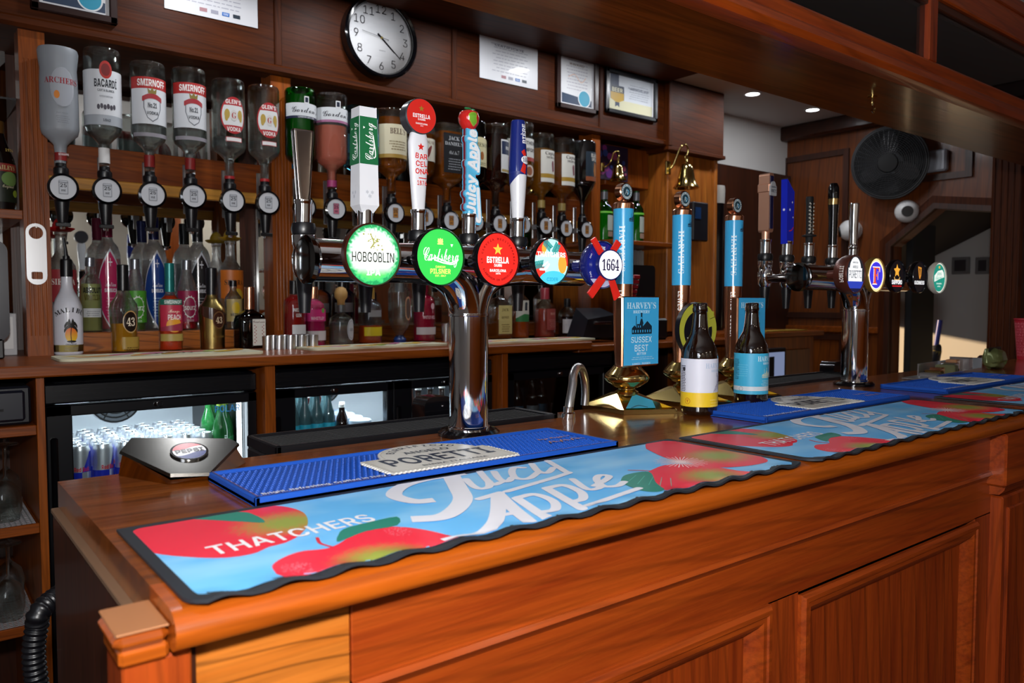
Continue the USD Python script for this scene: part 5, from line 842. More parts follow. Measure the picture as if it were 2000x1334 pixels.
b = hung(11, 246, 56, 'inverted square whiskey bottle with black label and white lettering', liq=(L_AMB, .02, .9), e=.4, sq=.95); b.sh(rrect(-.85, .36, .85, .86, .02), '14151a').t_("JACK", .80, .05, 'b8bcc0', .9, 's').t_("DANIEL'S", .73, .045, 'b8bcc0', 1.5, 's').t_('Old No.7', .62, .05, 'b8bcc0', .8, 'c').sh(fake_lines(-.6, .6, .40, .56, 5, .4, 9), '8a8e94').done()
b = hung(12, 240, 58, 'inverted dark green whiskey bottle with cream label and small crest', glass=pane('bottle_olive', (.10, .16, .06), 1.55), liq=(L_RUM, .02, .9)); b.sh(unary_union([rrect(-1.35, .44, 1.35, .72, .01), ell(0, .72, 1.0, .07)]), 'cfc69c').t_('JAMESON', .70, .050, '4a4a30', 1.7, 's').sh(ell(.15, .57, .17, .05), '9a5a20').sh(fake_lines(-.6, .6, .46, .50, 2, .4, 4), '8a8460').done()
b = hung(13, 246, 52, 'inverted dark red rum bottle with small white and navy label', liq=(L_RUM, .02, .88)); b.sh(rrect(-.2, .40, 1.3, .80, .02), 'd0d2d4').sh(rrect(-.14, .62, 1.24, .78, .02), '1c2a4a').sh(rrect(-.14, .41, 1.24, .44, .01), 'a8925a').t_('RUM', .70, .04, 'd0d2d4', .5, x=.5).done()
b = hung(14, 243, 56, 'inverted amber liqueur bottle with grey and white banded label', liq=(L_GOLD, .02, .80)); b.band(.56, .80, 'd0d0cc', 1.5).band(.535, .58, 'a03a34', 1.5).t_('SOUTHERN', .745, .042, '3a3a3e', 1.6).t_('COMFORT', .665, .042, '3a3a3e', 1.5).sh(ell(.1, .42, .5, .07), 'd0c0b4').sh(ell(.1, .42, .3, .05), '9a5a38').done()
for i, v0, lb in ((15, 264, 'inverted amber rum bottle with white label and gold stripe, left of two alike'), (16, 273, 'inverted amber rum bottle with white label and gold stripe, right of two alike')):
    b = hung(i, v0, 50, lb, liq=(L_GOLD if i == 15 else L_AMB, .02, .80), cap=(mat('neck_gold', 'b09858', .4), .02, .12, .31)); b.sh(rrect(-.75, .345, 1.5, .765, .02), 'd6d4cc').sh(rrect(-.75, .40, 1.5, .455, .0), 'a8842c').t_('Captain', .725, .045, '3a3034', 1.3, 's', x=.25).t_('MORGAN', .67, .03, '3a3034', 1.1, 's', x=.25).sh(unary_union([ell(.35, .60, .12, .03), Polygon([(.2, .60), (.5, .6), (.55, .5), (.3, .48)])]), '7a3a48').done()
b = hung(17, 279, 52, 'inverted black rum bottle with dark pictorial label', 'invcone', DARKG); b.sh(rrect(-.5, .44, 1.3, .84, .03), '23303c').sh(rrect(-.5, .44, 1.3, .50, .02), '8a4a2c').t_('BLACK', .79, .05, 'c8c4bc', .9, x=.4).t_('SPICED', .735, .04, 'c8c4bc', .8, x=.4).sh(Polygon([(.3, .70), (.55, .66), (.6, .52), (.3, .50), (.2, .58)]), 'a8682c').done()

# ---- rear row of upright bottles on the step (left bay)
RZ, RY = 1.2432, 2.84
def diamond(b, c, c2, l1, l2, x=0):
    b.sh(Polygon(smoothline([(x-1.12, .36), (x-.78, .53), (x-.10, .685), (x+.10, .685), (x+.78, .53), (x+1.12, .36), (x+.78, .17), (x+.10, .02), (x-.10, .02), (x-.78, .17), (x-1.12, .36)], 3)), 'b8bcc4').sh(Polygon(smoothline([(x-1.05, .36), (x-.73, .52), (x-.08, .66), (x+.08, .66), (x+.73, .52), (x+1.05, .36), (x+.73, .18), (x+.08, .04), (x-.08, .04), (x-.73, .18), (x-1.05, .36)], 3)), c)
    b.sh(star(x, .585, .16, .3, 4) if 0 else unary_union([sbox(x-.02, .55, x+.02, .62), sbox(x-.15, .58, x+.15, .59)]), 'dfe2ea'); b.t_(l1, .40, .045, 'dfe2ea', .8, 'c', x=x); b.t_(l2, .345, .032, 'dfe2ea', .95, x=x); b.sh(fake_lines(x-.4, x+.4, .12, .30, 7, .3, 5), c2); b.done(mat=M_GLOSSPRINT)
for nm, c, c2, cap, (ua, ub), v, W, lb, lq in (('pink', 'b8285c', 'd88aa8', CAPR, (184, 208), 418, 52, 'sambuca', LQ('pink_sambuca', 'e84a5a', .5)), ('blue', '123f8c', '8ab0d8', CAPN, (277, 299), 424, 50, 'SAMBUCA', L_GIN), ('black', '14151a', '8a8c92', CAPB, (362, 385), 430, 50, 'SAMBUCA', L_GIN)):
    for j, u in ((1, ub),):
        b = Bottle(f'clear liqueur bottle with {nm} pointed-oval label and {"burgundy" if nm == "pink" else "navy" if nm == "blue" else "black"} cap on the step', (u, v, 645, W), 'samb', liq=(lq, .01, .62), cap=(cap, .80, 1.0, .42), y=2.945, z=RZ)
        diamond(b, c, c2, 'Antica', 'SAMBUCA')
def sombrero(b, c, nm): obj('sombrero_cap', lathe([(0, b.H-.002), (.030, b.H), (.041, b.H+.008), (.041, b.H+.011), (.034, b.H+.007), (.024, b.H+.007), (.0225, b.H+.022), (.015, b.H+.036), (.006, b.H+.043), (0, b.H+.043)], 32), mat(nm, c, .25), b.t, smooth=60, label='plastic sombrero cap')
b = Bottle('clear tequila bottle with red sombrero cap behind the white coconut bottle', (118, 452, 640, 60), 'std', liq=(L_GIN, .01, .6), y=RY+.03, z=RZ); sombrero(b, 'b01a1c', 'sombrero_red')
b.band(.30, .62, 'a03038', 1.2).sh(ell(.3, .34, .5, .09), 'd8822c').t_('SIERRA', .50, .060, 'e8e4dc', 1.7, 's').done()
for j, (u, lb) in enumerate(((449, 'gold tequila bottle with yellow sombrero cap on the step'),)):
    b = Bottle(lb, (u, 470, 640, 50), 'std', liq=(LQ('gold_tequila', 'd88a2c', .55), .01, .66), y=2.95, z=RZ); sombrero(b, 'b08a24', 'sombrero_yellow')
    b.band(.34, .66, 'd07020', 1.2).sh(ell(.2, .37, .6, .08), 'd8b030').t_('SIERRA', .52, .058, '2c2418', 1.6, 's').done()
b = Bottle('clear vanilla vodka bottle with black capital lettering and silver cap', (175, 503, 645, 44), 'flask', liq=(LQ('vanilla_vodka', 'dcdc90', .45), .01, .66), cap=(CAPS, .88, 1.0, .44), y=RY-.02, z=RZ); b.t_('ABSOLUT', .56, .075, '1c1e10', 1.75, wt=900).t_('VANILIA', .465, .075, '5a5410', 1.55, wt=900).sh(rrect(-.9, .20, .9, .32, .01), 'c9cdd0').sh(fake_lines(-.7, .7, .22, .30, 3, .4, 2), '8a8e94').done()
for u, v, W, c, l, lq, lb in ((263, 506, 42, '4a9a2c', '2f8a20', LQ('sour_green', '30b030', .7), 'small sour liqueur bottle with green label and grey cap'), (364, 508, 42, '9a1c4c', '7a1038', LQ('sour_red', 'd01834', .7), 'small sour liqueur bottle with magenta label and grey cap')):
    b = Bottle(lb, (u, v, 645, W), 'taper', liq=(lq, .01, .55), cap=(CAPS, .86, 1.0, .44), y=RY-.02, z=RZ); b.band(.12, .56, c, 1.3).sh(ell(0, .33, .62, .15).difference(ell(0, .33, .56, .135)), 'dfe4e0').sh(unary_union([Polygon([(.6*math.cos(a), .33+.145*math.sin(a)), (.72*math.cos(a+.1), .33+.172*math.sin(a+.1)), (.6*math.cos(a+.2), .33+.145*math.sin(a+.2))]) for a in np.linspace(0, 2*PI, 16)]), 'dfe4e0').t_('sourz', .325, .075, 'f0f4f0', 1.05, wt=600).sh(fake_lines(-.4, .4, .13, .16, 2, .4, 2), 'd0d8d0').done()
b = Bottle('small honey-coloured bottle with yellow round label behind the gold bottle', (455, 548, 642, 34), 'std', liq=(LQ('mezcal', 'c89a30', .3), .01, .6), cap=(CAPB, .88, 1.0, .44), y=RY-.03, z=RZ); b.band(.16, .62, 'b8a468', 1.2).sh(ell(0, .44, .5, .12), 'd8b41c').t_('MEZCAL', .30, .06, '2a2a20', 1.3).done()
b = Bottle('squat clear bottle with dark round label just behind the honey liqueur', (240, 560, 645, 28), 'dumpy', cap=(CAPB, .78, 1.02, .36), y=RY+.06, z=RZ); b.sh(ell(0, .3, .5, .15), '2a2018').done()
# ---- front row (left bay)
FZ, FY = SH+.0004, 2.70
b = Bottle('white coconut rum bottle with palm tree sunset print and black pourer', (130, 540, 692, 60), 'malibu', OPAL, y=2.715, z=FZ); H, R = b.H, b.R
obj('clear_foot', lathe([(0, 0), (.90*R, 0), (.99*R, .010), (1.005*R, .03), (0, .03)], 36), pane('amber_clear', (.75, .66, .35), 1.5), b.t); obj('black_cap', lathe([(0, H*.995), (.42*R, H*.995), (.42*R, H*1.20), (.36*R, H*1.22), (0, H*1.22)], 24), CAPB, b.t); obj('pourer', [cyl((0, 0, H*1.21), (0, 0, H*1.26), .010, 14), tube([(0, 0, H*1.25), (-.001, 0, H*1.36), (-.006, 0, H*1.49)], [.006, .0045, .0035], 10, 3)], BLACK, b.t)
b.sh(ell(.12, .255, .42, .095), 'e8b02c'); b.k.L[-1] = (b.k.L[-1][0], lambda x, y: tuple(np.array(S('e0702c'))*(1-max(0, min(1, (.32*H-y)/(.14*H)))) + np.array(S('eac02c'))*max(0, min(1, (.32*H-y)/(.14*H)))), .006)
palm = unary_union([stroke([(.10, .165), (.08, .26), (.12, .36)], .05)] + [stroke([(.10, .37), (.10+.26*math.cos(a), .37+.075*math.sin(a)), (.10+.46*math.cos(a), .355+.085*math.sin(a)-.03)], .045) for a in (-.3, .4, 1.1, 2.0, 2.7, 3.4)] + [ell(.12, .17, .32, .014)])
b.sh(palm, '14120e'); b.k.add(arc_text('MALIBU', .062*H, .30*H, -31, 31, 's', c=(.08*R, .275*H)), '1c1a1c'); b.t_('ORIGINAL', .135, .024, '2a2a2e', .75, 's', x=.1); b.sh(fake_lines(-.45, .6, .06, .105, 3, .25, 3), '8a8a92'); b.done(-.05)
b = Bottle('honey liqueur bottle with round black 43 label and gold lower label', (240, 548, 686, 58), 'gold', liq=(LQ('liqueur_43', 'e8a01c', .6), .01, .42), cap=(CAPB, .86, 1.22, .40), y=FY, z=FZ); b.sh(ell(.28, .43, .56, .155), 'b8925a').sh(ell(.28, .43, .50, .138), '1c1410').t_('43', .43, .115, 'e8dcc4', .62, 's', x=.28).sh(rrect(-.35, .05, 1.2, .22, .02), 'a88a3c').sh(fake_lines(-.2, 1.0, .04, .09, 2, .5, 5), '5a4418').done(mat=M_GLOSSPRINT)
b = Bottle('red vodka liqueur bottle with peach sunset label and teal cap', (331, 545, 682, 47), 'flask', liq=(LQ('peach_red', 'f0441c', .75), .01, .78), cap=(CAPT, .82, 1.22, .42), y=FY, z=FZ); b.band(.28, .66, 'c02c48', 1.2).sh(ell(.1, .36, .7, .10), 'e8a02c').sh(Polygon([(-1.2, .28), (1.2, .28), (1.2, .40), (-1.2, .33)]), '9a3048').band(.64, .72, '1c6a5a', 1.2).t_('SMIRNOFF', .68, .048, 'dfe8e2', 1.7, x=.1).t_('Mango', .56, .05, 'f4d8c0', 1.0, 'c', x=.1).t_('PEACH', .47, .07, 'f0e4e0', 1.2, x=.15).band(.14, .24, 'b09a50', 1.2).done()
b = Bottle('gold lacquered liqueur bottle with brown sash and 43 medallion', (413, 560, 682, 55), 'gold', GOLDB, cap=(CAPB, .86, 1.30, .40), y=FY, z=FZ); b.sh(Polygon([(-1.6, .60), (-.9, .52), (1.6, .34), (1.6, .52), (-.2, .66), (-1.2, .70)]), '3a2014').sh(ell(.22, .47, .48, .14), '6a4a2c').sh(ell(.22, .47, .41, .12), '3a1e14').t_('43', .47, .10, 'cbb89a', .5, 's', x=.22).t_('Chocolate', .22, .05, '8a6a2c', .9, 'c', x=.2).done(mat=M_GLOSSPRINT)
b = Bottle('square dark orange liqueur bottle with white label and copper cap', (487, 585, 685, 56), 'dumpy', pane('amber_dark', (.20, .07, .02), 1.5), liq=(L_RUM, .01, .7), cap=(COPPER, .80, 1.26, .36), y=FY, z=FZ, e=.4, sq=1); b.sh(rrect(-.15, .06, .80, .60, .02), 'd2cfc6').sh(unary_union([ell(.0+.1*(i % 2), .12+.035*i, .04, .012) for i in range(11)] + [ell(.66-.1*(i % 2), .12+.035*i, .04, .012) for i in range(11)]), '9a3c34').t_('Cointreau', .55, .055, '5a2c20', .85, 'c', x=.32).done()
# ---- steel measures
for i, (u, v, y) in enumerate([(523, 690, 2.55), (546, 691, 2.55), (568, 692, 2.55), (590, 692, 2.55), (612, 690, 2.55), (534, 683, 2.60), (556, 684, 2.60), (579, 684, 2.60), (601, 683, 2.60)]):
    p = Y(u, v, y); t = thing('spirit_measure', f'small steel thimble measure, {("first", "second", "third", "fourth", "fifth")[i if i < 5 else i-5]} from the left in the {"front" if i < 5 else "back"} row of the cluster', 'measure', (p[0], y, FZ), 0, 'steel thimble measures in a cluster'); obj('cup', lathe([(0, 0), (.0165, 0), (.0172, .046), (.0162, .046), (.0155, .003), (0, .003)], 24), STEEL, t)
for u, y, lb in ((872, 2.66, 'tall steel jigger, left of two beside the near tap column'), (884, 2.72, 'tall steel jigger, right of two beside the near tap column')):
    p = Y(u, 668, y); t = thing('jigger', lb, 'measure', (p[0], y, FZ)); obj('cup', lathe([(0, 0), (.020, 0), (.0215, .072), (.0205, .072), (.019, .003), (0, .003)], 24), STEEL, t)
# ---- pale bar towels on the shelf
def towel(u0, u1, v, y0, y1, label):
    a, b_ = Y(u0, v, y0)[0], Y(u1, v, y0)[0]; t = thing('shelf_mat', label, 'bar mat', ((a+b_)/2, (y0+y1)/2, FZ), 0, 'pale fruit-printed mats on the back shelf'); L, W = b_-a, y1-y0
    obj('mat', prism(rrect(-L/2, -W/2, L/2, W/2, .03), .007), mat('mat_cream', 'd6d2b4', .6), t); k = Ink(); k.add(rrect(-L/2+.012, -W/2+.012, L/2-.012, W/2-.012, .024), 'dcd8bc'); r = random.Random(int(u0))
    for i in range(12): k.add(affinity.rotate(ell(-L/2+.05+(L-.1)*i/11, (r.random()-.5)*W*.5, .03+.03*r.random(), .014+.01*r.random()), r.random()*60), r.choice(['d8b43c', 'c85a5a', '9ab44c', 'c87a9a', 'd89a4c']))
    k.t('FRUITY', .022, '1c1c20', at=(L*.06, -.01), wt=900, w=.11); k.build(t, frame((0, 0, .007), (1, 0, 0), (0, 1, 0))); return t
towel(118, 520, 706, 2.36, 2.55, 'pale fruit-printed mat in front of the left bay bottles'); towel(612, 880, 684, 2.40, 2.57, 'pale fruit-printed mat left of the near tap column'); towel(958, 1168, 672, 2.36, 2.53, 'pale fruit-printed mat right of the near tap column')
# ---- middle bay, lower bottles
MY = 2.70
def gin(u, v, vb, W, y, c, lab, lb, shape='flask', capc=None, **k): return Bottle(lb, (u, v, vb, W), shape, cap=(capc, .80, 1.0, .42) if capc else None, y=y, z=FZ if y < 2.85 else RZ, **k)
b = gin(574, 548, 668, 44, 2.645, None, None, 'dark red gin bottle with white base label beside the fluted pillar', liq=(LQ('cherry_gin', 'a81818', .8), .01, .8), capc=CAPB); b.sh(rrect(-.6, .20, 1.0, .34, .01), 'd4d2d4').t_('NEILL', .56, .05, 'd8d4d4', .9).t_('GIN', .48, .05, 'd8d4d4', .5).done()
b = gin(612, 560, 673, 46, MY-.03, None, None, 'bright pink gin bottle with copper stopper and white base label', liq=(LQ('magenta_gin', 'e0186e', .8), .01, .9), capc=COPPER); b.band(.42, .62, 'd0287a', 1.3).sh(ell(.5, .60, .2, .04), '6aa040').t_('WHITLEY', .47, .05, 'f0c8d8', 1.3).band(.10, .26, 'd2ccd0', 1.3).done()
b = gin(666, 594, 673, 48, MY-.03, None, None, 'round clear gin bottle with wooden ball stopper and white round label', 'dumpy', liq=(L_GIN, .01, .6)); obj('ball_stopper', lathe([(0, b.H*.98), (.013, b.H*.98), (.015, b.H*1.10), (.0235, b.H*1.17), (.0245, b.H*1.28), (.018, b.H*1.38), (.008, b.H*1.42), (0, b.H*1.42)], 28), CORK, b.t, smooth=60); b.sh(ell(.5, .38, .46, .26), 'b8bcc4').sh(ell(.5, .38, .40, .22).difference(ell(.5, .38, .37, .205)), '8a8e98').t_('GIN', .38, .07, '8a8e98', .4, x=.5).done()
b = gin(722, 562, 670, 46, MY, None, None, 'clear spirit bottle with yellow base label and orange lower half', liq=(LQ('orange_gin', 'e0501c', .75), .01, .34), capc=mat('cap_mustard', 'b08a3c', .4)); b.sh(rrect(-1.0, .14, 1.5, .30, .01), 'd8c41c').sh(rrect(-.6, .48, .8, .60, .02), '8a8c90').done()
b = gin(780, 546, 668, 44, MY, None, None, 'frosted upside-down gin bottle with copper medallion and blue stand', 'invround', mat('frost_grey', '9aa0a8', .3, 0, transmission_weight=.5)); obj('blue_stand', lathe([(0, 0), (.024, 0), (.026, .012), (.019, .022), (.012, .03), (0, .03)], 28), mat('stand_blue', '1c3a78', .3), b.t); b.sh(unary_union([ell(.35, .46, .34, .11), ell(.35, .62, .34, .11), sbox(.01, .46, .69, .62)]), 'b88a6a').sh(unary_union([ell(.35, .47, .26, .09), ell(.35, .61, .26, .09), sbox(.09, .47, .61, .61)]), '5a4a44').done()
b = gin(828, 548, 667, 44, MY, None, None, 'raspberry red gin bottle with pale tree emblem and white base label', liq=(LQ('raspberry_gin', 'd01848', .8), .01, .9), capc=mat('cap_crimson', '8a1838', .3)); b.t_('WHITLEY NEILL', .40, .05, 'e0b8c4', 1.3).sh(unary_union([sbox(.28, .47, .34, .56), ell(.31, .58, .22, .05)]), 'e0b8c4').band(.12, .24, 'd4d0d2', 1.3).done()
for u, v, W, c, lb in ((622, 548, 40, 'c8541c', 'orange gin bottle standing on the step behind the pink gin'), (668, 546, 42, '2c1440', 'dark purple gin bottle standing behind the ball-stoppered bottle'), (718, 545, 36, '1c2c5a', 'navy gin bottle standing behind the yellow-labelled bottle')):
    b = gin(u, v, 640, W, 2.93, None, None, lb, liq=(LQ('l_' + c, c, .5), .01, .9), capc=CAPB); b.band(.30, .50, '8a8488', 1.2).done()
b = Bottle('square honey whiskey bottle with pale yellow label right of the near column', (976, 556, 660, 36), 'dumpy', liq=(L_AMB, .01, .6), cap=(CAPB, .80, 1.0, .40), y=2.68, z=FZ, e=.4); b.sh(rrect(-.9, .10, .9, .62, .02), 'cfc482').t_("JACK", .54, .05, '6a5a2c', .9, 's').t_('HONEY', .4, .045, '6a5a2c', 1.0, 's').sh(fake_lines(-.6, .6, .14, .3, 4, .4, 2), '8a7a44').done()
b = Bottle('spiced rum bottle with white, green and navy pictorial label', (1016, 552, 657, 34), 'flask', liq=(LQ('spiced_rum', 'd05a1c', .7), .01, .6), cap=(CAPB, .86, 1.0, .42), y=2.68, z=FZ); b.band(.30, .68, 'c8ccc4', 1.2).sh(Polygon([(-1.2, .30), (1.2, .30), (1.2, .42), (-.2, .44), (-1.2, .36)]), '2c7a44').sh(unary_union([sbox(-.1, .5, .25, .62), ell(.1, .62, .2, .03)]), '2a3440').done()
b = Bottle('clear pink liqueur bottle with red stopper and embossed label', (1064, 566, 655, 42), 'dumpy', liq=(LQ('rose_liqueur', 'c84838', .7), .01, .62), cap=(mat('stopper_red', 'a03844', .35), .80, 1.04, .42), y=2.68, z=FZ); b.sh(rrect(-.5, .16, .9, .60, .04), 'a04844').t_('ROSÉ', .5, .05, 'd8a8a0', .7, 's', x=.2).sh(fake_lines(-.3, .7, .22, .4, 5, .3, 2), 'c88a84').done()
b = Bottle('small round whisky bottle with plain white label at the end of the shelf', (1108, 583, 654, 36), 'dumpy', liq=(L_RUM, .01, .55), cap=(CAPB, .78, 1.0, .36), y=2.68, z=FZ); b.band(.10, .46, 'cfcdd0', 1.25).sh(fake_lines(-.3, .5, .2, .36, 3, .4, 2), '9a98a0').done()
b = Bottle('clear tall spirit bottle behind the honey whiskey', (950, 558, 650, 30), 'std', liq=(L_AMB, .01, .3), cap=(CAPB, .88, 1.0, .44), y=2.93, z=RZ); b.band(.2, .5, 'b8b4a4', 1.2).done()
b = Bottle('amber bottle with cream label behind the red-stoppered liqueur', (1058, 556, 640, 34), 'std', liq=(L_AMB, .01, .6), cap=(CAPB, .88, 1.0, .44), y=2.93, z=RZ); b.band(.3, .6, 'b8a888', 1.2).done()
for i, (u, v, c, lb) in enumerate(((652, 447, CAPT, 'tiny bottle with teal cap, left of two on the glass ledge'), (676, 446, CAPT, 'tiny bottle with teal cap, right of two on the glass ledge'), (776, 450, mat('cap_green', '1c8a3c', .3, .3), 'tiny bottle with green cap, left of two on the glass ledge'), (793, 450, mat('cap_green', '1c8a3c', .3, .3), 'tiny bottle with green cap, right of two on the glass ledge'))):
    p = Y(u, 462, 2.9); t = thing('mixer_bottle', lb, 'bottle', (p[0], 2.9, 1.470)); obj('glass', lathe([(0, 0), (.022, 0), (.024, .005), (.024, .05), (.015, .075), (.015, .085), (0, .085)], 24), G_CLEAR, t); obj('cap', lathe([(0, .085), (.0165, .085), (.0165, .115), (0, .115)], 20), c, t)
obj('glass_ledge', box(1.118, 2.60, 2.83, 3.03, 1.463, 1.4695), GLASS, bb, label='clear glass ledge')
# ---- gin bottles on the small shelf and the bottle at the far left
for u, v, W, lb in ((1180, 372, 34, 'green gin bottle with silver cap on the small shelf, left of the first hand pump'), (1243, 374, 30, 'green gin bottle with silver cap on the small shelf, right of the first hand pump')):
    b = Bottle(lb, (u, v, 476, W), 'std', G_GREEN, (LQ('green_gin2', '22b840', .85), .01, .6), (CAPS, .82, 1.0, .42), y=2.72, z=1.6374); b.band(.54, .575, '7ad84a', 1.2).sh(rrect(-.35, .20, .9, .50, .02), 'b4c0b8').sh(rrect(-.3, .08, .9, .18, .02), 'a08a7a').done()
b = Bottle('dark cream liqueur bottle with painted landscape label at the left edge', (-8, 240, 445, 76), 'taper', DARKG, None, (mat('cap_bronze', '6a4a20', .4, .4), .88, 1.02, .42), y=2.80, z=1.6104); b.sh(rrect(-.6, .10, 1.2, .52, .04), '1c2418').sh(ell(.6, .36, .5, .08), '6a8a4a').sh(rrect(-.4, .44, 1.15, .53, .02), '8a2c24').t_('BAILEYS', .485, .05, 'c8b880', 1.2, 's', x=.35).t_('Original', .28, .04, 'c8c0a0', .7, 'c', x=.5).sh(ell(.95, .2, .2, .04), '8aa030').t_('1974', .68, .03, 'b09850', .5, x=.6).done()

# ================================================================ wall clock, certificates, bells
p = Y(738, 75, 2.67); ck = wthing('wall_clock', 'large round black-rimmed wall clock with plain white face', 'clock', (1.462, 2.66, 2.335))
cx, cz, R = 1.462, 2.335, .153
obj('rim', turn(lathe([(R-.022, .016), (R-.016, .004), (R-.006, 0), (R, .006), (R, .045), (R-.022, .045), (R-.022, .016)], 64), (1, 0, 0), -90, (cx, 2.638, cz)), GLOSSBLACK, ck, smooth=40)
fc = obj('face', disc_y((cx, 2.6545, cz), R-.018, .01, 56), mat('clock_white', 'd8d8da', .5), ck); k = Ink()
for n in range(1, 13): a = n*PI/6; k.t(str(n), .029, '26262a', at=(.104*math.sin(a), .104*math.cos(a)), wt=360)
for n in range(60): a = n*PI/30; k.add(ell(.128*math.sin(a), .128*math.cos(a), .0007 if n % 5 else .0013, n=2), '3a3a3e')
k.t('QUARTZ', .004, '6a6a70', at=(0, -.05), w=.026); k.build(fc, front((cx, 2.6542, cz)))
def hand(a, L, w, nm, y, tail=.02): d = np.array([math.sin(a), 0, math.cos(a)]); n_ = np.array([d[2], 0, -d[0]]); c = np.array([cx, y, cz]); obj(nm, prism(Polygon([(-w, -tail), (w, -tail), (w*.5, L), (-w*.5, L)]), .0012, frame(c, n_, d)), CAPB, ck)
ha = math.radians(130); hand(ha, .072, .0035, 'hour_hand', 2.6525); hand(math.radians(129)+.01, .105, .0024, 'minute_hand', 2.6505); hand(math.radians(278), .082, .0009, 'second_hand', 2.649, .03); obj('hub', disc_y((cx, 2.647, cz), .004, .006), mat('hub_gold', 'a08a40', .4, .6), ck)
obj('lens', disc_y((cx, 2.645, cz), R-.02, .0012, 56), pane('clock_glass', (.97, .97, .97), 1.35), ck)
def quad(name, label, cat, u0, v0, u1, v1, depth, fm, fw, art, y=2.684, tilt=0, group=None):
    a, b = Y(u0, v0, y), Y(u1, v1, y); x0, x1, z0, z1 = a[0], b[0], b[2], a[2]
    t = wthing(name, label, cat, ((x0+x1)/2, y, (z0+z1)/2)); cxx, czz = (x0+x1)/2, (z0+z1)/2; W, H = x1-x0, z1-z0
    if fm: obj('frame', [box(x0, x1, y-depth, y, z0, z0+fw, .003), box(x0, x1, y-depth, y, z1-fw, z1, .003), box(x0, x0+fw, y-depth, y, z0, z1, .003), box(x1-fw, x1, y-depth, y, z0, z1, .003)], fm, t)
    s = obj('sheet', box(x0+fw*.6, x1-fw*.6, y-.006, y-.002, z0+fw*.6, z1-fw*.6) if fm else box(x0, x1, y-.003, y-.0015, z0, z1), mat('paper_sheet', 'd8d8dc', .35, 0, coat_weight=.4), t); k = Ink(); art(k, W, H); k.build(s, front((cxx, y-(.0062 if fm else .0032), czz))); return t
FRB = mat('frame_black', '16181e', .3); FRM = mat('frame_walnut', '2a1410', .35)
def cert(k, W, H):
    k.add(fake_lines(-W*.32, W*.32, -H*.30, H*.30, 9, .22, 3), 'a8a8b4'); k.t('CERTIFICATE', H*.04, '5a5a68', at=(0, H*.22), w=W*.5); k.add(sbox(-W*.42, H*.36, -W*.26, H*.42), '3a3a44')
    for j, c in enumerate(('a87a80', '9a9aa8', '2c6ab8', '2a3440')): k.add(sbox(-W*.14+W*.12*j, -H*.42, -W*.06+W*.12*j, -H*.36), c)
    k.t('CIU', H*.03, 'e8ecf4', at=(W*.14, -H*.39))
quad('certificate_sheet', 'laminated white certificate sheet pinned left of the clock', 'certificate', 318, -110, 503, 56, .004, None, 0, cert); quad('certificate_sheet', 'laminated white certificate sheet pinned right of the clock', 'certificate', 936, 52, 1049, 176, .004, None, 0, cert)
def seal(k, W, H):
    k.add(sbox(-W*.36, -H*.40, W*.36, H*.42), 'd2d2d4'); k.add(sbox(-W*.36, -H*.40, W*.36, -H*.30), '2c3c54'); k.add(Polygon([(-W*.36, -H*.30), (W*.36, -H*.30), (-W*.36, -H*.255)]), '2c3c54'); k.add(fake_lines(-W*.26, W*.26, -H*.18, H*.3, 10, .25, 4), 'a8a4b0'); k.add(stroke([(-W*.2, 0), (-W*.05, H*.05), (W*.1, -H*.05), (W*.22, H*.03)], H*.012), 'd8b4a0'); k.t('AWARD', H*.035, '8a7a70', at=(0, H*.2), w=W*.35)
    k.add(ell(W*.18, -H*.29, W*.155, W*.155), 'd8dcdf'); k.add(ell(W*.18, -H*.29, W*.135, W*.135), '2f93b0')
quad('framed_award', 'walnut-framed award with blue seal cut off by the top left corner of the photo', 'framed certificate', 52, -190, 228, 52, .02, FRM, .022, seal); quad('framed_award', 'upright walnut-framed award with blue seal right of the laminated sheet', 'framed certificate', 1084, 78, 1164, 226, .02, FRM, .022, seal)
def beer(k, W, H):
    k.add(sbox(-W*.42, -H*.40, W*.42, H*.40), 'c2c6cc'); k.add(sbox(-W*.42, -H*.40, W*.42, -H*.16), 'c8c4a4'); k.add(sbox(-W*.40, H*.10, -W*.24, H*.40), '1c2c4a'); k.add(rrect(-W*.40, -H*.16, -W*.14, H*.16, H*.02), '2a3444'); k.add(sbox(-W*.395, -H*.15, -W*.145, -H*.0), 'b08a1c'); k.add(Polygon([(-W*.395, -H*.15), (-W*.145, -H*.15), (-W*.27, -H*.24)]), 'b08a1c'); k.add(Polygon([(-W*.31, -H*.22), (-W*.23, -H*.22), (-W*.23, -H*.33), (-W*.27, -H*.29), (-W*.31, -H*.33)]), '22304c')
    k.t('BEER', H*.09, 'cfc8a8', at=(-W*.27, H*.06), w=W*.2); k.add(fake_lines(-W*.06, W*.36, -H*.08, H*.28, 7, .2, 8), '9096a4'); k.t('Presented with pride', H*.045, '6a7080', at=(W*.14, H*.16), w=W*.4, wt=400)
quad('framed_award', 'black-framed beer award with gold and black ribbon badge', 'framed certificate', 1180, 132, 1279, 240, .02, FRB, .02, beer)
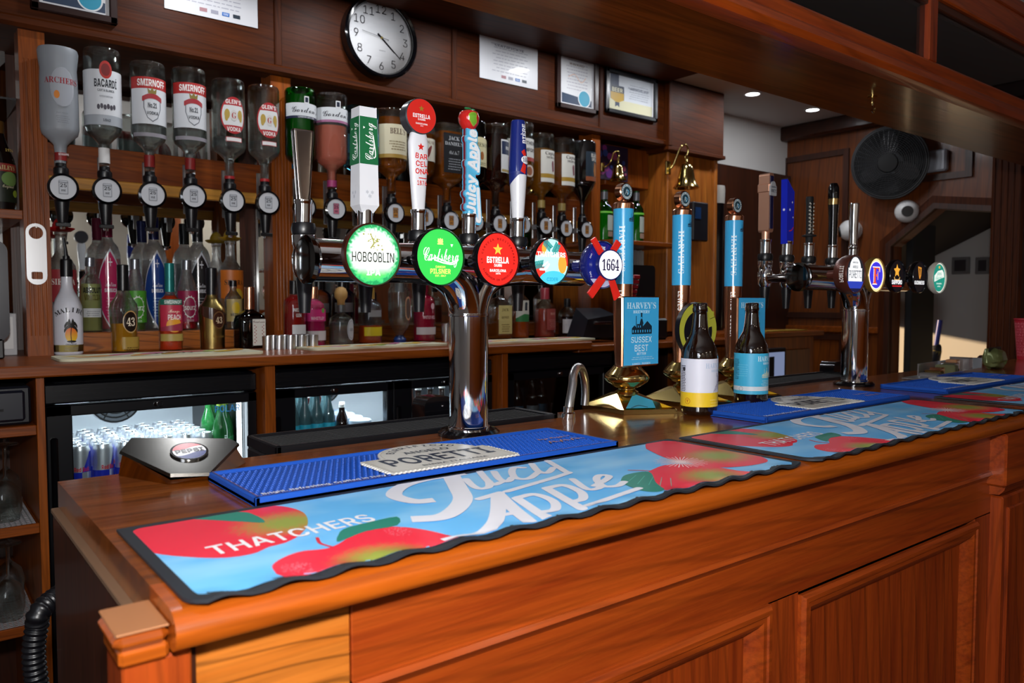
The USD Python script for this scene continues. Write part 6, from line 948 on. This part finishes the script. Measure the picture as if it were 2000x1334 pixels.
def bell(u, v0, v1, y, label):
    a, b = Y(u, v0, y), Y(u, v1, y); H = a[2]-b[2]; x, z = a[0], b[2]; t = thing('brass_bell', label, 'bell', (x, y, z)); s = H/.168
    obj('bell', lathe([(.050*s, 0), (.054*s, .002*s), (.050*s, .008*s), (.040*s, .022*s), (.034*s, .045*s), (.029*s, .072*s), (.026*s, .085*s), (.020*s, .096*s), (.008*s, .10*s), (0, .10*s), (0, .095*s), (.018*s, .091*s), (.024*s, .08*s), (.031*s, .045*s), (.046*s, .004*s), (.050*s, 0)], 40), BRASS, t, smooth=50); obj('crown', [lathe([(0, .10*s), (.006*s, .10*s), (.008*s, .108*s), (.004*s, .116*s), (0, .116*s)], 16), turn(trimesh.creation.torus(.009*s, .003*s, 16, 8), (1, 0, 0), 90, (0, 0, .125*s))], BRASS, t)
    obj('hanger', tube([(.002*s, 0, .132*s), (.010*s, 0, .155*s), (-.004*s, 0, .176*s), (-.024*s, .01*s, .165*s), (-.036*s, .03*s, .11*s), (-.045*s, .05, .085*s), (-.058*s, .06, .08*s)], .004*s, 10, 5), BRASS, t); obj('back_plate', box(-.075*s, -.045*s, .052, .064, .055*s, .11*s, .003), BRASS, t); obj('clapper', [cyl((0, 0, .095*s), (0, 0, .01*s), .002*s, 8), ball((0, 0, .006*s), .008*s, k=1)], BRASS, t)
bell(1341, 287, 368, 2.62, 'polished brass bell hanging from the wide pillar'); bell(1207, 298, 352, 2.712, 'brass bell hung in the cupboard bay beside the purple poster')
a, b = Y(1158, 278, 2.78), Y(1226, 356, 2.78); t = wthing('poster', 'dark purple poster hung on the cupboard bay behind the brass bell', 'poster', ((a[0]+b[0])/2, 2.785, (a[2]+b[2])/2)); ps = obj('board', box(a[0], b[0], 2.78, 2.799, b[2], a[2]), mat('poster_dark', '241430', .5), t); k = Ink(); r = random.Random(5); W, H = b[0]-a[0], a[2]-b[2]
for i in range(26): k.add(ell((r.random()-.5)*W*.85, (r.random()-.5)*H*.85, .006+.018*r.random()), r.choice(['5a2478', '7a2c6a', '2c3c7a', '3a1848', '8a3c5a']))
k.build(ps, front(((a[0]+b[0])/2, 2.7798, (a[2]+b[2])/2)))
# bottle opener on the fluted pillar
a, b = Y(70, 436, 2.675), Y(70, 556, 2.675); H = a[2]-b[2]; w = H*.145; t = wthing('bottle_opener', 'flat brushed steel bottle opener hung on the fluted pillar', 'bottle opener', (a[0], 2.68, b[2]))
o = rrect(-w, 0, w, H, w*.98).difference(ell(0, H-w*1.05, w*.70)).difference(rrect(-w*.55, w*.62, w*.55, w*1.45, w*.15)); obj('blade', prism(o, .003, front((a[0], 2.682, b[2]))), STEEL, t); obj('hook', cyl((a[0], 2.665, a[2]-.012), (a[0], 2.6885, a[2]-.012), .0025, 10), CHROME, t)
# ================================================================ bottle fridges
LEDB = glow('fridge_lamp', 'e6f2ff', 6.)
def fridge(x0, x1, doors, label, lit, power):
    t = wthing('bottle_fridge', label, 'fridge', ((x0+x1)/2, 2.65, .12)); y0, y1, z0, z1, th = 2.40, 2.98, .12, 1.125, .03
    SK = mat('fridge_black', '0a0b10', .3); IN = mat('fridge_lining', 'c8d2dc', .4) if lit else mat('fridge_lining_shaded', '1c2028', .5)  # unlit fridge: the shade inside is put into a darker lining colour
    obj('cabinet', [box(x0, x1, y0, y1, z1-th, z1, .003), box(x0, x1, y0, y1, z0, z0+.1, .003), box(x0, x0+th, y0, y1, z0, z1, .003), box(x1-th, x1, y0, y1, z0, z1, .003), box(x0, x1, y1-th, y1, z0, z1, .003)], SK, t)
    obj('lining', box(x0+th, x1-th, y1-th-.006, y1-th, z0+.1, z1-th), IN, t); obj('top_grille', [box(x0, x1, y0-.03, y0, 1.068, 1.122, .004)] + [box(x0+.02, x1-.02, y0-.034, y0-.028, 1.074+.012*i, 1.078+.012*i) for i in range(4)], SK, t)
    fx = (x0+x1)/2; fan = obj('fan_guard', [turn(trimesh.creation.torus(r, .0028, 28, 6), (1, 0, 0), 90, (fx, y1-th-.012, 1.008)) for r in (.02, .035, .05, .065, .08)] + [cyl((fx+.08*math.cos(a), y1-th-.012, 1.008+.08*math.sin(a)), (fx-.08*math.cos(a), y1-th-.012, 1.008-.08*math.sin(a)), .002, 6) for a in (0, PI/3, 2*PI/3)], MATTBLACK, t); obj('fan_hole', disc_y((fx, y1-th-.009, 1.008), .08, .004), mat('fan_hole_grey', '50565e', .6), t)
    obj('wire_shelf', [box(x0+th, x1-th, y0+.02+.02*i, y0+.023+.02*i, .800, .803) for i in range(26)] + [box(a, a+.004, y0+.02, y1-.04, .797, .8005) for a in np.linspace(x0+th, x1-th-.004, 5)], CHROME, t)
    n = len(doors)
    for i, (a, b, c, d) in enumerate(doors):      # outer left, outer right, glass left, glass right
        dr = obj('door', [box(a, b, y0-.035, y0, 1.034, 1.064, .003), box(a, b, y0-.035, y0, .15, .21, .003), box(a, c, y0-.035, y0, .15, 1.064, .003), box(d, b, y0-.035, y0, .15, 1.064, .003)], SK, t)
        obj('glass_pane', box(c-.005, d+.005, y0-.02, y0-.016, .2, 1.04), pane('door_glass', (.92, .95, .95), 1.5), dr)
        lx = (a+b)/2; obj('lock', [disc_y((lx, y0-.041, 1.049), .008, .007, 20, .001), disc_y((lx-.01, y0-.037, 1.049), .006, .003)], CHROME, dr); obj('grip', box(a+.008, a+.026, y0-.045, y0-.034, .70, .98, .004), GLOSSBLACK, dr)
    if lit:
        obj('lamp_strip', [box(x0+th+.01, x1-th-.01, y0+.012, y0+.026, z1-th-.012, z1-th-.002), box(x1-th-.016, x1-th-.004, y0+.012, y0+.022, .25, 1.06)], LEDB, t)
        rect_light(f'fridge_light_{int(x0*1000)}', ((x0+x1)/2, y0+.10, z1-th-.014), (0, .25, -1), (x1-x0)*.7, .04, power, (.86, .94, 1))
    return t
f1 = fridge(.294, .862, [(.296, .860, .358, .832)], 'black under-shelf fridge at the left full of cans, brightly lit inside', True, 1.5)
f2 = fridge(.906, 1.770, [(.908, 1.337, .985, 1.315), (1.340, 1.768, 1.415, 1.74)], 'black double-door under-shelf fridge behind the near tap column', True, 1.5)
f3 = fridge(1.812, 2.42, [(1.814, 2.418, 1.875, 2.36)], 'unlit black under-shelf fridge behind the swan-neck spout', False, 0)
# logos printed on the first fridge's glass
k = Ink(); k.t('POLAR', .020, '3a9ae0', at=(.775, 1.018), w=.075, wt=600); k.build(f1, front((0, 2.3795, 0)), name='door_lettering')
# cans: slim silver-blue cans and plain silver cans
def can(kind, label, loc):
    t = thing('drink_can', label, 'can', loc, 0, kind); H, R = .134, .0265
    obj('body', lathe([(0, 0), (R*.82, 0), (R*.98, .008), (R, .012), (R, H-.014), (R*.88, H-.004), (R*.86, H), (R*.82, H), (R*.80, H-.004), (0, H-.004)], 28), STEEL if 0 else mat('can_silver', (.72, .76, .82), .3, .85), t); obj('ring_pull', [turn(trimesh.creation.torus(.006, .0012, 12, 6), (0, 0, 1), 0, (0, .004, H-.002)), box(-.004, .004, -.008, .003, H-.0035, H-.002)], CHROME, t)
    k = Ink()
    if 'blue' in kind: k.add(Polygon([(-.05, .0), (-.05, .045), (-.012, .045), (.004, .118), (.03, .118), (.014, .045), (.04, .045), (.05, 0)]) if 0 else unary_union([Polygon([(-.083, .008), (.0, .008), (.0, .062), (-.083, .062)]), Polygon([(0, .062), (.083, .062), (.083, .118), (.022, .118)])]), '1c28a0'); k.t('Red Bull', .012, 'c02030', at=(.0, .070), w=.04, wt=800)
    else: k.t('CLEAR', .010, '5a606a', rot=90, at=(0, .07), wt=700, w=.05)
    k.build(t, fn=wrap(R+.0003), edge=.008, name='can_print', mat=M_GLOSSPRINT); return t
c1 = c2 = None; n1 = n2 = 0; CSZ = .8045; cw = ('front', 'second', 'third', 'fourth', 'fifth', 'sixth'); cl = ('leftmost', 'second', 'third', 'fourth')
for r_ in range(6):
    for j in range(4):
        loc = (.387+.0575*j+.004*(r_ % 2), 2.45+.058*r_, CSZ); lb = f'slim blue and silver can, {cl[j]} in the {cw[r_]} row of the lit fridge'
        c1 = can('slim blue and silver cans in the lit fridge', lb, loc) if c1 is None else (dup(c1, loc, rnd.choice((-30, 0, 25, -15)), lb), c1)[1]
    for j in range(3):
        loc = (.620+.0548*j, 2.47+.058*r_, CSZ); lb = f'plain silver can, {cl[j]} in the {cw[r_]} row of the lit fridge'
        c2 = can('plain silver cans in the lit fridge', lb, loc) if c2 is None else (dup(c2, loc, rnd.choice((-30, 0, 25, -15)), lb), c2)[1]
def fbottle(label, loc, glass, cap, lab, H=.235, R=.029, name='mixer_bottle', grp=None, txt=None, lz=(.15, .50)):
    t = thing(name, label, 'bottle', loc, 0, grp); obj('glass', lathe([(0, 0), (R*.92, 0), (R, .006), (R, H*.60), (R*.88, H*.70), (R*.45, H*.84), (R*.42, H*.95), (0, H*.95)], 26), glass, t); obj('cap', lathe([(0, H*.945), (R*.48, H*.945), (R*.46, H), (0, H)], 20), cap, t)
    k = Ink(); k.add(sbox(-1.7*R, H*lz[0], 1.7*R, H*lz[1]), lab)
    if txt: k.t(txt, H*.07, 'dfe6e0', rot=90, st='c', at=(0, H*.4), w=H*.3)
    k.build(t, fn=wrap(R+.0004), edge=R*.4, name='paper_label'); return t
GB = mat('green_bottle_lit', '1c5a2c', .1, 0, coat_weight=.5, transmission_weight=.3); q = None
for j in range(4):
    loc = (.804 if j % 2 else .779, 2.455+.062*j - (.02 if j % 2 else 0), CSZ); lb = f'green cider bottle with white script, {cl[j] if j else "first"} at the right end of the lit fridge'
    q = fbottle(lb, loc, GB, mat('cap_lime', '7a9a2c', .4), '1a5a30', .225, .0255, grp='green script bottles in the lit fridge', txt='Appletiser') if q is None else (dup(q, loc, 0, lb), q)[1]
qa = qb = qc = None
for j in range(10):
    r_, c_ = divmod(j, 4); loc = (1.01+.042*c_ + .012*r_, 2.45+.06*r_, CSZ); lb = f'small mixer bottle with turquoise label, {cl[c_]} in the {cw[r_]} row of the double fridge'
    qa = fbottle(lb, loc, mat('mixer_glass', '4a6a70', .1, 0, transmission_weight=.4, coat_weight=.5), CAPS, '1fa0bc', .235, .0215, lz=(.2, .55), grp='turquoise mixer bottles in the double fridge') if qa is None else (dup(qa, loc, 0, lb), qa)[1]
for j in range(4):
    loc = (1.185+.03*(j % 2), 2.45+.06*j, CSZ); lb = f'dark cola bottle with pale cap, number {j+1} back from the double fridge\'s left door'.replace('number 1', 'nearest').replace('number 2', 'second').replace('number 3', 'third').replace('number 4', 'fourth')
    qb = fbottle(lb, loc, mat('cola_glass', '1a0c08', .08, 0, coat_weight=.6), WHITE, '20100c', .185, .022, grp='dark cola bottles in the double fridge') if qb is None else (dup(qb, loc, 0, lb), qb)[1]
def tub(lb, loc):
    t = thing('blue_lid_jar', lb, 'jar', loc, 0, 'blue-lidded jars in the double fridge'); obj('jar', lathe([(0, 0), (.034, 0), (.036, .006), (.036, .105), (0, .105)], 26), mat('jar_blue', '2a4a8a', .3), t); obj('lid', lathe([(0, .105), (.038, .105), (.038, .125), (.034, .128), (0, .128)], 26), mat('lid_pale', 'b8d0e8', .3), t); return t
for j in range(4): loc = (1.255+.01*j, 2.45+.082*j, CSZ); lb = f'jar with pale blue lid, {("nearest", "second", "third", "farthest")[j]} in the double fridge'; qc = tub(lb, loc) if qc is None else (dup(qc, loc, 0, lb), qc)[1]
for j in range(2): fbottle(f'dark red tall bottle, {("left", "right")[j]} of two at the fridge\'s middle post', (1.225+.055*j, 2.82, CSZ), mat('red_glass', '3a0c0c', .1, 0, coat_weight=.5), CAPR, '5a1414', .25, .026)
for j in range(6): fbottle(f'dark beer bottle with white cap, {("first", "second", "third", "fourth", "fifth", "sixth")[j]} behind the double fridge\'s right door', (1.445+.052*(j % 4), 2.46+.06*(j//4), CSZ), mat('cola_glass'), WHITE if j % 2 else CAPS, 'b8b4a0' if j == 1 else '16100c', .225, .0255)
for j in range(6): fbottle(f'dim bottle with {("grey", "blue", "grey", "blue", "pale", "blue")[j]} label, {("first", "second", "third", "fourth", "fifth", "sixth")[j]} from the left in the unlit fridge', (1.92+.066*j, 2.47+.02*(j % 2), CSZ), mat('cola_glass'), CAPB, ('5a6068', '1c4a64', '6a7078', '1c4a64', '8a8c90', '1c4a64')[j], .22, .027)
# ================================================================ left bay: below and beside
dr_ = wthing('cash_box', 'black cash box pushed under the shelf at the left edge', 'cash box', (.0, 2.5, 1.03)); a, b = Y(62, 757, 2.34), Y(62, 828, 2.34)
obj('case', box(-.5, b[0], 2.34, 2.8, 1.026, 1.125, .006), mat('drawer_black', '15161e', .4), dr_); obj('front', box(-.48, b[0]-.014, 2.328, 2.342, 1.036, 1.115, .006), mat('drawer_front', '1a1b26', .35), dr_); obj('slot', box(.1, .20, 2.326, 2.33, 1.064, 1.070), MATTBLACK, dr_)
def stem_glass(label, loc, flip=False):
    t = thing('wine_glass', label, 'glass', loc, 0, 'stemmed glasses on the shelves at the left edge'); pr = [(0, .001), (.033, 0), (.034, .002), (.008, .006), (.0035, .012), (.0035, .085), (.010, .095), (.030, .115), (.038, .145), (.036, .175), (.031, .20), (.0300, .20), (.035, .175), (.0368, .145), (.029, .117), (.008, .098), (0, .097)]
    m = lathe(pr, 30); 
    if flip: m = turn(m, (1, 0, 0), 180, (0, 0, .201))
    obj('bowl_and_stem', m, G_CLEAR, t, smooth=60); obj('rim', trimesh.creation.torus(.0306 if not flip else .0306, .0008, 30, 6) if not flip else at_(trimesh.creation.torus(.0306, .0008, 30, 6), 0, 0, .001), GLASS, t) if flip else obj('rim', at_(trimesh.creation.torus(.0306, .0008, 30, 6), 0, 0, .20), GLASS, t); return t
sg = None
for j, (u, y, z) in enumerate([(8, 2.40, .7695), (10, 2.56, .7695), (-50, 2.46, .7695), (8, 2.40, .5075), (10, 2.56, .5075)]):
    x = Y(u, 900, y)[0]; lb = f'upturned stemmed glass, {("first", "second", "third")[j % 3]} on the {"upper" if j < 3 else "lower"} glass shelf at the left edge'; sg = stem_glass(lb, (x, y, z), True) if sg is None else (dup(sg, (x, y, z), 0, lb), sg)[1]
for z, lb in ((.7682, 'white plastic mesh liner on the upper glass shelf'), (.5062, 'white plastic mesh liner on the lower glass shelf')):
    t = wthing('mesh_liner', lb, 'shelf liner', (0, 2.6, z)); obj('mesh', [box(-.3, .262, 2.33+.012*i, 2.334+.012*i, z, z+.0012) for i in range(40)] + [box(-.3+.0115*i, -.2965+.0115*i, 2.33, 2.81, z+.0002, z+.0014) for i in range(49)], mat('mesh_white', '9a9ca0', .6), t, kind='stuff')
t = wthing('ribbed_hose', 'black ribbed hose hanging beside the counter\'s end panel', 'hose', (.27, 2.0, 0)); hp = [Xp(88, 1165, .215), Xp(72, 1200, .20), Xp(62, 1250, .185), Xp(64, 1300, .18), Xp(80, 1360, .18)]
P0 = smoothline([(.25, 1.50, .95), (.235, 1.40, .91)] + [Y(u, v, 1.32) for u, v in ((86, 1185), (72, 1225), (66, 1270), (70, 1320), (84, 1380))] + [(.20, 1.32, .55), (.22, 1.34, .02)], 30)
sl_ = np.r_[0, np.cumsum(np.linalg.norm(np.diff(P0, axis=0), axis=1))]; ss = np.arange(0, sl_[-1], .0016); P0 = np.stack([np.interp(ss, sl_, P0[:, i]) for i in range(3)], 1)
obj('hose', tube(P0, .0150+.0014*np.sin(ss*2*PI/.0085), 16), BLACK, t, smooth=60)
t = wthing('cutlery_jar', 'clear jar on the shelf left of the fluted pillar', 'jar', (.20, 2.945, SH)); 
a = Y(8, 470, 2.72); t.prim.SetActive(False) if 0 else None
obj('jar', lathe([(0, SH+.0005), (.045, SH+.0005), (.047, SH+.01), (.047, SH+.13), (.045, SH+.13), (.044, SH+.012), (0, SH+.008)], 28, (.20, 2.945, 0)), G_CLEAR, t); obj('lid', lathe([(0, SH+.13), (.049, SH+.13), (.049, SH+.15), (0, SH+.152)], 28, (.20, 2.945, 0)), CAPS, t)
t = wthing('card_terminal', 'dark rounded upright device on the shelf at the left edge', 'device', (Y(-10, 600, 2.60)[0], 2.62, SH)); a, b = Y(14, 470, 2.60), Y(14, 652, 2.60); obj('body', prism(rrect(a[0]-.09, SH+.05, a[0], a[2], .03), .04, front((0, 2.64, 0))), mat('plum_black', '12101e', .25), t); obj('stand', box(a[0]-.075, a[0]-.015, 2.60, 2.66, SH+.0005, SH+.06, .004), BLACK, t)
t = wthing('white_box', 'white carton on the shelf behind the dark device at the left edge', 'box', (Y(30, 640, 2.80)[0]-.03, 2.80, SH)); a, b = Y(28, 612, 2.76), Y(28, 660, 2.76); obj('carton', box(a[0]-.16, a[0]+.005, 2.76, 2.86, SH+.0005, a[2], .002), mat('carton_white', 'c8c8cc', .5), t); obj('flap', box(a[0]-.15, a[0]-.005, 2.755, 2.76, SH+.02, a[2]-.01), WHITE, t)
# ================================================================ right of the back bar: till, terminal, etc.
t = wthing('card_machine', 'black rounded card machine on the shelf beside the white-labelled whisky', 'device', (2.52, 2.55, SH-.03)); a, b = Y(1142, 602, 2.50), Y(1202, 690, 2.50)
obj('body', trimesh.convex.convex_hull(np.array([(a[0]+.02, 2.50, a[2]-.05), (b[0], 2.50, a[2]-.03), (a[0]-.01, 2.50, SH), (b[0], 2.5, SH), (a[0]+.04, 2.60, a[2]), (b[0], 2.60, a[2]), (a[0], 2.62, SH), (b[0], 2.62, SH)])), mat('slate_plastic', '14161f', .4), t); obj('screen', box(a[0]+.05, b[0]-.03, 2.492, 2.50, SH+.06, a[2]-.06, .003), GLOSSBLACK, t)
t = wthing('till', 'black till with red keys behind the first hand pump', 'till', (2.9, 2.62, 1.15)); a, b = Y(1216, 516, 2.56), Y(1282, 620, 2.56)
obj('screen', prism(rrect(a[0], 1.26, b[0], a[2], .02), .05, front((0, 2.62, 0))), BLACK, t); obj('base', box(a[0]-.02, b[0]+.02, 2.50, 2.80, 1.1585, 1.262, .01), BLACK, t); obj('key_block', [box(a[0]-.05+.0, a[0]-.005, 2.49-.006*i, 2.50, 1.27+.022*i, 1.288+.022*i, .003) for i in range(9)], mat('keys_red', 'a01c28', .4), t, kind='stuff'); obj('key_back', box(a[0]-.06, a[0]+.0, 2.50, 2.55, 1.25, 1.48, .004), BLACK, t)
for z in (.62, .70, .78): obj('status_lamp', box(a[0]+.05, a[0]+.12, 2.566, 2.57, 1.26+(a[2]-1.26)*z, 1.268+(a[2]-1.26)*z), CAPS, t)
t = wthing('paper_stack', 'stack of papers on edge in the pigeonhole under the small shelf', 'papers', (2.9, 2.85, 1.50)); a, b = Y(1230, 486, 2.80), Y(1262, 528, 2.80); obj('papers', [box(a[0]+.011*i, a[0]+.011*i+.008, 2.80+.002*(i % 3), 2.98, b[2], a[2]-.004-.004*(i % 4)) for i in range(10)], mat('paper_grey', '9a9894', .7), t, kind='stuff'); obj('tray', box(a[0]-.01, b[0]+.02, 2.79, 2.998, b[2]-.012, b[2]), W_BACKV, t)
t = wthing('wall_phone', 'dark wall-mounted handset box on the wide pillar', 'device', (3.42, 2.67, 1.75)); a, b = Y(1353, 393, 2.66), Y(1382, 472, 2.66); obj('case', box(a[0], b[0], 2.655, 2.688, b[2], a[2], .006), mat('slate_plastic'), t); obj('screen', box(a[0]+.015, a[0]+.06, 2.652, 2.656, a[2]-.09, a[2]-.03), mat('screen_blue', '1c3c6a', .2), t)
t = wthing('black_column', 'tall black column wrapped at the top in white paper, standing on the low cupboard', 'column', (3.66, 2.74, 1.18)); a, b = Y(1407, 362, 2.72), Y(1407, 395, 2.72); obj('shaft', lathe([(0, 1.1805), (.055, 1.1805), (.055, 1.3), (.05, b[2]), (0, b[2])], 28, (a[0]+.01, 2.76, 0)), GLOSSBLACK, t); obj('paper_wrap', lathe([(0, b[2]-.005), (.051, b[2]-.005), (.053, a[2]-.02), (.050, a[2]), (0, a[2])], 20, (a[0]+.01, 2.76, 0)), mat('paper_white', 'a8a49e', .8), t)
t = wthing('till_screen', 'small bright monitor in a black frame below the low cupboard top', 'screen', Y(1507, 725, 2.2)); a, b = Y(1487, 690, 2.2), Y(1530, 755, 2.2); obj('frame', box(a[0]-.02, b[0]+.02, 2.2, 2.23, b[2]-.02, a[2]+.02, .004), BLACK, t); sc = obj('screen', box(a[0], b[0], 2.196, 2.201, b[2], a[2]), glow('screen_glow', '9aa8d0', .55), t); obj('icon', box(a[0]+.06, a[0]+.10, 2.193, 2.196, b[2]+.03, a[2]-.02), MATTBLACK, t); obj('stand', box(a[0]+.04, b[0]-.04, 2.2, 2.26, 0, b[2]-.015), BLACK, t)
# ================================================================ end wall: fan, cameras, downlights
c = Xp(1737, 318, 4.45); t = wthing('wall_fan', 'round grey wall fan mounted high on the end wall', 'fan', c); fa = frame(c, (0, -1, 0), (0, 0, 1))
tilt = trimesh.transformations.rotation_matrix(math.radians(16), (0, 0, 1), c) @ trimesh.transformations.rotation_matrix(math.radians(-8), (0, 1, 0), c)
def fx(m): m = m.copy(); m.apply_transform(trimesh.transformations.rotation_matrix(math.radians(-90), (0, 1, 0))); m.apply_translation(c); m.apply_transform(tilt); return m
CAGE = mat('fan_cage', '26272a', .4)
obj('cage', [fx(turn(trimesh.creation.torus(r, .0022 if r < .19 else .006, 48, 6), (0, 0, 1), 0, (0, 0, .05*(1-(r/.2)**2)))) for r in np.linspace(.05, .2, 16)] + [fx(tube([(r*math.cos(a), r*math.sin(a), .05*(1-(r/.2)**2)) for r in np.linspace(.05, .2, 6)], .0014, 5)) for a in np.arange(40)*2*PI/40], CAGE, t, kind='stuff'); obj('hub', fx(lathe([(0, .056), (.05, .052), (.055, .046), (.055, .04), (0, .04)], 28)), MATTBLACK, t); obj('back_cage', fx(lathe([(0, -.07), (.08, -.065), (.16, -.04), (.2, 0), (.198, 0), (.155, -.036), (.08, -.06), (0, -.065)], 40)), mat('fan_back', '18191c', .5), t)
for i in range(3):
    bl_ = prism(affinity.rotate(ell(.10, 0, .075, .045), 120*i, origin=(0, 0)), .003); obj('blade', fx(bl_), mat('fan_blade', '1c1d22', .4), t)
obj('motor', fx(lathe([(0, -.15), (.05, -.15), (.06, -.12), (.06, -.06), (0, -.06)], 24)), mat('fan_grey', '7a7e86', .4), t); c2_ = Xp(1815, 312, 4.56); obj('arm', tube([c+[.10, 0, -.01], (c+c2_)/2+[.05, 0, .0], c2_], .022, 12, 4), mat('fan_grey'), t); obj('wall_plate', box(4.555, 4.60, c2_[1]-.09, c2_[1]+.09, c2_[2]-.07, c2_[2]+.05, .01), mat('fan_white', '9a9ea8', .4), t)
def dome(u, v, label, aim):
    c = Xp(u, v, 4.56); t = wthing('security_camera', label, 'camera', c); A = np.array(aim, float); A /= np.linalg.norm(A)
    obj('ball', ball(c, .064, k=3), WHITE, t, smooth=60); obj('mount', cyl((4.60, c[1], c[2]), (4.565, c[1], c[2]), .058), WHITE, t); obj('lens', cyl(c+A*.045, c+A*.067, .034, 24, .030), GLOSSBLACK, t)
dome(1771, 413, 'white ball security camera on the end wall facing the viewer', (-1, -.55, -.1)); dome(1660, 450, 'white ball security camera partly behind the plain chrome tap handle', (-.55, .8, -.15))
for i, (u, v) in enumerate(((1470, 183), (1587, 214))):
    p = Zp(u, v, 2.466); t = wthing('downlight', ('recessed round ceiling downlight nearer the clock', 'recessed round ceiling downlight nearer the fan')[i], 'ceiling light', (p[0], p[1], 2.466)); obj('trim_ring', lathe([(.036, 2.462), (.046, 2.461), (.048, 2.4695), (.036, 2.4695), (.036, 2.462)], 32, (p[0], p[1], 0)), WHITE, t); obj('lamp', lathe([(0, 2.4645), (.0355, 2.4645), (.0355, 2.469), (0, 2.469)], 28, (p[0], p[1], 0)), glow('downlight_glow', 'f4f8ff', 14.), t)
# ================================================================ right end of the counter
t = wthing('paper_cup', 'red paper cup with small pale lettering at the right edge', 'cup', Zp(2008, 702, CZ)); p = Zp(2008, 702, CZ); d = (p-EYE)@FW; Hc = .165
cu = obj('cup', lathe([(0, 0), (.040, 0), (.0405, .006), (.054, Hc), (.0565, Hc+.002), (.0555, Hc+.006), (.052, Hc+.003), (.0385, .008), (0, .008)], 36, p), mat('cup_red', 'a81a2c', .45), t); k = Ink(); r = random.Random(9)
for j in range(12):
    s_ = ''.join(r.choice(['BEER ', 'BAR ', 'ALE ', 'GOOD ', 'CHEERS ']) for _ in range(3)); k.t(s_, .0085, 'd8707c', at=(0, .02+.0118*j), w=.16, wt=500)
k.build(cu, fn=lambda x, y, o: (p[0]+(.0405+(.054-.0405)*y/Hc+o+.0006)*math.sin(x/.047-.7), p[1]-(.0405+(.054-.0405)*y/Hc+o+.0006)*math.cos(x/.047-.7), p[2]+y), name='cup_print', edge=.01)
a, b = Zp(1815, 738, CZ+.01), Zp(1905, 722, CZ+.01); t = wthing('bottle_rack', 'low metal caddy of clutter lying at the counter\'s back edge', 'caddy', (a+b)/2); dv = (b-a)/np.linalg.norm(b-a); nv = np.array([-dv[1], dv[0], 0])
L_ = np.linalg.norm(b-a); Mx = frame([*a[:2], CZ+.001], dv, nv)
def mx(m): m = m.copy(); m.apply_transform(Mx); return m
obj('tray', [mx(box(0, L_, -.02, .08, 0, .004)), mx(box(0, L_, -.02, -.016, 0, .018)), mx(box(L_-.004, L_, -.02, .08, 0, .05)), mx(box(L_*.3, L_, .076, .08, 0, .04))], STEEL, t)
for i in range(7): obj('piece', mx(box(L_*(.12+.11*i), L_*(.20+.11*i), -.01+.012*(i % 3), .05, .004, .018+.006*i, .003)), (STEEL, BRASS, COPPER, mat('olive_thing', '5a5c3c', .4), CHROME, mat('tan_thing', '9a6a44', .5), STEEL)[i], t)
a = Zp(1942, 720, CZ); t = wthing('snack_packet', 'crinkled olive green snack packet at the counter\'s back edge', 'packet', a); m = trimesh.creation.icosphere(3, 1.0); v = m.vertices; v = np.sign(v)*np.abs(v)**.7*[.055, .03, .035]; v = v + (meshkit.noise(v*60, 3)-.5)[:, None]*.016; m.vertices = v + a + [0, 0, .036]; m.vertices[:, 2] = np.maximum(m.vertices[:, 2], CZ+.0005)
obj('pouch', m, mat('foil_olive', '6c7448', .25, .35), t, smooth=20); obj('seal', box(a[0]-.05, a[0]+.05, a[1]-.002, a[1]+.002, CZ+.062, CZ+.078), mat('foil_dark', '2a2624', .25, .5), t)
a = Zp(1968, 712, CZ); t = wthing('snack_packet', 'dark maroon flat packet behind the red cup', 'packet', a + [.05, .06, 0]); m = m.copy(); m.vertices = v*[1.5, 1, .4] + a + [.05, .08, .016]; m.vertices[:, 2] = np.maximum(m.vertices[:, 2], CZ+.0005); obj('pouch', m, mat('foil_maroon', '3c1418', .3, .3), t, smooth=20); obj('seal', box(a[0]-.0, a[0]+.1, a[1]+.078, a[1]+.082, CZ+.022, CZ+.034), mat('foil_silver', '8a8688', .25, .6), t)
t = wthing('cleaning_brush', 'blue-handled brush leaning in the lobby opening', 'brush', (5.1, 2.0, 0)); p0, p1, p2 = Xp(1836, 625, 5.3), Xp(1828, 680, 5.3), Xp(1808, 745, 5.3); obj('handle', cyl(p1, p0, .016, 14), mat('brush_blue', '1c2a8a', .35), t); e_ = np.array([*p2[:2], 0.0]); obj('brush_head', [tube([p1+[0, 0, .02], p1, (p1+p2)/2, p2], [.02, .035, .05, .045], 14, 4), cyl(p2, e_ + (p2-p1)*[1, 1, 0], .03, 12)], mat('brush_dark', '0c1024', .6), t); obj('tape', tube([p1-[0, 0, .01], (p1*2+p2)/3], [.037, .042], 12), mat('tape_olive', '6a5c20', .6), t)
# glasses standing on the gantry
gg = None
for j in range(10):
    x = 1.36 + .085*j + .012*(j % 3); loc = (x, 1.03+.03*(j % 2), GZ+.0254); lb = f'clear tumbler standing on the overhead gantry, {("first", "second", "third", "fourth", "fifth", "sixth", "seventh", "eighth", "ninth", "tenth")[j]} from the left behind the glass'
    if gg is None:
        gg = thing('tumbler', lb, 'glass', loc, 0, 'tumblers on the overhead gantry'); obj('glass_wall', lathe([(0, 0), (.026, 0), (.028, .004), (.034, .075), (.033, .075), (.0265, .01), (0, .01)], 30), G_CLEAR, gg, smooth=50); obj('rim', at_(trimesh.creation.torus(.0335, .0008, 30, 6), 0, 0, .075), GLASS, gg)
    else: dup(gg, loc, 0, lb)
